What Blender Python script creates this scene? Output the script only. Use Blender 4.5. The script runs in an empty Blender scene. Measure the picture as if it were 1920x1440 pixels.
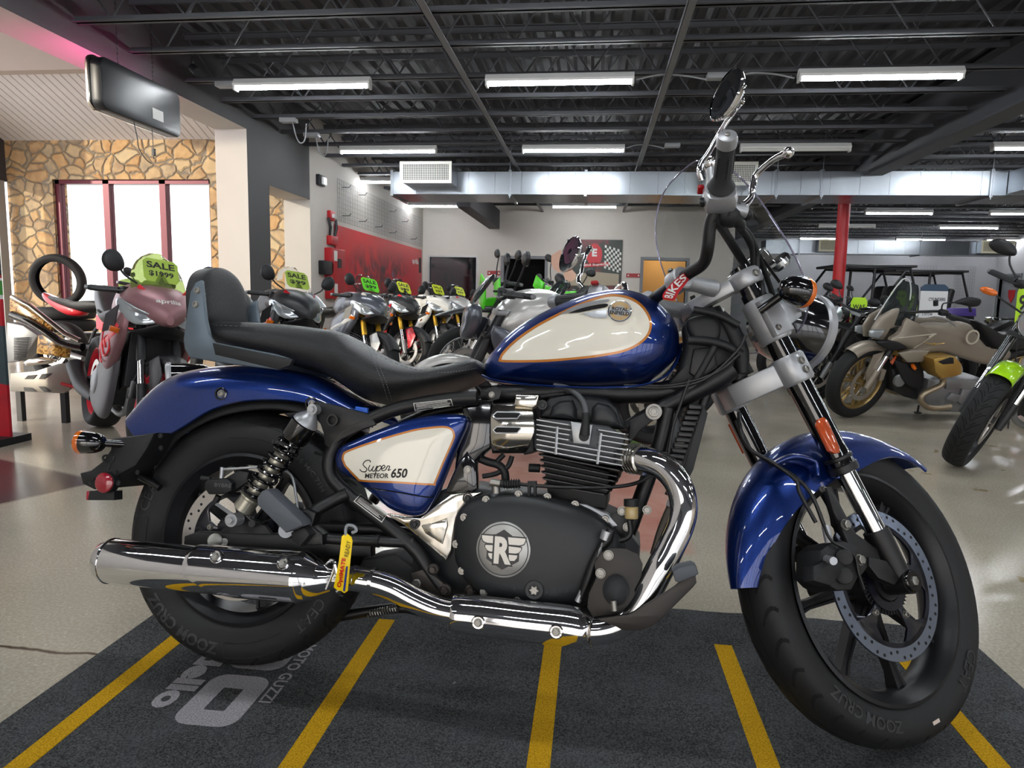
import bpy, math, random
import numpy as np
from mathutils import Vector as V3, Matrix
from mathutils.bvhtree import BVHTree
random.seed(7)
C = bpy.context.scene.collection
PI = math.pi
sin, cos, rad = math.sin, math.cos, math.radians
# ---------------------------------------------------------------- camera solved from the photograph
FPX = 1290.0
CH = 0.95
def _n(v): return v/np.linalg.norm(v)
_Y = _n(np.array([155, 154, FPX])); _Z = -_n(np.array([-214, -10590, FPX])); _Z = _n(_Z-_Y*(_Y@_Z)); _X = np.cross(_Y, _Z)
if _X[0] < 0: _X = -_X
_R = np.stack([_X, _Y, _Z], 1)
def ray(x, y):
    r = _R.T@np.array([(x-960)/FPX, -(y-720)/FPX, 1.0]); return r
def PZ(x, y, z=0.0):
    r = ray(x, y); t = (z-CH)/r[2]; return V3((r[0]*t, r[1]*t, z))
def PY(x, y, Y):
    r = ray(x, y); t = Y/r[1]; return V3((r[0]*t, Y, r[2]*t+CH))
def PX(x, y, X):
    r = ray(x, y); t = X/r[0]; return V3((X, r[1]*t, r[2]*t+CH))
cam = bpy.data.objects.new('camera', bpy.data.cameras.new('camera')); C.objects.link(cam)
cam.data.sensor_width = 36; cam.data.lens = FPX*36/1920; cam.data.clip_start = .05; cam.data.clip_end = 400
_cx = V3(_R[0]); _cy = V3(_R[1]); _cz = -V3(_R[2])
cam.matrix_world = Matrix(((_cx.x, _cy.x, _cz.x, 0), (_cx.y, _cy.y, _cz.y, 0), (_cx.z, _cy.z, _cz.z, CH), (0, 0, 0, 1)))
bpy.context.scene.camera = cam
# ---------------------------------------------------------------- materials
def lin(h):
    if isinstance(h, str):
        h = h.lstrip('#'); c = [int(h[i:i+2], 16)/255 for i in (0, 2, 4)]
        return tuple((x/12.92 if x <= .04045 else ((x+.055)/1.055)**2.4) for x in c)+(1,)
    return tuple(h)+(1,)
MATS = {}
def mat(name, col='#808080', rough=.5, metal=0., coat=0., bump=0., bscale=200., var=0., vscale=4., emit=None, es=1., trans=0., ior=1.45, spec=.5, alpha=1., coatr=.03):
    if name in MATS: return MATS[name]
    m = bpy.data.materials.new(name); m.use_nodes = True; nt = m.node_tree; b = nt.nodes['Principled BSDF']
    I = b.inputs
    I['Base Color'].default_value = lin(col); I['Roughness'].default_value = rough; I['Metallic'].default_value = metal
    I['Coat Weight'].default_value = coat; I['Coat Roughness'].default_value = coatr; I['Transmission Weight'].default_value = trans; I['IOR'].default_value = ior
    I['Specular IOR Level'].default_value = spec; I['Alpha'].default_value = alpha
    if emit: I['Emission Color'].default_value = lin(emit); I['Emission Strength'].default_value = es
    tc = nt.nodes.new('ShaderNodeTexCoord')
    n = nt.nodes.new('ShaderNodeTexNoise'); n.inputs['Scale'].default_value = vscale; n.inputs['Detail'].default_value = 4
    nt.links.new(tc.outputs['Object'], n.inputs['Vector'])
    v = max(var, .04)
    mx = nt.nodes.new('ShaderNodeMix'); mx.data_type = 'RGBA'; mx.blend_type = 'MULTIPLY'; mx.inputs[0].default_value = 1
    rp = nt.nodes.new('ShaderNodeMapRange'); rp.inputs[3].default_value = 1-v; rp.inputs[4].default_value = 1+v
    nt.links.new(n.outputs['Fac'], rp.inputs[0]); nt.links.new(rp.outputs[0], mx.inputs[7])
    mx.inputs[6].default_value = lin(col); nt.links.new(mx.outputs[2], I['Base Color'])
    if bump > 0:
        n2 = nt.nodes.new('ShaderNodeTexNoise'); n2.inputs['Scale'].default_value = bscale; n2.inputs['Detail'].default_value = 3
        nt.links.new(tc.outputs['Object'], n2.inputs['Vector'])
        bp = nt.nodes.new('ShaderNodeBump'); bp.inputs['Strength'].default_value = bump; bp.inputs['Distance'].default_value = .002
        nt.links.new(n2.outputs['Fac'], bp.inputs['Height']); nt.links.new(bp.outputs[0], I['Normal'])
    MATS[name] = m; return m
# ---------------------------------------------------------------- mesh accumulator
def vv(p): return p if isinstance(p, V3) else V3(p)
def cr(pts, k=6, closed=False):
    """Catmull-Rom through points"""
    P = [vv(p) for p in pts]; n = len(P); out = []
    rng = n if closed else n-1
    for i in range(rng):
        if closed: a, b, c, d = P[(i-1) % n], P[i], P[(i+1) % n], P[(i+2) % n]
        else: a, b, c, d = P[max(i-1, 0)], P[i], P[i+1], P[min(i+2, n-1)]
        for j in range(k):
            t = j/k
            out.append(.5*((2*b)+(c-a)*t+(2*a-5*b+4*c-d)*t*t+(3*b-a-3*c+d)*t**3))
    if not closed: out.append(P[-1])
    return out
def perp(d):
    d = vv(d).normalized(); a = V3((0, 0, 1)) if abs(d.z) < .9 else V3((1, 0, 0))
    x = d.cross(a).normalized(); return x, d.cross(x).normalized()
class MB:
    def __init__(s, T=None): s.V = []; s.F = []; s.M = []; s.mi = 0; s.T = T
    def add(s, vs, fs):
        o = len(s.V); s.V += [vv(v) for v in vs]
        for f in fs: s.F.append(tuple(i+o for i in f)); s.M.append(s.mi)
        return s
    def box(s, c, d, R=None):
        c = vv(c); d = [x/2 for x in d]; vs = []
        for x in (-1, 1):
            for y in (-1, 1):
                for z in (-1, 1):
                    v = V3((x*d[0], y*d[1], z*d[2])); vs.append(c+(R@v if R else v))
        return s.add(vs, [(0, 1, 3, 2), (4, 6, 7, 5), (0, 4, 5, 1), (2, 3, 7, 6), (0, 2, 6, 4), (1, 5, 7, 3)])
    def bx(s, x0, x1, y0, y1, z0, z1): return s.box(((x0+x1)/2, (y0+y1)/2, (z0+z1)/2), (abs(x1-x0), abs(y1-y0), abs(z1-z0)))
    def rbox(s, c, d, R=None, b=.005, axis=1):
        """box with chamfered profile (in the plane normal to axis) extruded along axis, ends chamfered"""
        c = vv(c); ax = [i for i in range(3) if i != axis]; h = [x/2 for x in d]; b = min(b, min(h)*.6)
        def ring(off, ins):
            hx, hy = h[ax[0]]-ins, h[ax[1]]-ins; bb = b
            q = [(hx-bb, -hy), (hx-bb*.3, -hy+bb*.3), (hx, -hy+bb), (hx, hy-bb), (hx-bb*.3, hy-bb*.3), (hx-bb, hy), (-hx+bb, hy), (-hx+bb*.3, hy-bb*.3), (-hx, hy-bb), (-hx, -hy+bb), (-hx+bb*.3, -hy+bb*.3), (-hx+bb, -hy)]
            r = []
            for a, e in q:
                v = V3((0, 0, 0)); v[ax[0]] = a; v[ax[1]] = e; v[axis] = off; r.append(c+(R@v if R else v))
            return r
        H = h[axis]
        return s.loft([ring(-H, b*.8), ring(-H+b*.25, b*.25), ring(-H+b, 0), ring(H-b, 0), ring(H-b*.25, b*.25), ring(H, b*.8)], cap=True)
    def loft(s, rings, cap=False, closed=True, cyc=False):
        o = len(s.V); n = len(rings[0]); vs = [p for r in rings for p in r]; fs = []
        m = len(rings)
        for i in range(m if cyc else m-1):
            i2 = (i+1) % m
            for j in range(n if closed else n-1):
                j2 = (j+1) % n; fs.append((i*n+j, i*n+j2, i2*n+j2, i2*n+j))
        if cap: fs.append(tuple(reversed(range(n)))); fs.append(tuple((m-1)*n+j for j in range(n)))
        return s.add(vs, fs)
    def tube(s, pts, r, n=12, cap=True, k=0, flat=None):
        P = cr(pts, k) if k else [vv(p) for p in pts]; m = len(P)
        if isinstance(r, (list, tuple)):
            rr = [r[min(int(i*(len(r)-1)/(m-1)), len(r)-2)]*(1-((i*(len(r)-1)/(m-1)) % 1)) + r[min(int(i*(len(r)-1)/(m-1))+1, len(r)-1)]*((i*(len(r)-1)/(m-1)) % 1) if i < m-1 else r[-1] for i in range(m)]
        else: rr = [r]*m
        rings = []; x = None
        for i in range(m):
            d = (P[min(i+1, m-1)]-P[max(i-1, 0)]).normalized()
            if x is None: x, y = perp(d)
            else:
                x = (x-d*x.dot(d)).normalized(); y = d.cross(x)
            if flat: rings.append([P[i]+x*cos(2*PI*j/n)*rr[i]*flat[0]+y*sin(2*PI*j/n)*rr[i]*flat[1] for j in range(n)])
            else: rings.append([P[i]+x*cos(2*PI*j/n)*rr[i]+y*sin(2*PI*j/n)*rr[i] for j in range(n)])
        return s.loft(rings, cap)
    def cyl(s, a, b, r, r2=None, n=20, ch=0):
        a, b = vv(a), vv(b); r2 = r if r2 is None else r2
        if ch:
            d = (b-a).normalized(); return s.tube([a, a+d*ch, b-d*ch, b], 1, n) if False else s._cc(a, b, r, r2, ch, n)
        return s._rings([a, b], [r, r2], b-a, n)
    def _cc(s, a, b, r, r2, ch, n):
        d = (b-a).normalized(); return s._rings([a, a+d*ch*.3, a+d*ch, b-d*ch, b-d*ch*.3, b], [r-ch, r-ch*.3, r, r2, r2-ch*.3, r2-ch], d, n)
    def _rings(s, cs, rs, d, n, cap=True):
        x, y = perp(d); return s.loft([[c+(x*cos(2*PI*j/n)+y*sin(2*PI*j/n))*max(r, 1e-5) for j in range(n)] for c, r in zip(cs, rs)], cap)
    def lathe(s, prof, c, d, n=32, cap=False, cyc=False):
        """prof: (radius, offset along d)"""
        c = vv(c); d = vv(d).normalized(); x, y = perp(d)
        return s.loft([[c+d*h+(x*cos(2*PI*j/n)+y*sin(2*PI*j/n))*max(r, 1e-5) for j in range(n)] for r, h in prof], cap, True, cyc)
    def sph(s, c, r, n=20, ax=None):
        c = vv(c); rx, ry, rz = (r, r, r) if not isinstance(r, (tuple, list)) else r
        rings = []
        for i in range(n//2+1):
            t = PI*i/(n//2); q = []
            for j in range(n):
                a = 2*PI*j/n; v = V3((rx*max(sin(t), 1e-4)*cos(a), ry*max(sin(t), 1e-4)*sin(a), rz*cos(t))); q.append(c+(ax@v if ax else v))
            rings.append(q)
        return s.loft(rings, True)
    def slab(s, pts, nrm, t, bev=0.0):
        """closed polygon extruded by nrm*t, centred on nrm; bevelled rims"""
        P = [vv(p) for p in pts]; nrm = vv(nrm).normalized(); n = len(P)
        def inset(q):
            out = []
            for i in range(n):
                a, b, c = P[i-1], P[i], P[(i+1) % n]; e1 = (b-a).normalized(); e2 = (c-b).normalized()
                m = (nrm.cross(e1)+nrm.cross(e2)); 
                if m.length < 1e-6: m = nrm.cross(e1)
                m.normalize(); out.append(b+m*q)
            return out
        area = V3((0, 0, 0))
        for i in range(n): area += P[i].cross(P[(i+1) % n])
        sg = 1 if area.dot(nrm) > 0 else -1
        if bev:
            A = inset(bev*sg); B = inset(bev*.3*sg)
            rings = [[p-nrm*t/2 for p in A], [p-nrm*(t/2-bev*.3) for p in B], [p-nrm*(t/2-bev) for p in P], [p+nrm*(t/2-bev) for p in P], [p+nrm*(t/2-bev*.3) for p in B], [p+nrm*t/2 for p in A]]
        else: rings = [[p-nrm*t/2 for p in P], [p+nrm*t/2 for p in P]]
        o = len(s.V); s.loft(rings, False)
        m = len(rings)
        from mathutils.geometry import tessellate_polygon
        tr = tessellate_polygon([rings[-1]])
        s.add([], []); 
        for f in tr:
            s.F.append(tuple(o+(m-1)*n+i for i in f)); s.M.append(s.mi)
            s.F.append(tuple(o+i for i in reversed(f))); s.M.append(s.mi)
        return s
    def inflate(s, pts, nrm, h1, h2=None, c=None, e=2.3, rings=10, back=True, rim=0., hf=None):
        """pillow solid with silhouette pts; bulges h1 on +nrm side, h2 on the other"""
        P = [vv(p) for p in pts]; nrm = vv(nrm).normalized(); n = len(P); h2 = h1 if h2 is None else h2
        c = vv(c) if c is not None else sum(P, V3((0, 0, 0)))/n
        R = []
        ts = [sin(PI/2*i/rings) for i in range(rings+1)]
        for t in ts[1:]:
            k = max(1-t**e, 0)**(1/e)
            R.append([c+(p-c)*t+nrm*(rim+h1*k*(hf(c+(p-c)*t) if hf else 1)) for p in P])
        R = [[c+(p-c)*.02+nrm*(rim+h1*(hf(c) if hf else 1)) for p in P]]+R
        if back:
            Bk = []
            for t in reversed(ts[1:] if rim else ts[1:-1]):
                k = max(1-t**e, 0)**(1/e); Bk.append([c+(p-c)*t-nrm*(rim+h2*k*(hf(c+(p-c)*t) if hf else 1)) for p in P])
            Bk.append([c+(p-c)*.02-nrm*(rim+h2*(hf(c) if hf else 1)) for p in P]); R += Bk
        return s.loft(R, True)
    def bolt(s, c, d, r=.008, h=.006, hexa=True, washer=True):
        c = vv(c); d = vv(d).normalized()
        if washer: s._rings([c, c+d*h*.22], [r*1.25, r*1.2], d, 20)
        if hexa: s._rings([c+d*h*.25, c+d*h*.85, c+d*h], [r, r, r*.85], d, 6)
        else: s._rings([c+d*h*.2, c+d*h*.8, c+d*h, c+d*h, c+d*h*.5], [r, r, r*.85, r*.55, r*.5], d, 16)
        return s
    def build(s, name, m=None, parent=None, smooth=38, M=None):
        me = bpy.data.meshes.new(name)
        T = M if M is not None else s.T
        vs = [T@v for v in s.V] if T is not None else s.V
        me.from_pydata([tuple(v) for v in vs], [], s.F)
        ms = m if isinstance(m, (list, tuple)) else [m]
        for q in ms: me.materials.append(q)
        if len(ms) > 1: me.polygons.foreach_set('material_index', s.M)
        me.update()
        import bmesh
        b = bmesh.new(); b.from_mesh(me); bmesh.ops.recalc_face_normals(b, faces=b.faces); b.to_mesh(me); b.free()
        if smooth: me.shade_smooth(); me.set_sharp_from_angle(angle=rad(smooth))
        o = bpy.data.objects.new(name, me); C.objects.link(o)
        if parent: o.parent = parent
        return o
_TX = {}
def textgeo(t, bold=0.0, spacing=1.0):
    k = (t, bold, spacing)
    if k in _TX: return _TX[k]
    cu = bpy.data.curves.new('t', 'FONT'); cu.body = t; cu.size = 1; cu.offset = bold; cu.space_character = spacing; cu.align_x = 'CENTER'; cu.align_y = 'CENTER'; cu.resolution_u = 3
    o = bpy.data.objects.new('t', cu); C.objects.link(o); bpy.context.view_layer.update()
    me = bpy.data.meshes.new_from_object(o); vs = [v.co.copy() for v in me.vertices]; fs = [tuple(p.vertices) for p in me.polygons]
    bpy.data.objects.remove(o); bpy.data.meshes.remove(me); bpy.data.curves.remove(cu)
    if vs:
        x0, x1 = min(v.x for v in vs), max(v.x for v in vs); y0, y1 = min(v.y for v in vs), max(v.y for v in vs)
        vs = [((v.x-(x0+x1)/2)/(x1-x0), (v.y-(y0+y1)/2)/(y1-y0)) for v in vs]
    _TX[k] = (vs, fs); return _TX[k]
def text_on(mb, t, c, xd, yd, w, h, bold=.0, off=.0008, shear=0., fn=None):
    """flat lettering; c centre, xd reading direction, yd up"""
    vs, fs = textgeo(t, bold); c = vv(c); xd = vv(xd).normalized(); yd = vv(yd).normalized(); nn = xd.cross(yd)
    mb.add([fn((x+shear*y*h/w)*w, y*h) if fn else c+xd*(x*w+shear*y*h)+yd*y*h+nn*off for x, y in vs], fs)
    return mb
def tag(o, label=None, cat=None, group=None, kind=None):
    if label: o['label'] = label
    if cat: o['category'] = cat
    if group: o['group'] = group
    if kind: o['kind'] = kind
    return o
def empty(name, loc=(0, 0, 0), rz=0., M=None):
    o = bpy.data.objects.new(name, None); C.objects.link(o); o.empty_display_size = .1
    if M is not None: o.matrix_world = M
    else: o.location = loc; o.rotation_euler = (0, 0, rz)
    return o
def copy_tree(o, parent=None):
    c = o.copy(); C.objects.link(c)
    if parent: c.parent = parent
    for ch in [x for x in C.objects if x.parent == o]: copy_tree(ch, c)
    return c
def struct(name, mb, m): return tag(mb.build(name, m), kind='structure')
def node_mat(name, fn):
    m = bpy.data.materials.new(name); m.use_nodes = True; fn(m.node_tree, m.node_tree.nodes['Principled BSDF']); MATS[name] = m; return m
# ================================================================ ROOM
XL = -4.161
def N(nt, t, **kw):
    n = nt.nodes.new(t)
    for k, v in kw.items():
        if k.startswith('i_'):
            key = k[2:]; key = int(key) if key.isdigit() else key.replace('_', ' ')
            n.inputs[key].default_value = v
        else: setattr(n, k, v)
    return n
def mixc(nt, fac, a, b, bt='MIX'):
    m = nt.nodes.new('ShaderNodeMix'); m.data_type = 'RGBA'; m.blend_type = bt
    for s, v in ((0, fac), (6, a), (7, b)):
        if isinstance(v, (int, float)): m.inputs[s].default_value = v
        elif isinstance(v, tuple): m.inputs[s].default_value = v
        else: nt.links.new(v, m.inputs[s])
    return m.outputs[2]
def ramp(nt, src, a, b, c0=0., c1=1.):
    r = nt.nodes.new('ShaderNodeMapRange'); r.inputs[1].default_value = a; r.inputs[2].default_value = b; r.inputs[3].default_value = c0; r.inputs[4].default_value = c1
    nt.links.new(src, r.inputs[0]); return r.outputs[0]
def maskbox(nt, P, x0, x1, y0, y1, soft=.05, rot=0.):
    """soft box mask of worn paint on the slab, in floor coordinates"""
    mp = nt.nodes.new('ShaderNodeMapping'); mp.inputs['Location'].default_value = (-(x0+x1)/2, -(y0+y1)/2, 0); nt.links.new(P, mp.inputs[0])
    m2 = nt.nodes.new('ShaderNodeMapping'); m2.inputs['Rotation'].default_value = (0, 0, rot); nt.links.new(mp.outputs[0], m2.inputs[0])
    sx = nt.nodes.new('ShaderNodeSeparateXYZ'); nt.links.new(m2.outputs[0], sx.inputs[0]); outs = []
    for o, h in ((sx.outputs[0], (x1-x0)/2), (sx.outputs[1], (y1-y0)/2)):
        a = nt.nodes.new('ShaderNodeMath'); a.operation = 'ABSOLUTE'; nt.links.new(o, a.inputs[0]); outs.append(ramp(nt, a.outputs[0], h+soft, h-soft))
    m = nt.nodes.new('ShaderNodeMath'); m.operation = 'MULTIPLY'; nt.links.new(outs[0], m.inputs[0]); nt.links.new(outs[1], m.inputs[1]); return m.outputs[0]
def floor_nodes(nt, b):
    tc = N(nt, 'ShaderNodeTexCoord'); P = tc.outputs['Object']; L = nt.links.new
    n1 = N(nt, 'ShaderNodeTexNoise', i_Scale=1.1, i_Detail=6.); L(P, n1.inputs['Vector'])
    n2 = N(nt, 'ShaderNodeTexNoise', i_Scale=110., i_Detail=3.); L(P, n2.inputs['Vector'])
    v = N(nt, 'ShaderNodeTexVoronoi', i_Scale=55.); L(P, v.inputs['Vector'])
    base = mixc(nt, ramp(nt, n1.outputs['Fac'], .35, .68), lin('#a79f90'), lin('#bdb4a3'))
    base = mixc(nt, ramp(nt, n2.outputs['Fac'], .4, .62), mixc(nt, .3, base, lin('#6f675a')), base)
    base = mixc(nt, ramp(nt, v.outputs['Distance'], .16, .05), base, lin('#cfc8b8'))
    n3 = N(nt, 'ShaderNodeTexNoise', i_Scale=5., i_Detail=5., i_Distortion=.6); L(P, n3.inputs['Vector'])
    chips = ramp(nt, n3.outputs['Fac'], .66, .69)
    chips2 = N(nt, 'ShaderNodeMath', operation='MULTIPLY'); L(chips, chips2.inputs[0]); L(maskbox(nt, P, 1.2, 3.2, 2.3, 5.4, .2), chips2.inputs[1])
    base = mixc(nt, chips2.outputs[0], base, lin('#8d7c5d'))
    pk = maskbox(nt, P, -.95, .40, 2.6, 4.7, .03)
    base = mixc(nt, pk, base, mixc(nt, ramp(nt, n3.outputs['Fac'], .3, .7), lin('#b87f70'), lin('#c49a8c')))
    dk = maskbox(nt, P, -3.7, -2.55, 2.55, 3.35, .02, .35)
    base = mixc(nt, dk, base, mixc(nt, chips, lin('#4e4547'), lin('#a49b8d')))
    # worn joint
    w = N(nt, 'ShaderNodeSeparateXYZ'); L(P, w.inputs[0])
    nx = N(nt, 'ShaderNodeTexNoise', i_Scale=6., i_Detail=6.); L(P, nx.inputs['Vector'])
    a1 = N(nt, 'ShaderNodeMath', operation='MULTIPLY_ADD', i_1=.06, i_2=-1.60); L(nx.outputs['Fac'], a1.inputs[0])
    a2 = N(nt, 'ShaderNodeMath', operation='ADD'); L(w.outputs[1], a2.inputs[0]); L(a1.outputs[0], a2.inputs[1])
    a3 = N(nt, 'ShaderNodeMath', operation='ABSOLUTE'); L(a2.outputs[0], a3.inputs[0])
    cut = N(nt, 'ShaderNodeMath', operation='MULTIPLY'); L(ramp(nt, a3.outputs[0], .009, .002), cut.inputs[0]); L(ramp(nt, w.outputs[0], -1.1, -1.25), cut.inputs[1])
    base = mixc(nt, cut.outputs[0], base, lin('#4a3d30'))
    L(base, b.inputs['Base Color'])
    rr = ramp(nt, n1.outputs['Fac'], .3, .7, .13, .24); L(rr, b.inputs['Roughness'])
    b.inputs['Specular IOR Level'].default_value = .45
    bp = N(nt, 'ShaderNodeBump', i_Strength=.12, i_Distance=.001); L(n2.outputs['Fac'], bp.inputs['Height']); L(bp.outputs[0], b.inputs['Normal'])
node_mat('concrete', floor_nodes)
def stone_nodes(nt, b):
    tc = N(nt, 'ShaderNodeTexCoord'); P = tc.outputs['Object']; L = nt.links.new
    mp = N(nt, 'ShaderNodeMapping'); mp.inputs['Scale'].default_value = (2.6, 2.6, 3.1); L(P, mp.inputs[0])
    nz = N(nt, 'ShaderNodeTexNoise', i_Scale=1.4, i_Detail=2.); L(mp.outputs[0], nz.inputs['Vector'])
    ad = N(nt, 'ShaderNodeMix', data_type='RGBA', blend_type='LINEAR_LIGHT'); ad.inputs[0].default_value = .22; L(mp.outputs[0], ad.inputs[6]); L(nz.outputs['Color'], ad.inputs[7])
    v = N(nt, 'ShaderNodeTexVoronoi', i_Scale=1.7, i_Randomness=1.); v.feature = 'F1'; v.distance = 'EUCLIDEAN'; L(ad.outputs[2], v.inputs['Vector'])
    e = N(nt, 'ShaderNodeTexVoronoi', i_Scale=1.7, i_Randomness=1.); e.feature = 'DISTANCE_TO_EDGE'; L(ad.outputs[2], e.inputs['Vector'])
    sp = N(nt, 'ShaderNodeSeparateColor'); L(v.outputs['Color'], sp.inputs[0])
    cr_ = N(nt, 'ShaderNodeValToRGB'); el = cr_.color_ramp.elements
    for i, (p, c) in enumerate([(0., '#ab7f52'), (.2, '#bf9c70'), (.4, '#9c8b76'), (.55, '#b08556'), (.7, '#bba989'), (.85, '#857566'), (1., '#b58a5c')]):
        q = el[i] if i < 2 else el.new(p); q.position = p; q.color = lin(c)
    L(sp.outputs[0], cr_.inputs[0])
    n2 = N(nt, 'ShaderNodeTexNoise', i_Scale=9., i_Detail=8.); L(P, n2.inputs['Vector'])
    col = mixc(nt, ramp(nt, n2.outputs['Fac'], .3, .7, 0., .45), cr_.outputs[0], lin('#e0c08d'))
    m = ramp(nt, e.outputs['Distance'], .025, .05)
    col = mixc(nt, m, lin('#8c8070'), col); L(col, b.inputs['Base Color']); b.inputs['Roughness'].default_value = .85
    h = N(nt, 'ShaderNodeMath', operation='MULTIPLY_ADD', i_1=.25); L(n2.outputs['Fac'], h.inputs[0]); L(ramp(nt, e.outputs['Distance'], .0, .12), h.inputs[2])
    bp = N(nt, 'ShaderNodeBump', i_Strength=.8, i_Distance=.04); L(h.outputs[0], bp.inputs['Height']); L(bp.outputs[0], b.inputs['Normal'])
node_mat('fieldstone', stone_nodes)
def carpet_nodes(nt, b):
    tc = N(nt, 'ShaderNodeTexCoord'); P = tc.outputs['Object']; L = nt.links.new
    n2 = N(nt, 'ShaderNodeTexNoise', i_Scale=260., i_Detail=4.); L(P, n2.inputs['Vector'])
    n1 = N(nt, 'ShaderNodeTexNoise', i_Scale=7., i_Detail=5.); L(P, n1.inputs['Vector'])
    c = mixc(nt, ramp(nt, n2.outputs['Fac'], .35, .65), lin('#292a2b'), lin('#58595a'))
    c = mixc(nt, ramp(nt, n1.outputs['Fac'], .42, .7, 0., .35), c, lin('#5a5d62'))
    n3 = N(nt, 'ShaderNodeTexNoise', i_Scale=28., i_Detail=2., i_Distortion=1.5); L(P, n3.inputs['Vector'])
    c = mixc(nt, ramp(nt, n3.outputs['Fac'], .76, .79, 0., .7), c, lin('#a8a8a8'))
    L(c, b.inputs['Base Color']); b.inputs['Roughness'].default_value = 1.; b.inputs['Specular IOR Level'].default_value = .05
    bp = N(nt, 'ShaderNodeBump', i_Strength=.9, i_Distance=.004); L(n2.outputs['Fac'], bp.inputs['Height']); L(bp.outputs[0], b.inputs['Normal'])
node_mat('carpet', carpet_nodes)
wallm = mat('wall_paint', '#b9b3ac', .75, var=.03)
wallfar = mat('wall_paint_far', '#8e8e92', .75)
darkm = mat('dark_grey_paint', '#454446', .7)
ceilm = mat('black_deck', '#3a3a40', .6)
joistm = mat('joist_steel', '#46474c', .55)
framem = mat('grey_frame_paint', '#6d6f73', .5)
blackm = mat('satin_black', '#0c0c0e', .4)
galv = mat('galvanised', '#8d9298', .28, .9, var=.15, vscale=2.5, bump=.35, bscale=5.)
tubem = mat('lamp_tube', '#ffffff', .5, emit='#f6fbff', es=55.)
whitem = mat('white_enamel', '#d8d8d6', .4)
redm = mat('red_paint', '#a81820', .4)
glassd = mat('dark_glass', '#15161a', .04, spec=.8)
# floor, ceiling, walls
struct('floor', MB().bx(-11, 14.5, -6, 24, -.1, 0), MATS['concrete'])
mb = MB(); wl = .19; nx = int((14.5-XL)/wl); prof = []
for i in range(nx):
    x = XL+i*wl
    for dx, z in ((0, 3.56), (.04, 3.56), (.075, 3.60), (.15, 3.60)): prof.append((x+dx, z))
ys = (-6, 24)
mb.loft([[V3((x, y, z)) for x, z in prof] for y in ys], closed=False)
mb.bx(XL, 14.5, -6, 24, 3.63, 3.7)
struct('ceiling', mb, ceilm)
BY = 16.5
def wall_holes(axis, pos, t, a0, a1, z0, z1, holes, name, m):
    """wall slab in plane axis=pos with rectangular holes (a0,a1,z0,z1)"""
    mb = MB(); xs = sorted({a0, a1, *[h[0] for h in holes], *[h[1] for h in holes]}); zs = sorted({z0, z1, *[h[2] for h in holes], *[h[3] for h in holes]})
    for i in range(len(xs)-1):
        for j in range(len(zs)-1):
            cx, cz = (xs[i]+xs[i+1])/2, (zs[j]+zs[j+1])/2
            if any(h[0] < cx < h[1] and h[2] < cz < h[3] for h in holes): continue
            if axis == 'y': mb.bx(xs[i], xs[i+1], pos, pos+t, zs[j], zs[j+1])
            else: mb.bx(pos, pos+t, xs[i], xs[i+1], zs[j], zs[j+1])
    return struct(name, mb, m)
wall_holes('y', BY, .15, XL-.1, 3.15, 0, 3.63, [(-4.0, -2.84, .9, 1.95), (-2.18, -1.2, 0, 1.93), (1.1, 2.1, 0, 1.94)], 'wall_back', wallm)
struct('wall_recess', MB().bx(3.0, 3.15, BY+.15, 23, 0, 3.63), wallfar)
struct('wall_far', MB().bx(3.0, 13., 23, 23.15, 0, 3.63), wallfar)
wall_holes('x', 12.2, .15, 12, 23, 0, 3.63, [(21.7, 22.75, 0, 1.95)], 'wall_right', mat('wall_paint_side', '#a7a7a9', .75))
struct('wall_right_near', MB().bx(14.3, 14.45, -6, 12, 0, 3.63), wallm)
# left plane: beam, column, arch, panel wall
yc0, yc1 = 8.01, 8.56; ya1 = 9.83; t = .40
struct('wall_beam_left', MB().bx(XL-t, XL, -6, yc0, 2.90, 3.63).bx(XL-t, XL, yc0, ya1, 2.90, 3.63), [darkm])
mb = MB(); mb.bx(XL-t, XL, yc0, yc1, 0, 2.90); mb.bx(XL-t, XL, yc1, ya1, 2.34, 2.90)
ob = struct('wall_column_left', mb, [darkm, wallm])
for p in ob.data.polygons:
    if p.normal.y < -.9 or p.normal.x < -.9 or p.normal.z < -.9: p.material_index = 1
ob = bpy.data.objects['wall_beam_left']; ob.data.materials.append(wallm)
for p in ob.data.polygons:
    if p.normal.z < -.9: p.material_index = 1
ob = struct('wall_left', MB().bx(XL-t, XL, ya1, BY, 0, 3.63), [wallm])
# vestibule: stone wall with three windows, plank ceiling
SY = 10.0
wx = [-8.38, -5.80]
wall_holes('y', SY, .3, -9.15, XL-t+.02, 0, 3.26, [(wx[0], wx[1], .55, 2.66)], 'wall_stone', MATS['fieldstone'])
mb = MB(); pk = mat('plum_aluminium', '#5c2230', .35, .3); brz = mat('bronze_frame', '#7a5a48', .4)
for i, (x, w) in enumerate(((wx[0]+.03, .08), (-7.53, .10), (-6.60, .10), (wx[1]-.02, .05))):
    struct('trim_%d' % (i+1), MB().bx(x-w/2, x+w/2, SY+.05, SY+.17, .55, 2.66), [pk if i != 3 else brz])
struct('trim_5', MB().bx(wx[0], wx[1], SY+.05, SY+.17, 2.60, 2.66), pk)
glass = mat('window_glass', '#ffffff', .0, trans=1., ior=1.02, spec=.3)
for i, (a, b_) in enumerate(((wx[0]+.07, -7.58), (-7.48, -6.65), (-6.55, wx[1]-.045))):
    struct('window_%d' % (i+1), MB().bx(a, b_, SY+.10, SY+.108, .55, 2.60), glass)
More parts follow.
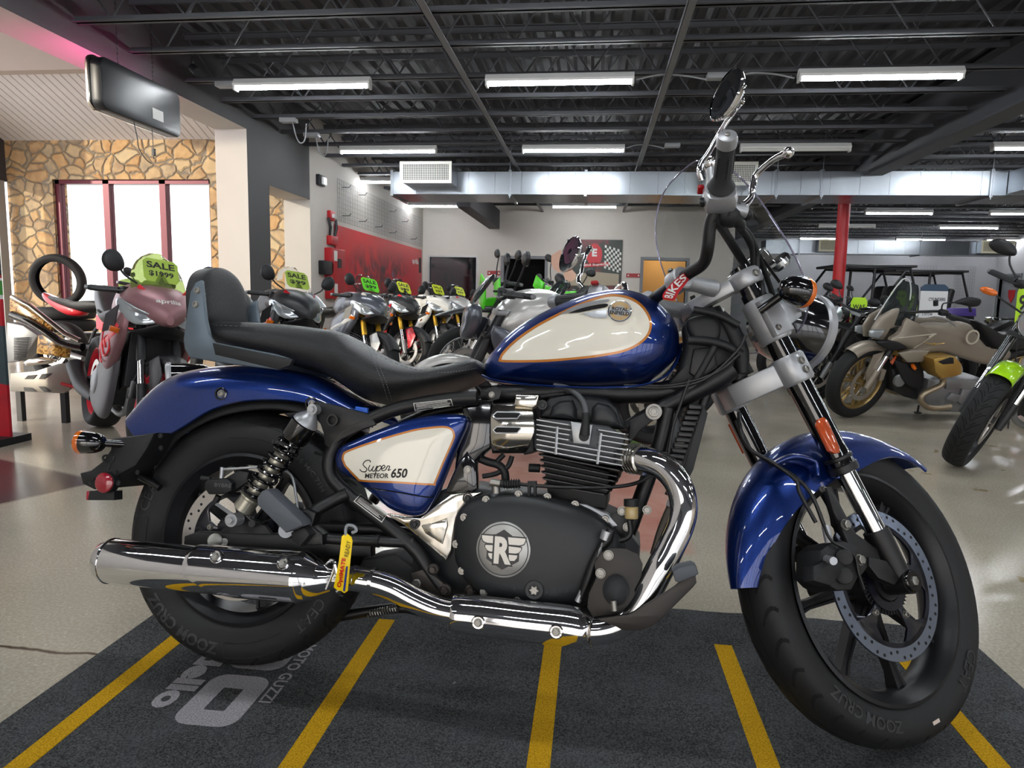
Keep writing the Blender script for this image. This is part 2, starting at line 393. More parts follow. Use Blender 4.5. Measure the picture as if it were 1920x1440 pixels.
# sloping plank ceiling of the vestibule, rising toward the viewer
mb = MB(); pl = mat('white_planks', '#cfc9c6', .6); z0, z1, y1_ = 3.24, 3.88, 8.5
n = 38
for i in range(n):
    x0 = -9.15+(9.15-4.56)*i/n; x1 = -9.15+(9.15-4.56)*(i+1)/n-.012
    mb.add([(x0, SY, z0), (x1, SY, z0), (x1, y1_, z1), (x0, y1_, z1), (x0, SY, z0+.03), (x1, SY, z0+.03), (x1, y1_, z1+.03), (x0, y1_, z1+.03)], [(0, 1, 2, 3), (4, 7, 6, 5), (0, 4, 5, 1), (1, 5, 6, 2), (2, 6, 7, 3), (3, 7, 4, 0)])
mb.add([(-9.15, SY, z0+.04), (-4.56, SY, z0+.04), (-4.56, y1_, z1+.04), (-9.15, y1_, z1+.04)], [(0, 1, 2, 3)])
struct('ceiling_vestibule', mb, pl)
struct('trim_6', MB().bx(-9.4, -4.56, 8.34, 8.5, 3.72, 4.3), mat('beige_beam', '#a99c93', .6))
struct('ceiling_vestibule_near', MB().bx(-9.4, -4.56, 2.8, 8.34, 4.2, 4.27), pl)
mb = MB(); mb.add([(-9.15, SY, z0), (-9.15, y1_, z1), (-9.15, y1_, 2.62), (-9.15, SY, 2.62), (-9.3, SY, z0), (-9.3, y1_, z1), (-9.3, y1_, 2.62), (-9.3, SY, 2.62)], [(0, 1, 2, 3), (4, 7, 6, 5), (0, 4, 5, 1), (1, 5, 6, 2), (2, 6, 7, 3), (3, 7, 4, 0)])
struct('wall_vestibule', mb, darkm)
struct('trim_7', MB().bx(-9.2, -9.1, 9.75, 9.9, 0, 2.62).bx(-9.2, -9.1, 9.2, 9.28, 0, 2.62), mat('pale_frame', '#9a9c9a', .4))
struct('wall_beam_left_upper', MB().bx(XL-.4, XL-.1, -6, SY, 3.60, 4.3), wallm)
# outside: ground and trees seen through the windows
struct('ground_outside', MB().bx(-60, -4.7, SY+.5, 70, -.15, -.05), mat('asphalt_outside', '#b9b8b0', .9))
lf = mat('tree_foliage', '#5c6e28', .8, var=.5, vscale=2., bump=1., bscale=3.); tk = mat('tree_bark', '#5b4937', .9)
for i, (x, y, h, lab) in enumerate(((-26.5, 38, 1.7, 'small bushy green tree outside behind the leftmost window pane'), (-18.5, 33, 1.5, 'low green tree outside behind the middle window pane'), (-16.2, 36, 2.0, 'taller green tree outside by the right edge of the windows'))):
    t = tag(empty('tree', (x, y, -.05)), lab, 'tree', 'trees outside the windows')
    MB().cyl((0, 0, 0), (0, 0, h*.5), .12, .08).build('trunk', tk, t)
    mb = MB()
    for k in range(16):
        a = random.uniform(0, 6.28); r = random.uniform(.2, 1.2); mb.sph((cos(a)*r, sin(a)*r, h*(.45+.4*random.random())), (.7, .7, .4), 10)
    mb.build('foliage', lf, t)
# front storefront behind the viewer (lets daylight in)
struct('wall_sun_block', MB().bx(XL-.4, XL, -6, 3.5, 0, 2.9), wallm)  # unseen solid wall, added to block the sun from the foreground
mb = MB().bx(-4.5, 14.3, -6, -5.85, 2.9, 3.63).bx(-4.5, 14.3, -6, -5.85, 0, .15)
for x in (-4.5, -2.2, .1, 2.4, 4.7, 7., 9.3, 11.6, 14.2): mb.bx(x, x+.14, -6, -5.85, 0, 2.9)
struct('wall_front', mb, framem)
# joists
def joist(y, x0, x1, name='ceiling_joist'):
    mb = MB(); zb, zt = 3.05, 3.50
    for z, w in ((zb, .09), (zt, .09)):
        mb.bx(x0, x1, y-w/2, y-.008, z, z+.008); mb.bx(x0, x1, y+.008, y+w/2, z, z+.008)
        s = 1 if z == zb else -1
        mb.bx(x0, x1, y-.014, y-.008, z, z+s*.045); mb.bx(x0, x1, y+.008, y+.014, z, z+s*.045)
    p = .62; n = int((x1-x0)/p)
    for i in range(n):
        a = x0+i*p
        mb.cyl((a, y, zt), (a+p/2, y, zb+.02), .009, n=5); mb.cyl((a+p/2, y, zb+.02), (a+p, y, zt), .009, n=5)
    return mb.build(name, joistm)
jy = [4.55, 5.28, 5.95, 6.78, 7.45, 8.15, 8.88, 9.6, 10.35]+[11.1+.75*i for i in range(7)]
for i, y in enumerate(jy):
    o = joist(y, XL+(.02), 3.86)
    tag(o, kind='structure')
for i in range(28):
    y = 4.6+.75*i
    if y > 22.9: break
    x1 = 12.1 if y > 12 else 14.2
    tag(joist(y, 4.15, x1), kind='structure')
for x in (-1.29, .60):
    tag(MB().bx(x-.03, x+.03, 3.5, BY, 3.02, 3.03).bx(x-.03, x-.025, 3.5, BY, 3.02, 3.06).build('ceiling_bridging', mat('bridging', '#6b6c70', .5)), kind='structure')
tag(MB().bx(3.88, 4.14, -2, 23, 2.88, 2.90).bx(3.98, 4.04, -2, 23, 2.9, 3.53).bx(3.88, 4.14, -2, 23, 3.51, 3.53).build('ceiling_beam', joistm), kind='structure')
tag(MB().bx(-2.55, -2.3, 12.6, BY, 2.62, 3.05).build('ceiling_beam', ceilm), kind='structure')
# fluorescent strips
def strip_light(x, y, z=2.98, on=True, w=1.38):
    t = empty('ceiling_light', (x, y, z))
    mb = MB(); mb.loft([[V3((sx, yy, zz)) for yy, zz in ((-.02, .07), (-.055, .02), (-.045, .0), (.045, 0), (.055, .02), (.02, .07))] for sx in (-w/2, w/2)], cap=True); mb.build('housing', whitem, t)
    mb = MB()
    mb.tube([(-w/2+.02, 0, -.012), (w/2-.02, 0, -.012)], .020, 10); mb.build('lamp_tube', tubem if on else mat('lamp_tube_off', '#c9c9c4', .4), t)
    MB().bx(-w/2, -w/2+.02, -.04, .04, -.04, .01).build('lamp_holder', whitem, t); MB().bx(w/2-.02, w/2, -.04, .04, -.04, .01).build('lamp_holder', whitem, t)
    return t
rows = [(6.7, ((-2.90, 'lit strip lamp in the nearest row, beside the hanging light box'), (-.40, 'lit strip lamp in the nearest row, above the fuel tank of the blue motorcycle'), (2.43, 'lit strip lamp in the nearest row, right of the round mirror'))),
        (9.63, ((-2.93, 'lit strip lamp in the second row, above the duct grille'), (-.36, 'lit strip lamp in the second row, centre'), (2.52, 'unlit strip lamp in the second row, behind the brake lever'))),
        (12.1, ((-3.55, 'lit strip lamp partly hidden behind the left end of the duct'),)),
        (15.2, ((-3.58, 'lit strip lamp below the duct grille near the grey back wall'), (-.29, 'lit strip lamp below the duct in front of the black and green poster'))),
        (16.0, ((6.42, 'lit strip lamp right of the red post, nearest below the duct'), (8.93, 'lit strip lamp cut by the right edge of the photo, below the duct'))),
        (18.75, ((9.2, 'lit strip lamp in the far bay above the pale display board'), (6.3, 'unlit strip lamp in the far bay crossing the red post'))),
        (22.0, ((6.75, 'lit strip lamp above the far duct, left of the red post'), (9.5, 'lit strip lamp above the far duct, middle'), (12.0, 'lit strip lamp above the far duct, at the right edge')))]
for y, r in rows:
    for x, lab in r: tag(strip_light(x, y, on='unlit' not in lab), lab, 'ceiling light', 'fluorescent strip lamps')
# ducts
def duct(x0, x1, y0, y1, z0, z1, seams, name, lab):
    t = tag(empty(name, (x0, y0, z0)), lab, 'duct'); L = x1-x0; W = y1-y0; H = z1-z0
    q = .42; sec = []
    for i in range(int(L/q)+1):
        for dx, e in ((-.006, 0), (-.003, .003), (.003, .003), (.006, 0)): sec.append((min(max(i*q+dx, 0.), L), e))
    sec.append((L, 0))
    MB().loft([[V3((x, y, z)) for y, z in ((-e, -e), (W+e, -e), (W+e, H+e), (-e, H+e))] for x, e in sec], True).build('duct_body', galv, t, smooth=0)
    for s in seams:
        MB().bx(s-.022, s+.022, -.025, W+.02, -.03, H+.025).build('duct_flange', galv, t)
    return t
DY = 11.0
d1 = duct(-3.30, 11.9, DY, DY+.9, 2.60, 2.945, (.02, 1.92, 3.10, 5.95, 6.6, 8.95), 'air_duct', 'big rectangular galvanised air duct crossing the showroom under the joists')
for x, z in ((1.92, 0), (5.95, 0), (6.6, 0), (8.95, 0)):
    MB().cyl((x, -.02, -.06), (x, -.02, .9), .008, n=6).build('hanger_rod', galv, d1)
d2 = duct(4.9, 11.6, 21., 21.6, 2.46, 2.85, (.9, 2.2, 4.2), 'air_duct', 'far galvanised air duct near the grey end wall')
for x in (.9, 2.2, 4.2): MB().cyl((x, -.02, -.06), (x, -.02, 1.14), .008, n=6).build('hanger_rod', galv, d2)
def grille(x0, x1, y, z0, z1, lab, lit, depth=.5):
    t = tag(empty('air_grille', (x0, y, z0)), lab, 'air vent', 'duct grilles'); W, H = x1-x0, z1-z0; f = .045
    MB().bx(0, W, 0, f*.3, 0, f).bx(0, W, 0, f*.3, H-f, H).bx(0, f, 0, f*.3, f, H-f).bx(W-f, W, 0, f*.3, f, H-f).build('grille_frame', lit, t)
    mb = MB()
    for i in range(26): mb.bx(f+(W-2*f)*i/26, f+(W-2*f)*i/26+.008, .004, .02, f, H-f)
    for i in range(9): mb.bx(f, W-f, .006, .018, f+(H-2*f)*i/9, f+(H-2*f)*i/9+.006)
    mb.build('grille_bars', lit, t)
    MB().bx(f, W-f, .03, .04, f, H-f).build('grille_back', mat('vent_dark', '#3a3a38', .8), t)
    MB().bx(.02, W-.02, .045, depth, .02, H-.02).bx(.02, W-.02, depth-.01, depth, 0, H).build('collar', galv, t)
wg = mat('grille_white', '#d9d8cf', .5); cg = mat('grille_cream', '#e6e0c4', .5)
grille(-3.0, -2.2, DY-.55, 2.68, 3.0, 'large white grille box on the left end of the near duct', wg, .54)
grille(1.55, 2.25, DY-.55, 2.66, 2.98, 'white grille on the near duct seen behind the grip of the blue motorcycle', wg, .54)
grille(5.85, 6.5, DY-.45, 2.60, 2.95, 'white grille on the near duct at the right edge of the photo', wg, .44)
grille(6.25, 6.95, 20.7, 2.50, 2.84, 'cream grille on the far duct beside the red post', cg, .29)
grille(10.55, 11.4, 20.7, 2.50, 2.85, 'cream grille at the right end of the far duct', cg, .29)
# red post
t = tag(MB().cyl((4.22, 12.75, 0), (4.22, 12.75, 2.95), .1, n=28).build('support_post', redm), 'round red steel support post under the duct', 'post')
# doors, frames, windows in back wall
def door_frame(x0, x1, z1, y, i, m=framem, ax='y'):
    mb = MB(); w = .07
    if ax == 'y': mb.bx(x0-w, x0, y-.03, y+.17, 0, z1+w).bx(x1, x1+w, y-.03, y+.17, 0, z1+w).bx(x0, x1, y-.03, y+.17, z1, z1+w)
    else: mb.bx(y-.03, y+.17, x0-w, x0, 0, z1+w).bx(y-.03, y+.17, x1, x1+w, 0, z1+w).bx(y-.03, y+.17, x0, x1, z1, z1+w)
    struct('trim_%d' % i, mb, m)
door_frame(-2.18, -1.2, 1.93, BY, 8); door_frame(1.1, 2.1, 1.94, BY, 9); door_frame(21.7, 22.75, 1.95, 12.2, 10, ax='x')
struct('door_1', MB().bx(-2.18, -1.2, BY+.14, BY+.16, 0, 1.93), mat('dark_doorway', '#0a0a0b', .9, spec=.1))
struct('wall_back_room', MB().bx(.6, 2.9, BY+1.6, BY+1.7, 0, 2.6).bx(.6, .7, BY+.15, BY+1.7, 0, 2.6).bx(2.9, 3., BY+.15, BY+1.7, 0, 2.6), mat('ochre_wall', '#a8834e', .8))
struct('ceiling_back_room', MB().bx(.6, 3., BY+.15, BY+1.7, 2.5, 2.6), whitem)
lb = bpy.data.objects.new('back_room_lamp', bpy.data.lights.new('back_room_lamp', 'POINT')); C.objects.link(lb); lb.location = (1.7, BY+.9, 2.3); lb.data.energy = 18; lb.data.color = (1, .86, .66); lb.data.shadow_soft_size = .15
struct('door_2', MB().bx(12.28, 12.33, 21.7, 22.75, 0, 1.95), mat('grey_door', '#75777c', .5))
struct('window_4', MB().bx(-4.0, -2.84, BY+.06, BY+.08, .9, 1.95), glassd)
struct('trim_11', MB().bx(-4.03, -2.81, BY-.015, BY+.02, 1.95, 1.985).bx(-4.03, -3.99, BY-.015, BY+.02, .9, 1.95).bx(-2.85, -2.81, BY-.015, BY+.02, .9, 1.95), mat('alu_trim', '#a9a9a9', .4, .5))
# mat on the floor
MX0, MX1, MY0, MY1 = -1.265, 1.105, .35, 2.09
car = tag(empty('floor_mat', (0, 0, 0)), 'charcoal carpet display mat with yellow stripes under the blue motorcycle', 'mat')
pts = []
mb = MB()
n1, n2 = 60, 44
vs = []
for j in range(n2+1):
    for i in range(n1+1):
        x = MX0+(MX1-MX0)*i/n1; y = MY0+(MY1-MY0)*j/n2; e = .004*sin(i*1.3)*(1 if j in (0, n2) else 0)
        vs.append((x, y+e, .006))
fs = [(j*(n1+1)+i, j*(n1+1)+i+1, (j+1)*(n1+1)+i+1, (j+1)*(n1+1)+i) for j in range(n2) for i in range(n1)]
mb.add(vs, fs); mb.bx(MX0, MX1, MY0, MY1, .0005, .0055)
mb.build('carpet', MATS['carpet'], car)
def fib(name, col):
    def f(nt, b):
        tc = N(nt, 'ShaderNodeTexCoord'); n2 = N(nt, 'ShaderNodeTexNoise', i_Scale=260., i_Detail=4.); nt.links.new(tc.outputs['Object'], n2.inputs['Vector'])
        c = lin(col); d = tuple(x*.5 for x in c[:3])+(1,)
        nt.links.new(mixc(nt, ramp(nt, n2.outputs['Fac'], .3, .6), d, c), b.inputs['Base Color']); b.inputs['Roughness'].default_value = 1; b.inputs['Specular IOR Level'].default_value = .05
        bp = N(nt, 'ShaderNodeBump', i_Strength=.7, i_Distance=.003); nt.links.new(n2.outputs['Fac'], bp.inputs['Height']); nt.links.new(bp.outputs[0], b.inputs['Normal'])
    return node_mat(name, f)
ym = fib('yellow_pile', '#c79a20'); gm = fib('grey_pile', '#a29fa3')
for x in (-1.112, -.577, -.082, .388, .868):
    MB().bx(x-.024, x+.024, .42, 1.878, .006, .0072).build('yellow_stripe', ym, car)
mb = MB()
def mt(s, x, y0, y1, h, bold=.02):
    text_on(mb, s, (x, (y0+y1)/2, .0068), (0, -1, 0), (1, 0, 0), abs(y1-y0), h, bold)
mt('MOTO GUZZI', -.733, 1.70, 1.425, .032, .02)
mt('Mandello', -.955, 1.83, 1.37, .075, .05)
def rr(cx, cy, w, h, r, n=6):
    o = []
    for sx, sy, a0 in ((1, 1, 0), (-1, 1, 90), (-1, -1, 180), (1, -1, 270)):
        for k in range(n+1):
            a = rad(a0+90*k/n); o.append(V3((cx+sx*(w/2-r)+r*cos(a), cy+sy*(h/2-r)+r*sin(a), .0075)))
    return o
for yc in (1.425, 1.66, 1.86):
    A = rr(-.832, yc, .15, .205 if yc < 1.8 else .08, .04); B = rr(-.832, yc, .05, .09 if yc < 1.8 else .02, .004); n = len(A)
    mb.add(A+B, [(i, (i+1) % n, n+(i+1) % n, n+i) for i in range(n)])
mb.build('mat_lettering', gm, car, smooth=0)
# ================================================================ THE BLUE CRUISER
ph, lam, ST = rad(3.66), rad(11.3), rad(37.15)
_u = V3((cos(ph), -sin(ph), 0)); _v = V3((-sin(ph), -cos(ph), 0)); _w = V3((0, 0, 1))*cos(lam)-_v*sin(lam); _l = -(_v*cos(lam)+V3((0, 0, 1))*sin(lam))
BM = Matrix(((_u.x, _l.x, _w.x, -.8718), (_u.y, _l.y, _w.y, 1.583), (_u.z, _l.z, _w.z, .009), (0, 0, 0, 1)))
BI = BM.inverted(); RAKE = rad(27.6); HP = V3((1.6185, 0, 0)); SA = V3((-sin(RAKE), 0, cos(RAKE)))
SM = Matrix.Translation(HP) @ Matrix.Rotation(ST, 4, SA) @ Matrix.Translation(-HP); SI = SM.inverted()
CAMP = V3((0, 0, CH))
def bp(px, py, v=0.):
    d = BI.to_3x3()@V3(ray(px, py)); c = BI@CAMP; t = (-v-c.y)/d.y; return c+d*t
def sp(px, py, v=0.):
    M = SI@BI; d = M.to_3x3()@V3(ray(px, py)); c = M@CAMP; t = (-v-c.y)/d.y; return c+d*t
def bps(L, v=0.): return [bp(q[0], q[1], q[2] if len(q) > 2 else v) for q in L]
def sps(L, v=0.): return [sp(q[0], q[1], q[2] if len(q) > 2 else v) for q in L]
NR = V3((0, -1, 0)); UP = V3((0, 0, 1)); FW = V3((1, 0, 0))
blue = node_mat('blue_metallic_paint', lambda nt, b: (b.inputs['Base Color'].__setattr__('default_value', lin('#0a2a7a')), b.inputs['Metallic'].__setattr__('default_value', .75), b.inputs['Roughness'].__setattr__('default_value', .33), b.inputs['Coat Weight'].__setattr__('default_value', 1.), b.inputs['Coat Roughness'].__setattr__('default_value', .02)))
def flakes(nt, b):
    L = nt.links.new; tc = N(nt, 'ShaderNodeTexCoord'); v = N(nt, 'ShaderNodeTexVoronoi', i_Scale=1400.); L(tc.outputs['Object'], v.inputs['Vector'])
    sp_ = N(nt, 'ShaderNodeSeparateColor'); L(v.outputs['Color'], sp_.inputs[0])
    L(mixc(nt, sp_.outputs[0], lin('#041a50'), lin('#0b3484')), b.inputs['Base Color'])
flakes(blue.node_tree, blue.node_tree.nodes['Principled BSDF'])
cream = mat('cream_paint', '#dcd7c8', .3, coat=1.); gold = mat('gold_pinstripe', '#b8701f', .35, coat=.8, metal=.2)
chrome = mat('chrome', '#e8e8ea', .05, 1.); chr2 = mat('polished_alloy', '#cfcac0', .14, 1.); silver = mat('silver_paint', '#a3a5a8', .36, .6, bump=.05)
rubber = mat('tyre_rubber', '#111214', .62, bump=.12, bscale=300.); rubl = mat('tyre_lettering', '#2c2d30', .38); blackg = mat('gloss_black', '#070709', .12, coat=1.)
satin = mat('satin_black_frame', '#0e0e10', .42, bump=.08, bscale=600.); engb = mat('engine_black', '#26282a', .38, .35, bump=.15, bscale=900.); plast = mat('black_plastic', '#131416', .55, bump=.15, bscale=700.)
leath = mat('seat_vinyl', '#191a1c', .44, bump=.5, bscale=420.); stitch = mat('stitching', '#6a6b6e', .8); steel = mat('bolt_steel', '#8f8d88', .42, .95); disc_m = mat('disc_steel', '#b8b4ae', .3, .9); disc_f = mat('front_disc_steel', '#8e99ad', .27, .95)
navy = mat('disc_carrier', '#0b0f1c', .35, .3, coat=.5); amber = mat('amber_lens', '#d8670c', .2, coat=1., trans=.2); redl = mat('red_reflector', '#8c0d22', .15, coat=1.); ambr = mat('amber_reflector', '#b2491f', .18, coat=1.)
greyp = mat('grey_plate', '#5e6972', .42, .5, bump=.06, bscale=500.); greyr = mat('grey_rubber', '#50545a', .6); finm = mat('head_alloy', '#a9abad', .38, .7); wlab = mat('label_print', '#c9c9c4', .5); klab = mat('label_black', '#0c0c0d', .5)
bike = tag(empty('motorcycle', M=BM), 'big dark blue and cream cruiser motorcycle with clear windshield in the foreground', 'motorcycle')
def pt(mb, name, m, par=bike, S=False, lab=None, sm=38):
    o = mb.build(name, m, par, smooth=sm, M=SM if S else None)
    if lab: o['label'] = lab
    return o
# ---------------- wheels
def tyre_prof(R, w, rr_):
    h = R-rr_; hw = w/2
    return [(rr_, -hw*.72), (rr_+.012, -hw*.84), (rr_+h*.45, -hw*1.0), (rr_+h*.68, -hw*.97), (rr_+h*.83, -hw*.83), (rr_+h*.93, -hw*.58), (rr_+h*.985, -hw*.3), (R, 0),
            (rr_+h*.985, hw*.3), (rr_+h*.93, hw*.58), (rr_+h*.83, hw*.83), (rr_+h*.68, hw*.97), (rr_+h*.45, hw*1.0), (rr_+.012, hw*.84), (rr_, hw*.72)]
def prof_at(prof, s):
    """s in 0..1 from centre tread (0) to right sidewall bead (1) -> (r, lateral v)"""
    P = [(r, -y) for r, y in prof[:8]][::-1]; L = [0]
    for a, b in zip(P, P[1:]): L.append(L[-1]+math.dist(a, b))
    d = s*L[-1]
    for i in range(7):
        if d <= L[i+1]+1e-9:
            k = (d-L[i])/(L[i+1]-L[i]); return P[i][0]+(P[i+1][0]-P[i][0])*k, P[i][1]+(P[i+1][1]-P[i][1])*k
    return P[-1]
def on_wheel(c, r, v, th): return V3((c.x+r*cos(th), c.y-v, c.z+r*sin(th)))
def groove(mb, c, prof, pts, w, both=True):
    """pts (theta_deg, s) polyline laid in the tread, s may be negative for the far side"""
    for sg in ((1, -1) if both else (1,)):
        Q = cr([V3((t, s, 0)) for t, s in pts], 3); L = []
        A, B = [], []
        for i, q in enumerate(Q):
            d = (Q[min(i+1, len(Q)-1)]-Q[max(i-1, 0)]); R0 = c[1]
            tx, ty = d.x*PI/180*.3, d.y*.2; l = math.hypot(tx, ty) or 1; ox, oy = -ty/l*w/2, tx/l*w/2
            for arr, k in ((A, 1), (B, -1)):
                s_ = q.y+k*oy/.2; r, v = prof_at(prof, abs(s_)); v = v*(1 if s_ >= 0 else -1)*sg
                arr.append(on_wheel(c[0], r+.0006, v, rad(q.x)+k*ox/.3))
        n = len(A); mb.add(A+B, [(i, i+1, n+i+1, n+i) for i in range(n-1)])
def wheel_text(mb, c, s, th0, r0, h, wd, v, bold=.02, mirror=False):
    """raised lettering on the sidewall facing the viewer; th0 centre angle (deg), r0 mid radius"""
    def f(x, y): th = rad(th0)-x/r0; return on_wheel(c, r0+y, v+.0012-abs(y)*.12, th)
    vs, fs = textgeo(s, bold); mb.add([f(x*wd, y*h) for x, y in vs], fs)
def wheel(name, c, R, w, rimr, rimw, S, spokes, lab=None):
    o = pt(MB(), name, rubber, bike, S, lab)
    bpy.data.objects.remove(o)
    o = empty(name); o.parent = bike
    if lab: o['label'] = lab
    prof = tyre_prof(R, w, rimr)
    mb = MB(); mb.lathe(prof, c, (0, 1, 0), 128); t = pt(mb, 'tyre', rubber, o, S)
    # rim: lip, barrel
    hw = rimw/2
    pr = [(rimr+.004, -hw-.006), (rimr-.004, -hw-.008), (rimr-.010, -hw), (rimr-.026, -hw+.016), (rimr-.030, 0), (rimr-.026, hw-.016), (rimr-.010, hw), (rimr-.004, hw+.008), (rimr+.004, hw+.006)]
    pt(MB().lathe(pr, c, (0, 1, 0), 96), 'rim', mat('rim_black', '#1c1d20', .4, .3), o, S)
    for k in range(spokes):
        a = 2*PI*(k+.35)/spokes; mb = MB()
        er = V3((cos(a), 0, sin(a))); et = V3((-sin(a), 0, cos(a)))
        rings = []
        for r, wt, wa in ((.035, .034, .030), (.08, .026, .026), (rimr*.75, .020, .022), (rimr-.028, .030, .030)):
            cc = c+er*r; q = []
            for x, y in ((-.5, -.5), (-.5, .5), (-.25, .5), (-.18, .36), (.18, .36), (.25, .5), (.5, .5), (.5, -.5), (.25, -.5), (.18, -.36), (-.18, -.36), (-.25, -.5)): q.append(cc+et*(x*wt)+V3((0, y*wa, 0)))
            rings.append(q)
        mb.loft(rings, True); pt(mb, 'spoke', MATS['rim_black'], o, S)
    pt(MB().lathe([(.012, -.07), (.036, -.07), (.04, -.045), (.048, -.03), (.05, 0), (.048, .03), (.04, .045), (.036, .07), (.012, .07)], c, (0, 1, 0), 40), 'hub', MATS['rim_black'], o, S)
    return o, t, prof
def disc(c, v, ro, ri, m, S, par, arms=5, holes=24):
    d = pt(MB().lathe([(ro, v-.0025), (ri, v-.0025), (ri, v+.0025), (ro, v+.0025)], c, NR, 96, cyc=True), 'brake_disc', m, par, S)
    mb = MB()
    for k in range(holes):
        for j in range(2):
            a = 2*PI*(k+.5*j)/holes; r = ri+(ro-ri)*(.28+.44*j) if k % 2 == 0 else ri+(ro-ri)*(.72-.3*j)
            mb.cyl(on_wheel(c, r, v-.0028, a), on_wheel(c, r, v+.0028, a), .0036, n=10)
    pt(mb, 'disc_drilling', mat('hole_black', '#050506', .8), d, S)
    mb = MB()
    for k in range(arms):
        a = 2*PI*k/arms+.3; P = []
        for da, r in ((-.52, ri+.003), (-.26, ri+.003), (0, ri+.003), (.26, ri+.003), (.52, ri+.003), (.34, ri-.012), (.16, ri-.03), (.13, .07), (.12, .05), (-.12, .05), (-.13, .07), (-.16, ri-.03), (-.34, ri-.012)):
            P.append(on_wheel(c, r, v-.001, a+da))
        mb.slab(P, NR, .006, .001)
    mb.lathe([(.058, v-.004), (.040, v-.004), (.040, v+.004), (.058, v+.004)], c, NR, 48, cyc=True); mb.lathe([(ri+.004, v-.003), (ri-.01, v-.003), (ri-.01, v+.002), (ri+.004, v+.002)], c, NR, 80, cyc=True)
    pt(mb, 'disc_carrier', navy, d, S)
    for k in range(arms):
        a = 2*PI*k/arms+.3; pt(MB().bolt(on_wheel(c, .078, v+.002, a), NR, .0065, .006, False), 'disc_bolt', steel, d, S)
    mb = MB().lathe([(.066, v-.006), (.050, v-.006), (.050, v-.004), (.066, v-.004)], c, NR, 64, cyc=True)
    for k in range(46):
        a = 2*PI*k/46; mb.box(on_wheel(c, .0595, v-.001, a), (.012, .004, .0018), Matrix.Rotation(-a, 3, 'Y'))
    pt(mb, 'tone_ring', engb, d, S)
    return d
WC = V3((0, 0, .323)); FC = V3((1.5, 0, .331))
rw, rt_, rp = wheel('rear_wheel', WC, .323, .152, .212, .115, False, 8)
gr = mat('groove_black', '#020203', .9)
mb = MB()
for k in range(26):
    t = 360*k/26; groove(mb, (WC, .323), rp, [(t, .10), (t+3, .22), (t+4, .35), (t+9, .46)], .009)
    groove(mb, (WC, .323), rp, [(t+7, .05), (t+5, .16), (t+6, .26)], .008)
pt(mb, 'tread_groove', gr, rt_)
for a_ in (('ZOOM CRUZ', -120, .272, .030, .235, .076, .035), ('CEAT', 158, .272, .026, .10, .076, .0), ('150/80 B16 M/C 71H', 52, .262, .012, .19, .0765), ('CEAT', -38, .272, .026, .10, .076, .0)):
    mb = MB(); wheel_text(mb, WC, *a_); pt(mb, 'sidewall_lettering', rubl, rt_, sm=0)
mb = MB()
for a0, a1 in ((-92, -58), (62, 100), (5, 22), (172, 190)):
    for r in (.254, .291): mb.tube([on_wheel(WC, r, .0765-(.0045 if r > .28 else 0), rad(a0+(a1-a0)*i/14)) for i in range(15)], .0008, 4)
    for a in (a0, a1): mb.tube([on_wheel(WC, .254+.0025*i, .0768-.00028*i, rad(a)) for i in range(15)], .0008, 4)
pt(mb, 'sidewall_rib', rubl, rt_, sm=0)
disc(WC, .072, .150, .118, disc_m, False, rw)
fw, ft, fp = wheel('front_wheel', FC, .331, .112, .247, .085, True, 8, 'front wheel turned away to the far side')
mb = MB()
for k in range(32):
    t = 360*k/32; groove(mb, (FC, .331), fp, [(t+1.5, .47), (t+.2, .38), (t+1.8, .27), (t+6, .15)], .0085)
Q = [(a, .02*sin(rad(a*8))) for a in range(0, 361, 3)]
for a0 in range(0, 360, 60): groove(mb, (FC, .331), fp, [(a0+i*3, .02*sin(rad((a0+i*3)*12))) for i in range(21)], .004, False)
pt(mb, 'tread_groove', gr, ft, True)
for a_ in (('CEAT', -38, .285, .026, .10, .056, .0), ('ZOOM CRUZ', -112, .285, .024, .20, .056, .02), ('CEAT', 130, .285, .026, .10, .056, .0)):
    mb = MB(); wheel_text(mb, FC, *a_); pt(mb, 'sidewall_lettering', rubl, ft, True, sm=0)
mb = MB(); a = rad(-72); mb.box(on_wheel(FC, .29, .0575, a), (.022, .0012, .007), Matrix.Rotation(-a+PI/2, 3, 'Y')); pt(mb, 'tyre_sticker', mat('sticker', '#c9b9ae', .6), ft, True)
disc(FC, .062, .160, .133, disc_f, True, fw)
# ---------------- fork and steering
ax = FC
def leg(v, dark=False):
    o = empty('fork_leg'); o.parent = bike; b = ax+V3((0, -v, 0))
    f = lambda t, du=0.: b+SA*t+V3((du, 0, 0))
    pt(MB().cyl(f(.10), f(.27), .0215, n=32), 'stanchion', chrome, o, True)
    pt(MB().tube([f(.255), f(.262), f(.268), f(.30), f(.305), f(.70)], [.031, .032, .0285, .0285, .0275, .0275], 32), 'outer_tube', blackg, o, True)
    pt(MB().tube([f(.256), f(.258), f(.272), f(.274)], [.030, .0325, .0325, .030], 32).tube([f(.284), f(.286), f(.292), f(.294)], [.029, .0315, .0315, .029], 32), 'seal_cap', satin, o, True)
    mb = MB().tube([f(-.005), f(.03), f(.10), f(.118), f(.12)], [.024, .0245, .027, .027, .022], 28)
    mb.cyl(b+V3((0, .03, 0)), b+V3((0, -.022, 0)), .026, n=28); pt(mb, 'lower_casting', satin, o, True)
    return o
lr = leg(.105); ll = leg(-.105)
mb = MB().lathe([(.010, .0), (.021, .0), (.024, -.004), (.024, -.012)], ax+V3((0, -.134, 0)), NR, 28, cap=True); pt(mb, 'axle_cap', blackg, lr, True)
pt(MB().bolt(ax+V3((0, -.132, 0)), NR, .010, .006), 'axle_bolt', steel, lr, True)
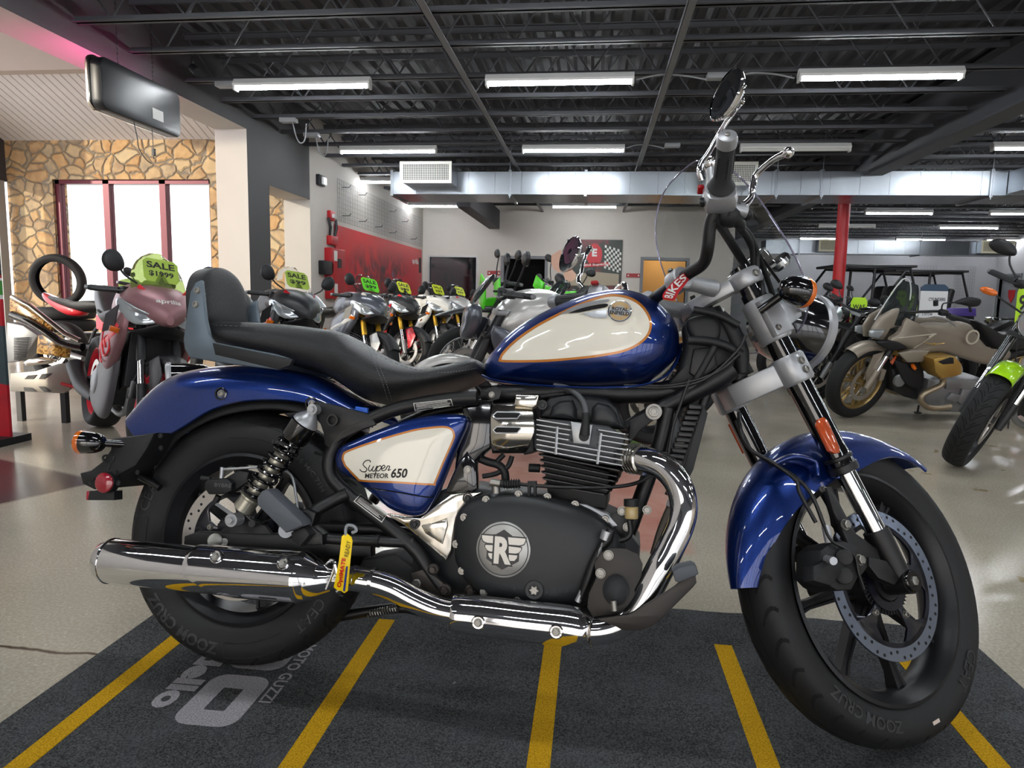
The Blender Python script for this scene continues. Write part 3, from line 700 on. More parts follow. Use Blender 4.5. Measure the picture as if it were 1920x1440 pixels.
# side brace on the right leg (polished guard behind the stanchion)
pt(MB().tube(sps([(1588, 898), (1606, 912), (1638, 975), (1640, 992), (1632, 1000)], .095), .0052, 8, k=3), 'fork_guard', silver, lr, True)
P = sps([(1532, 787), (1542, 782), (1550, 790), (1572, 840), (1572, 850), (1562, 851), (1553, 846), (1530, 797)], .137)
pt(MB().slab(P, NR, .010, .003), 'side_reflector', ambr, lr, True, 'amber reflector on the fork')
b2 = ax+V3((0, .136, 0)); pt(MB().slab([b2+SA*.36+FW*-.012, b2+SA*.36+FW*.008, b2+SA*.44+FW*.008, b2+SA*.44+FW*-.012], NR, .01, .003), 'side_reflector', ambr, ll, True)
# triple clamps
def clamp(t, name, par, h=.045, tail=.09):
    c0 = ax+SA*t; mb = MB(); D = SA.cross(V3((0, 1, 0))).normalized(); D = D if D.x > 0 else -D
    for v in (.105, -.105):
        c = c0+V3((0, -v, 0)); mb.tube([c-SA*h/2, c-SA*(h/2-.006), c+SA*(h/2-.006), c+SA*h/2], [.034, .038, .038, .034], 28)
    for s in (1, -1):
        P = [c0+V3((0, -s*.10, 0))+D*.026, c0+V3((0, -s*.10, 0))-D*.03, c0+V3((0, -s*.05, 0))-D*tail, c0-D*(tail+.012), c0-D*.03, c0+V3((0, -s*.05, 0))+D*.0]
        mb.slab(P, SA, h*.8, .004)
    o = pt(mb, name, silver, par, True)
    for dz in (-.011, .011) if h > .05 else (0,):
        pt(MB().bolt(c0+V3((0, -.143, 0))+SA*dz-D*.004, NR, .0075, .004, False, True), 'clamp_bolt', steel, o, True)
    return o
fork = empty('fork_clamps'); fork.parent = bike
clamp(.505, 'lower_clamp', fork, .066, .085); clamp(.735, 'upper_clamp', fork, .038, .075)
pt(MB().cyl(HP+SA*.84, HP+SA*1.10, .02, n=20), 'steering_stem', satin, fork, True)
# top sleeve rings above bracket & tube caps
for v in (.105, -.105): pt(MB().tube([ax+V3((0, -v, 0))+SA*.70, ax+V3((0, -v, 0))+SA*.765], .0235, 24), 'fork_tube_top', blackg, fork, True)
# lamp / windscreen bracket (silver block round each upper tube)
for v in (.105, -.105):
    c = ax+V3((0, -v, 0))+SA*.63; s = 1 if v > 0 else -1
    mb = MB().tube([c-SA*.052, c-SA*.046, c+SA*.046, c+SA*.052], [.033, .037, .037, .033], 28)
    D = V3((cos(RAKE), 0, sin(RAKE)))
    mb.slab([c+SA*.03+D*.02+NR*.018*s, c-SA*.035+D*.02+NR*.018*s, c-SA*.022+D*.085+NR*.018*s, c-SA*.002+D*.098+NR*.018*s, c+SA*.014+D*.088+NR*.018*s], NR, .014, .003)
    mb.slab([c+SA*.042-D*.036+NR*.03*s, c+SA*.042+D*.022+NR*.03*s, c-SA*.045+D*.022+NR*.03*s, c-SA*.045-D*.036+NR*.03*s], NR, .018, .004)
    o = pt(mb, 'lamp_bracket', silver, fork, True)
    for q in (.028, -.028): pt(MB().bolt(c+SA*q-D*.024+NR*(.040*s), NR*s, .006, .005, False), 'bracket_bolt', steel, o, True)
    pt(MB().cyl(c+D*.086+NR*.012*s, c+D*.086+NR*.034*s, .013, n=20).cyl(c+D*.086+NR*.034*s, c+D*.086+NR*.037*s, .016, n=20), 'bracket_boss', silver, o, True)
# headlight
hc = V3((1.405, 0, .952)); hd = V3((1, 0, -.06)).normalized()
hl = empty('headlight'); hl.parent = bike
pt(MB().lathe([(.02, -.115), (.055, -.105), (.082, -.07), (.093, -.02), (.095, .02)], hc, hd, 40, cap=True), 'lamp_shell', blackg, hl, True)
pt(MB().lathe([(.095, .018), (.101, .022), (.101, .04), (.094, .047), (.088, .04)], hc, hd, 40), 'lamp_rim', silver, hl, True)
pt(MB().lathe([(.001, .055), (.05, .05), (.09, .038)], hc, hd, 40), 'lamp_glass', mat('lens_clear', '#dfe6ea', .05, spec=1., coat=1.), hl, True)
# front indicators
def indicator(name, root, c, d, S, r=.034, L=.062):
    """bullet lamp: d = direction its lens faces"""
    o = empty(name); o.parent = bike; d = vv(d).normalized(); c = vv(c)
    pt(MB().lathe([(.002, -L*.82), (r*.38, -L*.80), (r*.66, -L*.70), (r*.87, -L*.50), (r*.97, -L*.25), (r, .0)], c, d, 32), 'lamp_shell', blackg, o, S)
    pt(MB().lathe([(r, -.002), (r*1.03, .002), (r*1.0, .010), (r*.8, .015), (.002, .018)], c, d, 32), 'amber_lens', amber, o, S)
    pt(MB().cyl(root, c-d*L*.5+(vv(root)-(c-d*L*.5)).normalized()*r*.5, .0095, .009, n=16), 'lamp_stem', blackg, o, S)
    return o
ic = sp(1503, 548, .21); indicator('indicator', sp(1425, 583, .145), ic, (1, -.0, .02), True, .033, .068)
il = V3((ic.x, -ic.y, ic.z)); rl_ = sp(1425, 583, .145); indicator('indicator', V3((rl_.x, -rl_.y, rl_.z)), il, (1, 0, .02), True, .033, .068)
# handlebar, clamps, grips
def mir(p): return V3((p.x, -p.y, p.z))
hb = empty('handlebar'); hb.parent = bike
ge = sp(1363, 264, .36); gs = sp(1352, 352, .265); gd = (gs-ge).normalized()
bar = [gs+gd*-.02, sp(1346, 385, .235), sp(1332, 420, .205), sp(1327, 465, .175), sp(1318, 494, .14), sp(1292, 512, .10)]
barR = cr(bar, 5); mid = [V3((barR[-1].x+.0, y, barR[-1].z)) for y in (-.06, -.03, 0, .03, .06)]
full = barR+mid+[mir(p) for p in reversed(barR)]
full = [p for i, p in enumerate(full) if i == 0 or (p-full[i-1]).length > .003]
pt(MB().tube(full, .0135, 18), 'bar_tube', satin, hb, True)
rz_c = barR[-1]
for s in (1, -1):
    c = V3((rz_c.x, -s*.062, rz_c.z)); mb = MB()
    mb.tube([c+V3((0, .02, 0)), c+V3((0, .017, 0)), c+V3((0, -.017, 0)), c+V3((0, -.02, 0))], [.024, .027, .027, .024], 26)
    base = ax+SA*.75+V3((-.07, -s*.062, 0)); base = V3((ax.x-sin(RAKE)*.74-.055, -s*.062, ax.z+cos(RAKE)*.74-.02))
    mb.tube([c+(base-c)*.1, c+(base-c)*.5, base], [.021, .017, .021], 20)
    r_ = pt(mb, 'riser', silver, hb, True)
    pt(MB().bolt(c+V3((-.02, 0, .02)), (-.4, 0, 1), .006, .005, False), 'riser_bolt', steel, r_, True)
for s in (1, -1):
    f = (lambda p: p) if s == 1 else mir
    a, b = f(ge), f(gs); d = (b-a).normalized()
    g = empty('grip_set'); g.parent = hb
    pt(MB().tube([a+d*.012, a+d*.016, a+d*.03, a+(b-a)*.5, b-d*.025, b-d*.012, b-d*.004, b], [.0165, .018, .0165, .0175, .018, .024, .028, .026], 28), 'grip', mat('grip_rubber', '#2a2c2e', .6), g, True)
    pt(MB().tube([a-d*.014, a-d*.012, a-d*.004, a+d*.01, a+d*.012], [.012, .0175, .020, .0195, .017], 28), 'bar_end', silver, g, True)
    pt(MB().bolt(a-d*.0145, -d, .005, .002, False, False), 'bar_end_screw', steel, g, True)
    # ribs along the grip
    x, y = perp(d); mb = MB()
    for k in range(5): mb.tube([a+d*.03+(x*cos(k*1.256)+y*sin(k*1.256))*.0175, b-d*.035+(x*cos(k*1.256)+y*sin(k*1.256))*.0185], .0017, 5)
    pt(mb, 'grip_ribs', MATS['grip_rubber'], g, True)
    c = b+d*.026; u_ = (UP-d*UP.dot(d)).normalized(); sd = d.cross(u_); R3 = Matrix((sd, d, u_)).transposed()
    mb = MB().rbox(c, (.066, .05, .062), R3, .016); pt(mb, 'switch_housing', silver, g, True)
    mb = MB().rbox(c+u_*-.01+sd*(-.036*s), (.012, .014, .016), R3, .003); pt(mb, 'switch', plast, g, True)
    mb = MB().rbox(c+u_*.028+sd*(.036 if s == 1 else -.036)*-1, (.014, .02, .01), R3, .003); pt(mb, 'kill_switch', mat('switch_red', '#a3141a', .3), g, True)
# right lever and master cylinder, traced
lv = sps([(1392, 388, .24), (1407, 372, .245), (1411, 350, .25), (1418, 328, .262), (1445, 303, .30), (1470, 289, .33), (1478, 286, .34)])
lvp = empty('brake_lever'); lvp.parent = bike
for f in (lambda p: p, mir):
    o = pt(MB().tube([f(p) for p in cr(lv, 5)], [.013, .011, .009, .009, .010, .0085, .0085, .0085, .0095, .011, .0105], 14, flat=(1, .75)).sph(f(lv[-1]), .0115, 14), 'lever', chrome, lvp, True)
    mc = [f(sp(1372, 392, .235)), f(sp(1400, 398, .245))]
    pt(MB().cyl(mc[0]+(mc[0]-mc[1]), mc[1], .013, n=20, ch=.002), 'master_cylinder', silver, lvp, True)
    pt(MB().tube([f(p) for p in sps([(1360, 398, .235), (1376, 410, .23), (1388, 420, .22), (1392, 428, .21)])], [.014, .016, .012, .008], 14), 'lever_switch', plast, lvp, True)
    pt(MB().sph(f(sp(1402, 402, .24)), .011, 14), 'pivot', plast, lvp, True)
# reservoir (chrome ball top) behind the grip
pt(MB().sph(sp(1333, 305, .19), (.022, .022, .024), 20), 'reservoir', chrome, lvp, True)
pt(MB().cyl(sp(1333, 318, .19), sp(1338, 345, .19), .012, n=16), 'reservoir_neck', silver, lvp, True)
# mirrors
def mirror(f, s):
    o = empty('mirror'); o.parent = bike
    hc_ = f(sp(1364, 178, .335)); nn = V3((-1, 0.06*s, .12)).normalized()
    stem = sps([(1317, 338, .25), (1313, 322, .255), (1316, 305, .26), (1330, 285, .27), (1352, 245, .29), (1375, 210, .31), (1388, 190, .315)]) 
    S_ = [f(p) for p in cr(stem, 4)]
    pt(MB().tube(S_, [.0075, .007, .006, .0055, .005, .0055, .009], 14).sph(S_[-1], .0095, 14), 'mirror_stem', chrome, o, True)
    S2 = [S_[-1], (S_[-1]+hc_)/2-nn*.02, hc_-nn*.012]
    pt(MB().tube(S2, .0055, 12), 'mirror_joint', chrome, o, True)
    pt(MB().lathe([(.002, -.022), (.025, -.020), (.045, -.012), (.053, -.002), (.055, .003), (.052, .006)], hc_, nn, 40), 'mirror_shell', chrome, o, True)
    pt(MB().lathe([(.0005, .003), (.0515, .004)], hc_, nn, 40), 'mirror_glass', mat('mirror_glass', '#c6cbd0', .01, 1.), o, True)
mirror(lambda p: p, 1); mirror(mir, -1)
# clocks
kc = sp(1405, 500, .0)
pt(MB().lathe([(.03, -.05), (.055, -.035), (.060, .0), (.058, .012), (.050, .010)], kc, V3((-.75, 0, .65)), 36, cap=True).lathe([(.02, -.02), (.03, -.012), (.032, .0), (.028, .006)], kc+V3((0.02, -.075, -.02)), V3((-.75, 0, .65)), 28, cap=True), 'instrument', chrome, fork, True)
pt(MB().lathe([(.001, .008), (.052, .009)], kc, V3((-.75, 0, .65)), 36).lathe([(.001, .004), (.027, .005)], kc+V3((0.02, -.075, -.02)), V3((-.75, 0, .65)), 28), 'instrument_glass', mat('clock_glass', '#101218', .05, coat=1.), fork, True)
# windshield
def shp(t, k, q=0.):
    u0, kk, c_, w0, w1, hw, wm, ny = 1.283, .622, 1.166, .899, 1.326, .187, .168, 2.539
    cw, h = (w0+w1)/2, (w1-w0)/2; cc, ss = cos(t), sin(t)
    v = hw*math.copysign(abs(cc)**(2/ny), cc)*(1-wm*ss)*k; w_ = cw+h*math.copysign(abs(ss)**(2/ny), ss)*k
    return V3((u0-kk*(w_-1.)-c_*v*v+q, -v, w_))
ws = empty('windshield'); ws.parent = bike
n = 72; rings = [[shp(2*PI*i/n, k, 0) for i in range(n)] for k in (.02, .2, .4, .6, .8, .93, 1.)]+[[shp(2*PI*i/n, k, .0035) for i in range(n)] for k in (1., .93, .8, .6, .4, .2, .02)]
pt(MB().loft(rings, True), 'screen', mat('clear_acrylic', '#e6eaea', .0, trans=1., ior=1.47, spec=.6), ws, True)
pt(MB().tube([shp(2*PI*i/n, 1.003, .0017) for i in range(n+1)], .0022, 6), 'screen_edge', mat('acrylic_edge', '#b9b4cc', .1, trans=.7, ior=1.3), ws, True)
for s in (1, -1):
    for a, b in ((sps([(1413, 470, .12), (1432, 520, .125), (1450, 575, .13)]), .008), (sps([(1413, 470, .12), (1450, 520, .14), (1480, 560, .16)]), .007)):
        q = [V3((p.x+.01, p.y*s, p.z)) for p in a]; pt(MB().tube(q, b, 8, k=3, flat=(1, .35)), 'screen_bracket', plast, ws, True)
pt(MB().rbox(shp(-1.2, .72, -.012), (.004, .055, .075), None, .001), 'screen_sticker', mat('sticker_pale', '#b9c9cf', .6, var=.4, vscale=60.), ws, True)
# front fender in steering frame
fen = empty('front_fender'); fen.parent = bike
def arch(c, R0, a0, a1, hw, dp, n=40, th=.003, prof=None, endr=None):
    outer, inner = [], []
    for i in range(n+1):
        t = i/n; a = rad(a0+(a1-a0)*t); e = min(1, (min(t, 1-t)*n/5)); k = (sin(e*PI/2)) if endr is None else 1
        R = R0(t) if callable(R0) else R0; H = hw(t) if callable(hw) else hw; Dp = dp(t) if callable(dp) else dp
        er = V3((cos(a), 0, sin(a))); 
        for arr, o_ in ((outer, 0), (inner, th)):
            q = []
            for j in range(17):
                s = -1+2*j/16; b = s*PI/2
                q.append(c+er*(R-o_-Dp*(1-abs(cos(b))**.9))+V3((0, -(H-o_)*math.copysign(abs(sin(b))**.85, s), 0)))
            arr.append(q)
    return [o+list(reversed(i)) for o, i in zip(outer, inner)]
pt(MB().loft(arch(FC, lambda t: .361+.012*abs(t-.4), 54, 184, lambda t: (.072+.006*sin(PI*t))*(1 if t < .66 else 1-.62*((t-.66)/.34)**1.8), lambda t: (.03+.085*sin(PI/2*min(1, t/.4))**2) if t < .4 else (.115 if t < .55 else .115-.075*((t-.55)/.45)**1.2)), True), 'fender_shell', blue, fen, True)
pt(MB().tube(sps([(1445, 873, .07), (1480, 860, .08), (1520, 870, .09), (1530, 895, .095)]), [.012, .024, .022, .012], 24, k=5, flat=(1, .4)), 'fender_lug', blue, fen, True)
for s in (1, -1):
    pt(MB().slab([V3((p.x, p.y*s, p.z)) for p in sps([(1540, 915), (1557, 912), (1565, 925), (1580, 970), (1610, 1030), (1625, 1060), (1590, 1020), (1560, 985), (1555, 950)], .085)], NR, .008, .001), 'fender_stay', satin, fen, True)
# front caliper
cal = empty('front_caliper'); cal.parent = bike
pt(MB().slab(sps([(1515, 1035), (1533, 1020), (1560, 1018), (1588, 1030), (1590, 1075), (1572, 1108), (1545, 1110), (1528, 1100), (1514, 1085)], .088), NR, .07, .006), 'caliper_body', plast, cal, True)
for q in ((1583, 1045), (1583, 1080)): pt(MB().cyl(sp(*q, .12), sp(*q, .137), .0165, n=24, ch=.003), 'caliper_piston_cover', plast, cal, True)
pt(MB().slab(sps([(1515, 1062), (1555, 1045), (1575, 1065), (1548, 1100), (1515, 1090)], .12), NR, .03, .004), 'caliper_cover', plast, cal, True)
for i, q in enumerate(((1541, 918), (1584, 984), (1611, 1050), (1605, 1125), (1708, 1130), (1668, 1180))):
    if i < 3: pt(MB().bolt(sp(*q, .125 if i else .1), NR, .0095 if i else .006, .010), 'caliper_bolt', steel, cal, True)
pt(MB().slab(sps([(1545, 915), (1562, 930), (1600, 1000), (1640, 1030), (1655, 1075), (1625, 1060), (1610, 1080), (1590, 1070), (1590, 1030), (1570, 985), (1558, 960)], .108), NR, .014, .003), 'caliper_mount', satin, cal, True)
pt(MB().slab(sps([(1622, 1045), (1655, 1052), (1680, 1085), (1670, 1098), (1640, 1085), (1622, 1062)], .11), NR, .02, .003), 'axle_gusset', satin, cal, True)
pt(MB().cyl(sp(1548, 985, .12), sp(1555, 1018, .12), .0085, n=14), 'banjo_fitting', silver, cal, True); pt(MB().cyl(sp(1550, 1048, .13), sp(1563, 1052, .155), .008, n=14), 'bleed_nipple', silver, cal, True)
for i, L in enumerate(([(1385, 775, .03), (1388, 800, .05), (1400, 835, .06), (1440, 865, .07), (1485, 890, .1), (1520, 925, .12), (1545, 985, .12)],
          [(1545, 985, .125), (1560, 1015, .13), (1600, 1040, .13), (1610, 1075, .125), (1620, 1105, .12)], [(1380, 790, .03), (1405, 840, .07), (1450, 868, .085), (1492, 900, .11), (1500, 925, .11), (1530, 980, .12)])):
    pt(MB().tube(sps(L), .0042 if i != 1 else .003, 10, k=5), 'brake_hose', satin, cal, True)
# ---------------- rear fender, seat, backrest
def bez(L, k=5): return cr([V3((x, y, 0)) for x, y in L], k)
def arch_px(top, bot, vb, hw, n=36, th=.003, ext=None, e1=.9, e2=.85):
    """valanced fender from traced crown line (v=0) and near lower edge line (v=vb)"""
    T = cr([bp(x, y, 0) for x, y in top], 8); B = cr([bp(x, y, vb) for x, y in bot], 8)
    rings = []
    for i in range(n+1):
        t = i/n; a = T[int(t*(len(T)-1))]; b = B[int(t*(len(B)-1))]; b = V3((b.x, 0, b.z)); o, q = [], []
        for arr, off in ((o, 0), (q, th)):
            for j in range(21):
                s = -1+2*j/20; g = s*PI/2; f = 1-abs(cos(g))**e1; d = (b-a)
                arr.append(a-V3((0, 0, off))+d*f+V3((0, -(hw-off)*math.copysign(abs(sin(g))**e2, s), 0)))
        rings.append(o+list(reversed(q)))
    return MB().loft(rings, True)
rf = empty('rear_fender'); rf.parent = bike
top = [(270, 778), (292, 745), (325, 715), (365, 698), (420, 689), (480, 686), (540, 692), (600, 705), (650, 730), (700, 760)]
bot = [(255, 820), (308, 816), (345, 798), (395, 768), (450, 752), (510, 748), (560, 752), (610, 765), (650, 782), (700, 800)]
fsh = pt(arch_px(top, bot, .11, .112, e1=.75, e2=.7), 'fender_shell', blue, rf)
for q in ((414, 738), (584, 757)):
    c = bp(*q, .113); pt(MB().lathe([(.0165, -.004), (.0165, .001), (.013, .0015), (.012, -.002)], c, NR, 28), 'bolt_recess', blackg, rf); pt(MB().bolt(c+NR*-.002, NR, .008, .006, False, True), 'fender_bolt', steel, rf)
top2 = [(330, 790), (380, 760), (440, 742), (500, 736), (560, 740), (610, 752), (655, 780)]
bot2 = [(290, 880), (330, 825), (385, 790), (440, 772), (510, 765), (570, 775), (640, 800)]
pt(arch_px(top2, bot2, .09, .092), 'inner_fender', plast, rf)
tail = pt(MB().slab(bps([(252, 822), (300, 816), (332, 812), (318, 842), (298, 872), (268, 888), (246, 912), (218, 914), (200, 905), (195, 884), (214, 879), (236, 862), (250, 842)], .085), NR, .17, .012), 'tail_piece', plast, rf)
pt(MB().tube(bps([(262, 893), (285, 905), (300, 915)], .1), .009, 10), 'tail_strut', satin, rf)
for q in ((301, 817), (302, 840), (216, 886), (258, 886), (222, 906)): pt(MB().bolt(bp(*q, .172), NR, .005, .003, False), 'tail_bolt', plast, tail)
tl = empty('tail_reflector'); tl.parent = bike
c = bp(196, 905, .18)
pt(MB().cyl(c-NR*.02, c, .026, n=32), 'reflector_housing', plast, tl); pt(MB().lathe([(.0245, 0), (.0245, .003), (.022, .005), (.001, .006)], c, NR, 32), 'reflector_lens', redl, tl)
pt(MB().slab(bps([(176, 920), (222, 920), (222, 937), (172, 937)], .15), NR, .03, .002), 'plate_bracket', plast, tl)
pt(MB().slab(bps([(171, 920), (176, 920), (175, 937), (170, 936)], .15), NR, .03, .001), 'rear_reflector', redl, tl)
pt(MB().tube(bps([(203, 880), (207, 868), (197, 866), (193, 858), (198, 854), (212, 855), (213, 862), (207, 868)], .17), .0028, 8, k=3), 'wire_loop', plast, tl); pt(MB().tube(bps([(177, 898), (168, 905), (171, 907), (178, 902)], .17), .0024, 8, k=3), 'wire_loop', plast, tl)
ri = bp(157, 829, .20); indicator('indicator', bp(252, 834, .15), ri, (-1, -.12, 0), False, .0285, .066)
indicator('indicator', bp(252, 834, .15)*V3((1, -1, 1)) if False else V3((bp(252, 834, .15).x, .15, bp(252, 834, .15).z)), V3((ri.x, .20, ri.z)), (-1, .12, 0), False, .0285, .066)
# seat: lofted sections
TOPS = [(386, 622), (395, 609), (420, 606), (470, 608), (520, 610), (560, 613), (600, 618), (640, 624), (665, 634), (700, 656), (735, 674), (770, 687), (805, 693), (840, 690), (872, 681), (895, 676), (905, 684)]
BOTS = [(386, 632), (395, 640), (420, 650), (470, 666), (520, 678), (560, 690), (600, 702), (640, 728), (665, 745), (700, 756), (735, 754), (770, 744), (805, 733), (840, 724), (872, 714), (895, 703), (905, 694)]
HWS = [.05, .085, .105, .11, .112, .115, .118, .125, .14, .158, .165, .162, .152, .135, .115, .095, .06]
rings = []
for (tx, ty), (bx_, by), hw in zip(TOPS, BOTS, HWS):
    a = bp(tx, ty, .0); b = bp(bx_, by, hw*.75); x = (a.x+b.x)/2; zc, h = (a.z+b.z)/2, (a.z-b.z)/2; q = []
    for j in range(36):
        g = 2*PI*j/36; cc, ss = cos(g), sin(g); e = 2.9
        sxx = a.x if ss > 0 else b.x
        q.append(V3((x+(sxx-x)*abs(ss), -hw*math.copysign(abs(cc)**(2/e), cc)*(1-.10*max(ss, 0)), zc+h*math.copysign(abs(ss)**(2/2.3), ss))))
    rings.append(q)
R2 = []
for j in range(36):
    R2.append(cr([r[j] for r in rings], 5))
rings = [[R2[j][i] for j in range(36)] for i in range(len(R2[0]))]
seat = pt(MB().loft(rings, True), 'seat', leath, sm=60)
SB = BVHTree.FromPolygons([tuple(v.co) for v in seat.data.vertices], [tuple(p.vertices) for p in seat.data.polygons])
def cast(bvh, px, py, off=.0008, fb=.1):
    o = BI@CAMP; d = (BI.to_3x3()@V3(ray(px, py))).normalized(); h = bvh.ray_cast(o, d)
    if h[0] is None: return bp(px, py, fb)
    nn = h[1] if h[1].dot(d) < 0 else -h[1]
    return h[0]+nn*off
for L in ([(648, 624), (672, 634), (692, 655), (706, 690), (718, 720), (728, 754)], [(656, 622), (680, 634), (700, 655), (713, 690), (725, 720), (735, 752)], [(700, 662), (760, 688), (820, 698), (860, 696), (896, 690)], [(400, 610), (460, 612), (530, 614), (600, 622), (645, 630)]):
    Q = bez(L, 14); mb = MB()
    for a, b in list(zip(Q, Q[1:]))[::2]:
        mb.tube([cast(SB, a.x, a.y, .0004), cast(SB, b.x, b.y, .0004)], .0007, 5)
    pt(mb, 'stitching', stitch, seat)
# backrest
br = empty('backrest'); br.parent = bike
pr_ = bp(387, 600, .105); ptp = bp(414, 506, 0.); bw = .104; zb, zt = pr_.z-.005, ptp.z; xb = -.150
P = [V3((xb, -bw*.93, zb)), V3((xb, -bw, zb+.03)), V3((xb, -bw, zb+(zt-zb)*.52)), V3((xb, -bw*.82, zt-.035)), V3((xb, -bw*.45, zt-.008)), V3((xb, 0, zt)), V3((xb, bw*.45, zt-.008)), V3((xb, bw*.82, zt-.035)), V3((xb, bw, zb+(zt-zb)*.52)), V3((xb, bw, zb+.03)), V3((xb, bw*.93, zb)), V3((xb, 0, zb-.006))]
P = [p+V3((-(p.z-zb)*.12, 0, 0)) for p in cr(P, 4, True)]
pad = pt(MB().inflate(P, (1, 0, .1), .022, .014, e=5.0, rim=.014), 'backrest_pad', leath, br, sm=60)
st = [p+V3((.027, 0, 0)) for p in P]; cc0 = sum(st, V3((0, 0, 0)))/len(st)
mb = MB(); st2 = [cc0+(p-cc0)*.93+V3((.004, 0, 0)) for p in st]
for a, b in list(zip(st2, st2[1:]+st2[:1])): mb.tube([a, a+(b-a)*.6], .0007, 5)
pt(mb, 'stitching', stitch, pad)
for s in (1, -1):
    f = (lambda L, v: bps(L, v)) if s == 1 else (lambda L, v: [V3((p.x, -p.y, p.z)) for p in bps(L, v)])
    o = pt(MB().slab(f([(370, 530), (380, 526), (384, 560), (388, 598), (396, 632), (404, 642), (520, 664), (551, 674), (545, 686), (524, 694), (440, 684), (359, 671), (349, 655), (347, 636), (353, 592), (360, 548)], .128), NR, .016, .004), 'backrest_bracket', greyp, br)
    pt(MB().slab(f([(400, 643), (551, 674), (545, 686), (524, 693), (405, 665)], .138), NR, .010, .003), 'grab_rail', plast, o)
    for q in ((370, 545), (367, 571)): pt(MB().bolt(f([q], .136)[0], NR*s, .0075, .005, False), 'bracket_bolt', steel, o)
# ---------------- tank
tank = empty('fuel_tank'); tank.parent = bike
OUT = [(908, 706), (904, 690), (910, 670), (925, 652), (950, 632), (980, 609), (1015, 590), (1055, 572), (1095, 557), (1130, 549), (1165, 546), (1200, 553), (1232, 568), (1256, 590), (1270, 616), (1275, 645), (1268, 672), (1250, 695), (1220, 711), (1185, 719), (1120, 722), (1050, 720), (980, 716), (935, 711)]
OUT = cr([bp(x, y if y < 700 else y+6, .0 if y < 640 else .03) for x, y in OUT], 4, True); OUT = [V3((p.x, 0, p.z)) for p in OUT]
cx = bp(1105, 650, .0)
def thw(p): 
    t = (p.x-.60)/.45; return max(.45, min(1, .50+.62*t)) if t < .8 else 1
def tank_mesh():
    mb = MB(); R = []; n = len(OUT); c = V3((cx.x, 0, cx.z-.015)); K = 16
    ts = [sin(PI/2*i/K) for i in range(K+1)]
    for t in [.02]+ts[1:]:
        q = []
        for p in OUT:
            e = 2.35; k = max(1-t**e, 0)**(1/e); pp = c+(p-c)*t
            low = 1+.04*max(0, (c.z-pp.z)/.09); q.append(pp+NR*(.150*k*thw(pp)*low))
        R.append(q)
    R = R+[[V3((p.x, -p.y, p.z)) for p in r] for r in reversed(R[:-1])]
    return mb.loft(R, True)
tb = pt(tank_mesh(), 'tank_shell', blue, tank, sm=60)
TB = BVHTree.FromPolygons([tuple(v.co) for v in tb.data.vertices], [tuple(p.vertices) for p in tb.data.polygons])
seam = [(905, 704, .075), (925, 712, .09), (980, 720, .11), (1050, 725, .13), (1120, 727, .14), (1190, 724, .135), (1230, 714, .12), (1255, 698, .09), (1270, 674, .05), (1277, 645, .0)]
s1 = bps(seam); pt(MB().tube(cr(s1, 6), .0055, 8, flat=(1, .5)).tube([mir(p) for p in cr(s1, 6)], .0055, 8, flat=(1, .5)), 'tank_seam', blue, tank)
zf = min(p.z for p in OUT)
def offs(L, d):
    """offset closed 2-D pixel outline inward by d"""
    n = len(L); o = []; ar = sum(L[i].x*L[(i+1) % n].y-L[(i+1) % n].x*L[i].y for i in range(n)); s = 1 if ar > 0 else -1
    for i in range(n):
        e = (L[(i+1) % n]-L[i-1]).normalized(); o.append(L[i]+V3((-e.y, e.x, 0))*d*s)
    return o
def decal(bvh, L, off, rings=9, c=None, fb=.1, sub=1):
    c = c or sum(L, V3((0, 0, 0)))/len(L); mb = MB(); R = []
    for k in range(rings+1):
        t = .02+.98*k/rings; R.append([cast(bvh, (c+(p-c)*t).x, (c+(p-c)*t).y, off, fb) for p in L])
    n = len(L); mb.add([p for r in R for p in r], [(i*n+j, i*n+(j+1) % n, (i+1)*n+(j+1) % n, (i+1)*n+j) for i in range(rings) for j in range(n)]+[tuple(range(n))])
    return mb
def band(bvh, A, B, off, fb=.1):
    n = len(A); return MB().add([cast(bvh, p.x, p.y, off, fb) for p in A]+[cast(bvh, p.x, p.y, off, fb) for p in B], [(i, (i+1) % n, n+(i+1) % n, n+i) for i in range(n)])
TP = bez([(941, 679), (937, 671), (943, 660), (965, 638), (1000, 613), (1040, 591), (1080, 572), (1120, 557), (1150, 552), (1180, 557), (1203, 571), (1218, 592), (1222, 612), (1215, 631), (1198, 647), (1170, 660), (1130, 668), (1080, 674), (1010, 679)], 1)
TP = cr(TP, 5, True); TI = offs(TP, 4.5)
pt(decal(TB, TI, .0006, 14, V3((1090, 620, 0))), 'cream_panel', cream, tank, sm=60)
pt(band(TB, TP, TI, .0009), 'gold_pinstripe', gold, tank, sm=60)
# tank badge
bc = cast(TB, 1162, 586, .004); bd = TB.find_nearest(bc)[1]; bd = bd if bd.y < 0 else -bd; bd = (bd+NR*.8).normalized(); bu = (UP-bd*UP.dot(bd)).normalized(); bu = Matrix.Rotation(rad(-4), 3, bd)@bu; bx = bu.cross(bd)
badge = pt(MB().lathe([(.0275, -.012), (.0275, .002), (.0262, .0045), (.0245, .0035)], bc, bd, 44).lathe([(.001, .003), (.0245, .003)], bc, bd, 44), 'tank_badge', chrome, tank)
pt(MB().lathe([(.001, .0032), (.0242, .0032)], bc, bd, 44), 'badge_face', silver, badge)
mb = MB()
for a0, a1 in ((25, 155), (205, 335)):
    for k in range(13):
        a = rad(a0+(a1-a0)*k/12); er = bx*cos(a)+bu*sin(a); et = bd.cross(er); r0, r1 = .012, .0225
        mb.add([bc+er*r0-et*.0005+bd*.0036, bc+er*r0+et*.0005+bd*.0036, bc+er*r1+et*.0016+bd*.0036, bc+er*r1-et*.0016+bd*.0036], [(0, 1, 2, 3)])
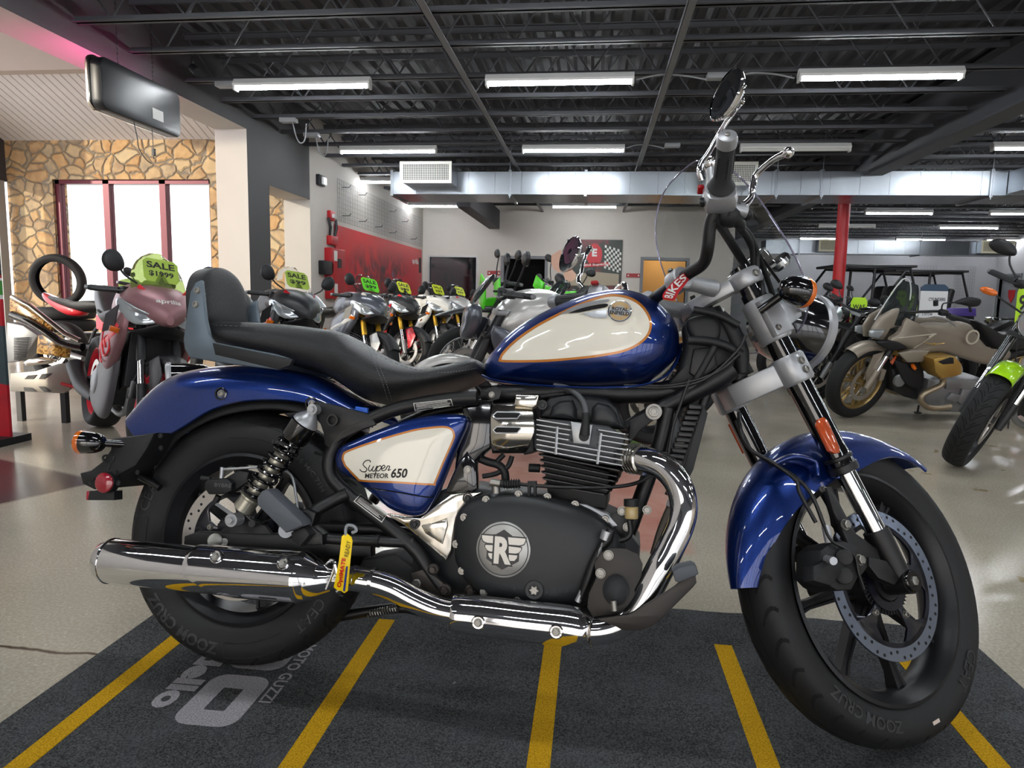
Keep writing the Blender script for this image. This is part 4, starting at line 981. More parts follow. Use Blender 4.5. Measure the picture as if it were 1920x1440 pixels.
pt(mb, 'badge_rays', mat('badge_gold', '#bd9548', .35, .6), badge, sm=0)
mb = MB(); text_on(mb, 'ROYAL', bc+bu*.0045, bx, bu, .036, .0085, .03, .0042); text_on(mb, 'ENFIELD', bc-bu*.0055, bx, bu, .044, .0088, .03, .0042); pt(mb, 'badge_lettering', klab, badge, sm=0)
for W_ in ([(1048, 592), (1070, 580), (1100, 569), (1140, 563), (1138, 568), (1105, 575), (1075, 585)], [(1066, 589), (1090, 580), (1115, 574), (1138, 571), (1137, 577), (1112, 582), (1088, 587)], [(1085, 591), (1105, 586), (1137, 581), (1137, 588), (1137, 597), (1112, 596), (1096, 591)]): pt(decal(TB, bez(W_+W_[:1], 3)[:-1], .003, 6), 'badge_wing', silver if W_[0][0] != 1066 else chrome, badge, sm=60)
# tank mount tab
pt(MB().slab(bps([(915, 728), (930, 724), (942, 732), (936, 748), (922, 752), (912, 745)], .1), NR, .006, .001), 'tank_tab', satin, tank); pt(MB().bolt(bp(922, 740, .104), NR, .006, .005, False), 'tank_bolt', steel, tank)
# ---------------- side panel
sc = empty('side_cover'); sc.parent = bike
SO = bez([(632, 859), (636, 845), (648, 834), (667, 825), (709, 807), (756, 790), (790, 782), (827, 777), (862, 777), (877, 783), (877, 799), (866, 825), (845, 874), (826, 921), (814, 942), (803, 958), (790, 966), (768, 966), (733, 952), (700, 924), (669, 899), (646, 888), (634, 874)], 3)
SP = [bp(p.x, p.y, .135) for p in SO]
scm = pt(MB().inflate(SP, NR, .030, .015, e=3.2, rim=.004, rings=14), 'cover_shell', blue, sc, sm=55)
CB = BVHTree.FromPolygons([tuple(v.co) for v in scm.data.vertices], [tuple(p.vertices) for p in scm.data.polygons])
GP = bez([(641, 862), (643, 851), (655, 843), (709, 824), (772, 806), (811, 800), (835, 799), (848, 804), (853, 815), (850, 828), (832, 869), (817, 905), (811, 910), (741, 906), (680, 903), (668, 897), (646, 874)], 4)
GI = offs(GP, 3.6)
pt(decal(CB, GI, .0006, 8, fb=.16), 'cream_panel', cream, sc, sm=60); pt(band(CB, GP, GI, .0009, .16), 'gold_pinstripe', gold, sc, sm=60)
def ptext(bvh, mb, s, cx_, cy_, w, h, bold=.0, shear=0., off=.0012, fb=.16, rot=0.):
    vs, fs = textgeo(s, bold)
    def f(x, y):
        X = x*w+shear*y*h; Y = -y*h; return cast(bvh, cx_+X*cos(rot)-Y*sin(rot), cy_+X*sin(rot)+Y*cos(rot), off, fb)
    mb.add([f(x, y) for x, y in vs], fs); return mb
mb = MB(); ptext(CB, mb, '650', 749, 887, 30, 18, .03, .2); ptext(CB, mb, 'METEOR', 707, 892, 44, 9, .025, .12)
def script(mb, strokes, r):
    for s in strokes:
        q = bez(s, 5); mb.tube([cast(CB, p.x, p.y, .0008, .16) for p in q], r, 6, flat=(1, 1))
script(mb, [[(695, 867), (693, 863), (686, 864), (681, 870), (684, 875), (688, 879), (686, 884), (679, 884), (675, 880)], [(694, 872), (691, 880), (695, 883), (701, 874), (698, 881), (702, 883), (707, 874)], [(708, 873), (703, 893)], [(707, 877), (713, 873), (715, 877), (710, 883), (706, 881)], [(716, 879), (722, 876), (720, 872), (716, 876), (717, 882), (723, 881), (727, 874), (731, 875), (728, 882), (733, 880)]], .0011)
pt(mb, 'cover_lettering', klab, sc, sm=0)
pt(MB().tube([cast(CB, p.x, p.y, .0002, .16) for p in bez([(682, 914), (740, 922), (800, 932), (812, 930)], 6)], .0016, 6), 'cover_crease', blackg, sc)
# ---------------- frame
fr = empty('frame'); fr.parent = bike
def T2(L, r, name='frame_tube', m=satin, both=True, par=fr, k=5, n=14, v=.14, flat=None):
    q = cr(bps(L, v), k) if k else bps(L, v)
    o = pt(MB().tube(q, r, n, flat=flat), name, m, par)
    if both: pt(MB().tube([mir(p) for p in q], r, n, flat=flat), name, m, par)
    return o
ft1 = T2([(895, 746), (850, 748), (800, 755), (740, 768), (690, 788), (650, 808), (628, 835), (617, 865), (622, 895), (650, 925), (700, 965), (748, 1003), (782, 1035), (805, 1070), (832, 1108)], .0165)
pt(MB().slab(bps([(586, 760), (594, 752), (620, 757), (690, 775), (704, 790), (706, 797), (680, 806), (642, 824), (622, 842), (610, 833), (608, 812), (602, 795), (588, 778)], .15), NR, .012, .003), 'frame_gusset', satin, fr)
pt(MB().lathe([(.014, 0), (.014, .010), (.0105, .010), (.010, -.004), (.001, -.004)], bp(626, 788, .157), NR, 28), 'gusset_socket', blackg, fr)
pt(MB().slab(bps([(668, 762), (690, 765), (690, 777), (666, 773)], .13), NR, .01, .001), 'blue_clip', mat('blue_tab', '#1c55b8', .4), fr)
T2([(1372, 690), (1340, 712), (1300, 735), (1240, 765), (1200, 785), (1175, 800)], [.026, .026, .022, .018, .015, .012], v=.05, m=satin)
T2([(1252, 765), (1238, 830), (1215, 900), (1190, 970), (1172, 1030), (1190, 1100)], .0165, v=.06)
T2([(1330, 720), (1310, 780), (1290, 840), (1255, 930)], .012, v=.02, both=False)
T2([(905, 742), (980, 738), (1080, 736), (1180, 738), (1260, 730), (1330, 690), (1360, 650)], .024, v=.03, both=False)
T2([(1290, 600), (1330, 620), (1365, 640)], .03, v=.02, both=False)
pt(MB().cyl(HP+SA*.885, HP+SA*1.06, .036, n=28), 'head_tube', satin, fr)
pt(MB().inflate(cr(bps([(1280, 610), (1310, 592), (1345, 585), (1368, 605), (1385, 655), (1372, 700), (1320, 728), (1270, 740), (1242, 733), (1266, 700), (1280, 655)], .02), 4, True), NR, .045, .03, e=4), 'headstock_cover', plast, fr)
pt(MB().slab(bps([(1300, 655), (1338, 650), (1345, 690), (1310, 712), (1292, 700)], .07), NR, .02, .006), 'electric_box', satin, fr)
pt(MB().tube(bps([(1350, 590), (1372, 620), (1388, 662), (1392, 700)], .05), [.014, .02, .02, .012], 14, k=3), 'cable_boot', plast, fr)
pt(MB().inflate(cr(bps([(1290, 600), (1325, 592), (1348, 605), (1348, 635), (1328, 650), (1306, 645), (1290, 625)], .055), 4, True), NR, .025, .02, e=4), 'headstock_cover', plast, fr)
for L, r in (([(1290, 638), (1330, 640), (1365, 650), (1390, 665)], .010), ([(1340, 650), (1318, 690), (1305, 712)], .008), ([(1300, 580), (1345, 590), (1385, 610)], .008)):
    T2(L, r, 'wiring_loom', plast, False, v=.085)
for L in ([(1180, 725), (1250, 727), (1320, 712), (1380, 660), (1398, 628)], [(1170, 722), (1260, 722), (1340, 700), (1385, 665)], [(1292, 712), (1275, 760), (1262, 800), (1250, 870)]): T2(L, .0035, 'control_cable', satin, False, v=.10)
c = bp(1226, 772, .09); pt(MB().cyl(c-NR*.04, c, .018, n=24).bolt(c, NR, .013, .005, False), 'engine_mount_bolt', steel, fr)
pt(MB().slab(bps([(1180, 790), (1232, 758), (1238, 778), (1200, 808), (1178, 835)], .07), NR, .02, .004), 'engine_mount', plast, fr)
pt(MB().slab(bps([(1235, 790), (1262, 772), (1282, 800), (1258, 850), (1240, 845)], .03), NR, .05, .006), 'horn_bracket', mat('cast_grey', '#55585a', .5, .4), fr)
# oil cooler with guard
oc = empty('oil_cooler'); oc.parent = bike
A, B = bp(1302, 765, .03), bp(1255, 885, .03)
for v in (-.1, .03, .1):
    pass
mb = MB(); dA = (B-A)
for k in range(13):
    p = A+dA*(k/12); mb.rbox(V3((p.x, 0, p.z)), (.034, .17, .011), None, .003, axis=1)
pt(mb, 'cooler_core', mat('fin_black', '#0e0e10', .32), oc)
pt(MB().slab(bps([(1318, 762), (1327, 775), (1300, 880), (1278, 925), (1268, 915), (1290, 850)], .09), NR, .008, .002), 'cooler_guard', plast, oc)
T2([(1276, 880), (1268, 905), (1262, 935), (1240, 990), (1225, 1040)], .008, 'cooler_hose', mat('braided_hose', '#5b5650', .4, .6, bump=.8, bscale=500.), False, oc, v=.1)
pt(MB().cyl(bp(1263, 935, .1), bp(1256, 950, .1), .011, n=6), 'hose_fitting', silver, oc)
# ---------------- engine
en = empty('engine'); en.parent = bike
pt(MB().slab(bps([(800, 930), (870, 905), (960, 915), (1100, 935), (1165, 965), (1200, 1010), (1195, 1080), (1130, 1120), (1060, 1150), (900, 1150), (830, 1120), (800, 1050)], .0), NR, .24, .01), 'crankcase', engb, en)
pt(MB().slab(bps([(1055, 938), (1100, 944), (1140, 962), (1160, 985), (1130, 990), (1060, 960)], .115), NR, .03, .004), 'crankcase_lip', finm, en)
CO = bez([(852, 1010), (857, 968), (876, 940), (905, 927), (950, 920), (1000, 922), (1055, 936), (1105, 954), (1145, 982), (1170, 1018), (1176, 1050), (1160, 1085), (1130, 1112), (1095, 1130), (1060, 1140), (1020, 1142), (985, 1130), (940, 1124), (905, 1112), (876, 1085), (858, 1050)], 3)
CP = [bp(p.x, p.y, .135) for p in CO]
cm = pt(MB().inflate(CP, NR, .052, .01, c=bp(990, 1030, .135), e=3.0, rim=.008, rings=16), 'clutch_cover', engb, en, sm=60)
EB = BVHTree.FromPolygons([tuple(v.co) for v in cm.data.vertices], [tuple(p.vertices) for p in cm.data.polygons])
for q in ((911, 937), (972, 927), (1026, 932), (1078, 946), (1135, 974), (870, 970), (855, 1020), (866, 1070), (907, 1110), (970, 1123), (1033, 1137)):
    c = cast(EB, q[0], q[1], 0, .14); c = V3((c.x, -.150, c.z)) if c.y > -.15 else c
    pt(MB().cyl(c-NR*.02, c+NR*.001, .0085, n=16).bolt(c, NR, .0055, .005, False), 'cover_bolt', steel, cm)
pt(MB().tube([bp(929, 925, .155), bp(929, 940, .160), bp(928, 968, .162)], [.0145, .0145, .010], 20), 'release_boss', mat('boss_grey', '#4a4d52', .35, .5), cm)
# round badge on clutch cover
gc = cast(EB, 944, 1030, .002); gx = (bp(990, 1030, .18)-bp(900, 1030, .18)).normalized()
gx = FW; gu = UP; rB = .0595
bdg = pt(MB().lathe([(rB, -.014), (rB, .001), (rB-.0015, .002), (.001, .002)], gc, NR, 64), 'clutch_badge', mat('badge_silver', '#a2a19d', .32, .7), cm)
z = .0026
def ringm(mb, r0, r1, n=64): mb.add([gc+NR*z+(gx*cos(2*PI*i/n)+gu*sin(2*PI*i/n))*r for r in (r0, r1) for i in range(n)], [(i, (i+1) % n, n+(i+1) % n, n+i) for i in range(n)])
mb = MB(); ringm(mb, rB*.90, rB*.935)
def poly(mb, L, zz=.0026):
    from mathutils.geometry import tessellate_polygon
    P = [gc+NR*zz+gx*(x*rB)+gu*(y*rB) for x, y in L]; mb.add(P, [tuple(t) for t in tessellate_polygon([P])])
poly(mb, [(0, .72), (.56, .36), (.60, .30), (.60, -.36), (.56, -.40), (0, -.72), (-.56, -.40), (-.60, -.36), (-.60, .30), (-.56, .36)])
pt(mb, 'badge_dark_field', mat('badge_dark', '#232427', .4), bdg, sm=0)
def wing(s, zz):
    return [[(s*.16, .46), (s*.80, .46), (s*.80, .36), (s*.74, .25), (s*.60, .20), (s*.20, .20)], [(s*.20, .14), (s*.66, .12), (s*.66, .04), (s*.58, -.06), (s*.48, -.10), (s*.22, -.10)], [(s*.22, -.16), (s*.54, -.16), (s*.52, -.26), (s*.44, -.36), (s*.24, -.38)]]
mb = MB(); mo = MB()
for s in (1, -1):
    for L in wing(s, 0):
        cxx = sum(p[0] for p in L)/len(L); cyy = sum(p[1] for p in L)/len(L)
        poly(mo, [(cxx+(x-cxx)*1.16, cyy+(y-cyy)*1.36) for x, y in L], .0030); poly(mb, L, .0034)
text_on(mo, 'R', gc-gu*.0015, gx, gu, .046, .066, .08, .0038); pt(mo, 'badge_outline', MATS['badge_dark'], bdg, sm=0)
text_on(mb, 'R', gc-gu*.0015, gx, gu, .038, .058, .045, .0043); pt(mb, 'badge_emblem', MATS['badge_silver'], bdg, sm=0)
oc_ = cast(EB, 1002, 1106, .0, .16)
fc_ = pt(MB().lathe([(.021, -.01), (.021, .003), (.019, .005), (.012, .005), (.011, .003), (.001, .003)], oc_, NR, 36), 'oil_filler_cap', engb, cm)
P = []
for k in range(12): a = PI*k/6; r = .0105 if k % 2 == 0 else .006; P.append(oc_+NR*.005+FW*cos(a)*r+UP*sin(a)*r)
pt(MB().slab(P, NR, .004), 'cap_star', steel, fc_)
# polished plate behind the cover, left
pp = pt(MB().slab(bps([(727, 963), (760, 968), (790, 970), (815, 950), (847, 924), (903, 923), (880, 938), (862, 958), (852, 1000), (848, 1030), (838, 1050), (800, 1018), (760, 985)], .13), NR, .02, .004), 'sprocket_cover', chr2, en)
pt(MB().slab(bps([(790, 985), (838, 972), (840, 985), (830, 1020), (798, 1000)], .143), NR, .01, .004), 'cover_ridge', chr2, pp)
for q in ((877, 934), (777, 983)): pt(MB().lathe([(.012, 0), (.012, .002), (.009, .002), (.009, -.001)], bp(*q, .142), NR, 24).bolt(bp(*q, .141), NR, .0065, .006, False), 'cover_bolt', engb, pp)
# cylinder
pt(MB().slab(bps([(1030, 850), (1145, 880), (1140, 945), (1040, 930)], .0), NR, .25, .004), 'cylinder_barrel', mat('barrel_black', '#08080a', .55), en)
Lf = [(1007, 852), (1009, 863), (1010, 874), (1012, 885), (1014, 897), (1018, 908)]; Rf = [(1168, 884), (1163, 895), (1158, 904), (1152, 913), (1147, 921), (1140, 929)]
for a, b in zip(Lf, Rf):
    A, B = bp(*a, .155), bp(*b, .155); d = (B-A).normalized(); nn = V3((-d.z, 0, d.x)); m_ = (A+B)/2
    P = [V3((p.x, y, p.z)) for p, y in ((A, .13), (A+d*.008, .155), (B-d*.008, .155), (B, .14), (B, -.14), (B-d*.008, -.155), (A+d*.008, -.155), (A, -.13))]
    pt(MB().slab(P, nn, .0035, .0008), 'cylinder_fin', mat('fin_black', '#0e0e10', .32), en)
pt(MB().slab(bps([(1012, 790), (1045, 788), (1085, 792), (1145, 800), (1172, 820), (1165, 872), (1100, 862), (1025, 846), (1012, 838)], .0), NR, .25, .004), 'cylinder_head', mat('head_gap_shade', '#5b5d60', .5, .5), en)  # head body darker than its fins: shade in the gaps put into the colour
for k in range(7):
    A, B = bp(1001, 786+k*9.3, .16), bp(1186-k*2.4 if k else 1178, 815+k*9.8, .16); d = (B-A).normalized(); nn = V3((-d.z, 0, d.x))
    segs = ((0, .40), (.66, 1.0)) if k < 4 else ((0, 1),)
    for s0, s1 in segs:
        a, b = A+(B-A)*s0, A+(B-A)*s1
        P = [V3((p.x, y, p.z)) for p, y in ((a, .13), (a+d*.006, .16), (b-d*.006, .16), (b, .14), (b, -.14), (b-d*.006, -.16), (a+d*.006, -.16), (a, -.13))]
        pt(MB().slab(P, nn, .0032, .0012), 'head_fin', finm, en)
for a, b in (((1045, 800), (1042, 852)), ((1127, 812), (1120, 870))): pt(MB().tube([bp(*a, .158), bp(*b, .158)], .0035, 8), 'fin_rib', finm, en)
pt(MB().slab(bps([(1070, 790), (1112, 796), (1106, 835), (1075, 832)], .137), NR, .02, .005), 'plug_recess', finm, en)
pt(MB().slab(bps([(1024, 786), (1028, 766), (1042, 750), (1075, 744), (1112, 746), (1142, 752), (1160, 768), (1168, 790), (1174, 806), (1140, 802), (1100, 794), (1060, 786)], .0), NR, .26, .016), 'valve_cover', engb, en)
pt(MB().inflate(bps([(1030, 782), (1036, 762), (1050, 752), (1075, 750), (1082, 768), (1082, 788), (1055, 784)], .128), NR, .022, .005, e=3), 'valve_cover_dome', engb, en)
pt(MB().inflate(bps([(1108, 793), (1110, 765), (1120, 755), (1142, 760), (1156, 775), (1164, 800), (1140, 799)], .128), NR, .022, .005, e=3), 'valve_cover_dome', engb, en)
c = bp(1017, 759, .14); pt(MB().cyl(c-NR*.03, c, .011, n=20).bolt(c, NR, .006, .004, False), 'cover_bolt', engb, en)
pt(MB().cyl(bp(1095, 818, .14), bp(1095, 818, .160), .0115, n=20).tube(bps([(1096, 815, .16), (1098, 795, .165), (1098, 775, .16)]), [.012, .009, .008], 14), 'plug_cap', plast, en)
pt(MB().tube(bps([(1098, 778, .16), (1096, 760, .155), (1085, 742, .14), (1065, 728, .12), (1040, 723, .10)]), .0065, 12, k=5), 'plug_lead', mat('grey_hose', '#4d4f52', .5), en)
pt(MB().tube(bps([(1060, 738, .1), (1010, 745, .09), (990, 752, .09)]), .006, 10, k=4), 'plug_lead', plast, en)
# throttle body cover (chrome, slotted)
tc_ = empty('throttle_cover'); tc_.parent = bike
rings = []
for i in range(17):
    t = i/16; a = rad(-62+124*t); r = []
    for j, (xl, xr) in enumerate(((0, 1),)):
        pass
    y0 = 804-52*sin(a)*1.0
    xl = 919+6*abs(sin(a))**3; xr = 1003-4*abs(sin(a)) if t > .45 else 1003-18*((.45-t)/.45)
    v = .118+.052*cos(a)
    rings.append([bp(xl, y0, v-.004), bp(xl+2, y0, v), bp((xl+xr)/2, y0, v+.002), bp(xr-2, y0, v), bp(xr, y0, v-.004), bp(xr, y0, v-.012), bp(xl, y0, v-.012)])
tco = pt(MB().loft(rings, True), 'cover_shell', chr2, tc_, sm=50)
XB = BVHTree.FromPolygons([tuple(v.co) for v in tco.data.vertices], [tuple(p.vertices) for p in tco.data.polygons])
for y in (779, 806):
    L = [V3((x, yy, 0)) for x, yy in ((924, y), (932, y-7), (974, y-6), (978, y-2), (970, y+7), (930, y+7))]
    pt(decal(XB, L, .0016, 2, fb=.17), 'slot_rim', silver, tco, sm=0); pt(decal(XB, offs(L, 2.2), .0022, 2, fb=.17), 'slot', MATS['hole_black'], tco, sm=0)
pt(MB().slab(bps([(969, 741), (1012, 742), (1008, 760), (1000, 766), (966, 760)], .15), NR, .03, .004), 'cover_lug', chr2, tco)
for q in ((940, 840), (969, 841)): pt(MB().sph(bp(*q, .145), .0045, 12), 'cover_rivet', steel, tco)
# dark clutter behind: airbox, starter cover, hoses, lower engine
ab = empty('airbox'); ab.parent = bike
pt(MB().slab(bps([(875, 765), (905, 752), (935, 752), (935, 835), (915, 850), (890, 880), (862, 880), (868, 830), (880, 800)], .07), NR, .12, .012), 'airbox_shell', blackg, ab)
pt(MB().slab(bps([(835, 925), (858, 870), (878, 845), (895, 868), (898, 915), (885, 925), (860, 925)], .12), NR, .03, .008), 'airbox_side', blackg, ab)
pt(MB().bolt(bp(877, 881, .137), NR, .008, .005, False), 'airbox_bolt', steel, ab)
pt(MB().slab(bps([(985, 770), (1004, 760), (1008, 845), (990, 852), (982, 830)], .08), NR, .12, .004), 'intake_stub', plast, ab)
for L, r in (([(895, 858), (915, 866), (935, 872), (946, 885), (948, 905)], .0095), ([(960, 855), (952, 875), (930, 888), (905, 893)], .006), ([(945, 852), (925, 872)], .006)): T2(L, r, 'breather_hose', plast, False, ab, v=.10)
pt(MB().cyl(bp(992, 877, .09), bp(1012, 878, .09), .010, n=14), 'sensor', plast, en)
# clutch arm, cable
ca = empty('clutch_cable'); ca.parent = bike
pt(MB().tube(bps([(932, 906), (950, 908), (975, 907)], .17), .0085, 12), 'cable_spring', plast, ca)
mb = MB(); A, B = bp(945, 907, .17), bp(972, 907, .17)
for k in range(7): mb.lathe([(.0085, 0), (.0115, .001), (.0085, .002)], A+(B-A)*(k/6), (B-A), 16)
pt(mb, 'cable_bellows', plast, ca)
pt(MB().cyl(bp(930, 900, .165), bp(930, 925, .165), .0095, n=10).cyl(bp(920, 904, .17), bp(938, 907, .17), .009, n=10), 'release_arm', steel, ca)
pt(MB().tube(bps([(972, 907, .17), (1010, 911, .17), (1080, 914, .165), (1150, 913, .15), (1195, 905, .13), (1230, 885, .1)]), .0042, 10, k=5), 'cable', satin, ca)
pt(MB().slab(bps([(990, 902), (1006, 902), (1006, 930), (1001, 930), (1001, 912), (995, 912), (995, 930), (990, 930)], .168), NR, .016, .001), 'cable_guide', plast, ca)
# ---------------- exhaust
ex = empty('exhaust'); ex.parent = bike
hp = [(1172, 860, .12), (1195, 860, .15), (1222, 865, .175), (1250, 880, .19), (1273, 910, .20), (1282, 948, .205), (1276, 985, .21), (1258, 1025, .215), (1238, 1065, .22), (1217, 1105, .22), (1192, 1145, .22), (1160, 1172, .22), (1120, 1182, .22), (1080, 1180, .22)]
pt(MB().tube(bps(hp), .0285, 32, k=6), 'header_pipe', chrome, ex, sm=60)
mb = MB(); 
A, B = bp(1183, 860, .13), bp(1210, 862, .165); d = (B-A)
for k in range(5): mb.lathe([(.028, 0), (.034, .002), (.034, .004), (.028, .006)], A+d*(k/5.), d, 28)
pt(mb, 'header_clamp', chr2, ex)
lo = [(1100, 1182, .22), (1040, 1178, .22), (980, 1168, .22), (900, 1158, .22), (850, 1150, .22)]
q = bps(lo); q = q[::-1]
pt(MB().tube(cr([bp(853, 1150, .222), bp(856, 1150, .222), bp(900, 1154, .222), bp(980, 1164, .222), bp(1060, 1173, .222), bp(1094, 1180, .222), bp(1098, 1181, .222)], 3), [.036, .0405, .0415, .042, .042, .041, .036], 32), 'heat_shield', chrome, ex, sm=60)
for q in ((897, 1167), (1043, 1184)):
    c = bp(*q, .262); pt(MB().lathe([(.015, -.012), (.015, .002), (.012, .004), (.001, .003)], c, NR, 28), 'shield_boss', chrome, ex); pt(MB().bolt(c+NR*.003, NR, .0075, .006), 'shield_bolt', steel, ex)
pt(MB().tube(bps([(856, 1150, .222), (820, 1142, .222), (780, 1125, .222), (740, 1104, .222), (705, 1092, .222), (670, 1086, .222), (640, 1083, .222), (590, 1085, .222)]), .0265, 32, k=5), 'mid_pipe', chrome, ex, sm=60)
for a, b in (((662, 1083), (668, 1084)), ((697, 1088), (703, 1089))): pt(MB().tube([bp(*a, .222), bp(*b, .222)], .0275, 28), 'pipe_joint', chrome, ex)
M0 = [(182, 1049), (186, 1049.5), (194, 1050), (206, 1051), (212, 1051.6), (300, 1060), (400, 1070), (500, 1079.5), (560, 1084), (585, 1085), (605, 1085), (622, 1084)]
MR = [.012, .030, .043, .0495, .0515, .0515, .0515, .0515, .051, .047, .034, .0275]
mu = pt(MB().tube([bp(*m_, .222) for m_ in M0], MR, 48), 'muffler', chrome, ex, sm=60)
pt(MB().tube([bp(207, 1051, .222), bp(208.5, 1051.2, .222), bp(211, 1051.4, .222), bp(212.5, 1051.6, .222)], [.0505, .053, .053, .0505], 48), 'muffler_band', chrome, mu)
MBV = BVHTree.FromPolygons([tuple(v.co) for v in mu.data.vertices], [tuple(p.vertices) for p in mu.data.polygons])
# shield over the top front of the muffler: partial sleeve with a swept rear edge
A, B = bp(362, 1066, .222), bp(600, 1085, .222); dd = (B-A); e1, e2 = UP, NR
rings = []
for i in range(41):
    t = i/40; c = A+dd*t; r = .0565 if t < .88 else .0565-(t-.88)*.16
    lo_ = rad(-5 - 62*min(1, max(0, (t-.02)/.36))**1.2) if t > .02 else rad(-5)
    hi_ = rad(200)
    st_ = rad(88)*(1-min(1, t/.06))**2
    a0, a1 = lo_+st_*.5, hi_
    r2 = r-.006*(1-min(1, t/.04)); row = []
    for j in range(25):
        a = a0+(a1-a0)*j/24; row.append(c+(e2*cos(a)+e1*sin(a))*r2)
    for j in range(24, -1, -1):
        a = a0+(a1-a0)*j/24; row.append(c+(e2*cos(a)+e1*sin(a))*(r2-.005))
    rings.append(row)
shd = pt(MB().loft(rings, True), 'muffler_shield', chrome, ex, sm=50)
for q in ((405, 1043), (531, 1056)):
    c = bp(*q, .267); pt(MB().lathe([(.014, -.008), (.014, .002), (.0115, .004), (.001, .003)], c, NR+UP*.35, 28), 'shield_boss', chrome, shd); pt(MB().bolt(c+NR*.003, NR+UP*.35, .0075, .006), 'shield_bolt', steel, shd)
pt(MB().tube(bps([(610, 1060, .23), (622, 1050, .24), (628, 1062, .245), (612, 1105, .25)]), .004, 8, k=4).tube(bps([(628, 1058, .25), (640, 1105, .25), (632, 1110, .25)]), .005, 8), 'muffler_clamp', chrome, ex)
# ---------------- swingarm, shocks, caliper, pegs
sw = empty('swingarm'); sw.parent = bike
for s in (1, -1):
    f = (lambda P: P) if s == 1 else (lambda P: [mir(p) for p in P])
    a_ = pt(MB().slab(f(bps([(352, 1020), (353, 1004), (376, 996), (528, 1000), (600, 1006), (700, 1012), (700, 1042), (600, 1040), (480, 1034), (400, 1026)], .118)), NR, .034, .005), 'swingarm_beam', satin, sw)
    pt(MB().slab(f(bps([(412, 1000), (440, 970), (455, 962), (470, 975), (500, 985), (512, 1002)], .125)), NR, .012, .002), 'shock_lug', satin, a_)
pt(MB().tube(bps([(600, 990, .10), (700, 992, .10), (760, 1000, .10), (800, 1010, .10)]), .014, 12), 'swingarm_tube', satin, sw)
pt(MB().cyl(bp(403, 1013, .125), bp(403, 1013, .155), .017, n=28, ch=.003).cyl(bp(420, 1016, .13), bp(420, 1016, .14), .009, n=16), 'axle_nut', steel, sw)
pt(MB().cyl(bp(536, 995, .13), bp(536, 995, .15), .017, n=24), 'pivot_washer', silver, sw)
for s in (1, -1):
    f = (lambda p: p) if s == 1 else mir
    o = empty('shock_absorber'); o.parent = bike
    A, B = f(bp(590, 768, .165)), f(bp(441, 974, .165)); D = (B-A)
    g = lambda t: A+D*t
    pt(MB().tube([g(0), g(.03), g(.06), g(.10), g(.13)], [.010, .012, .020, .030, .031], 28), 'shock_top', silver, o)
    pt(MB().tube([g(.12), g(.13), g(.25), g(.27), g(.275)], [.030, .0335, .0335, .030, .020], 28), 'shock_reservoir', blackg, o)
    pt(MB().tube([g(.27), g(.42)], .009, 16), 'shock_rod', chrome, o); pt(MB().tube([g(.40), g(.41), g(.80)], [.014, .018, .018], 24), 'shock_body', mat('shock_silver', '#b5b2a4', .3, .8), o)
    x, y = perp(D); L = []
    for i in range(8*20+1):
        t = i/160; a = t*8*2*PI*.999; L.append(g(.27+.52*t)+(x*cos(a)+y*sin(a))*.0265)
    pt(MB().tube(L, .0047, 9), 'shock_spring', blackg, o)
    pt(MB().tube([g(.775), g(.785), g(.80), g(.81), g(.90), g(.915)], [.022, .027, .027, .0235, .0235, .018], 28), 'preload_collar', MATS['shock_silver'], o)
    pt(MB().cyl(g(1)-NR*.015*s, g(1)+NR*.018*s, .0155, n=24).bolt(g(1)+NR*.018*s, NR*s, .009, .008), 'shock_eye', silver, o)
    pt(MB().cyl(g(0)-NR*.015*s, g(0)+NR*.014*s, .0125, n=24).bolt(g(0)+NR*.014*s, NR*s, .008, .006), 'shock_bolt', silver, o)
rc = empty('rear_caliper'); rc.parent = bike
pt(MB().slab(bps([(393, 903), (400, 897), (435, 896), (445, 905), (443, 920), (430, 926), (400, 926), (392, 915)], .112), NR, .045, .007), 'caliper_body', plast, rc)
pt(MB().slab(bps([(430, 895), (455, 880), (475, 885), (470, 905), (450, 918), (440, 912)], .1), NR, .04, .006), 'caliper_bracket', plast, rc)
mb = MB(); c = bp(418, 910, .136); text_on(mb, 'BYBRE', c, FW, UP, .045, .009, .02, .0004); pt(mb, 'caliper_lettering', mat('caliper_print', '#4a4b4e', .4), rc, sm=0)
pt(MB().tube(bps([(417, 876, .12), (415, 898, .12)]), .0055, 10).tube(bps([(418, 880, .12), (450, 878, .12), (478, 876, .115)]), [.0035, .0035, .003], 10).tube(bps([(478, 876, .115), (510, 875, .11), (545, 890, .1), (555, 930, .1), (560, 965, .1)]), .0035, 8, k=5), 'brake_line', silver, rc)
pt(MB().tube(bps([(378, 896), (395, 898)], .12), .006, 10).cyl(bp(410, 930, .11), bp(405, 940, .11), .008, n=12), 'caliper_pin', plast, rc)
pt(MB().cyl(bp(472, 982, .13), bp(472, 982, .145), .008, n=16).tube(bps([(480, 985), (520, 968)], .14), .002, 6), 'wheel_sensor', satin, rc)
pg = empty('passenger_footpeg'); pg.parent = bike
pt(MB().slab(bps([(492, 946), (491, 932), (499, 920), (508, 916), (514, 918), (575, 975), (577, 984), (553, 994), (544, 997)], .235), NR, .05, .008), 'peg_pad', greyr, pg)
pt(MB().slab(bps([(560, 958), (583, 952), (600, 960), (592, 985), (612, 1000), (612, 1020), (570, 1022), (552, 998), (578, 984)], .19), NR, .04, .006), 'peg_bracket', satin, pg)
pt(MB().slab(bps([(555, 996), (580, 986), (590, 1000), (572, 1022), (558, 1012)], .215), NR, .05, .004), 'peg_hinge', plast, pg)
T2([(652, 926, .15), (625, 938, .16), (598, 953, .18), (585, 965, .19)], .0155, 'peg_tube', satin, True, pg)
T2([(600, 1008, .18), (650, 1012, .17), (700, 1014, .16), (775, 1018, .14)], .0125, 'peg_tube', satin, True, pg)
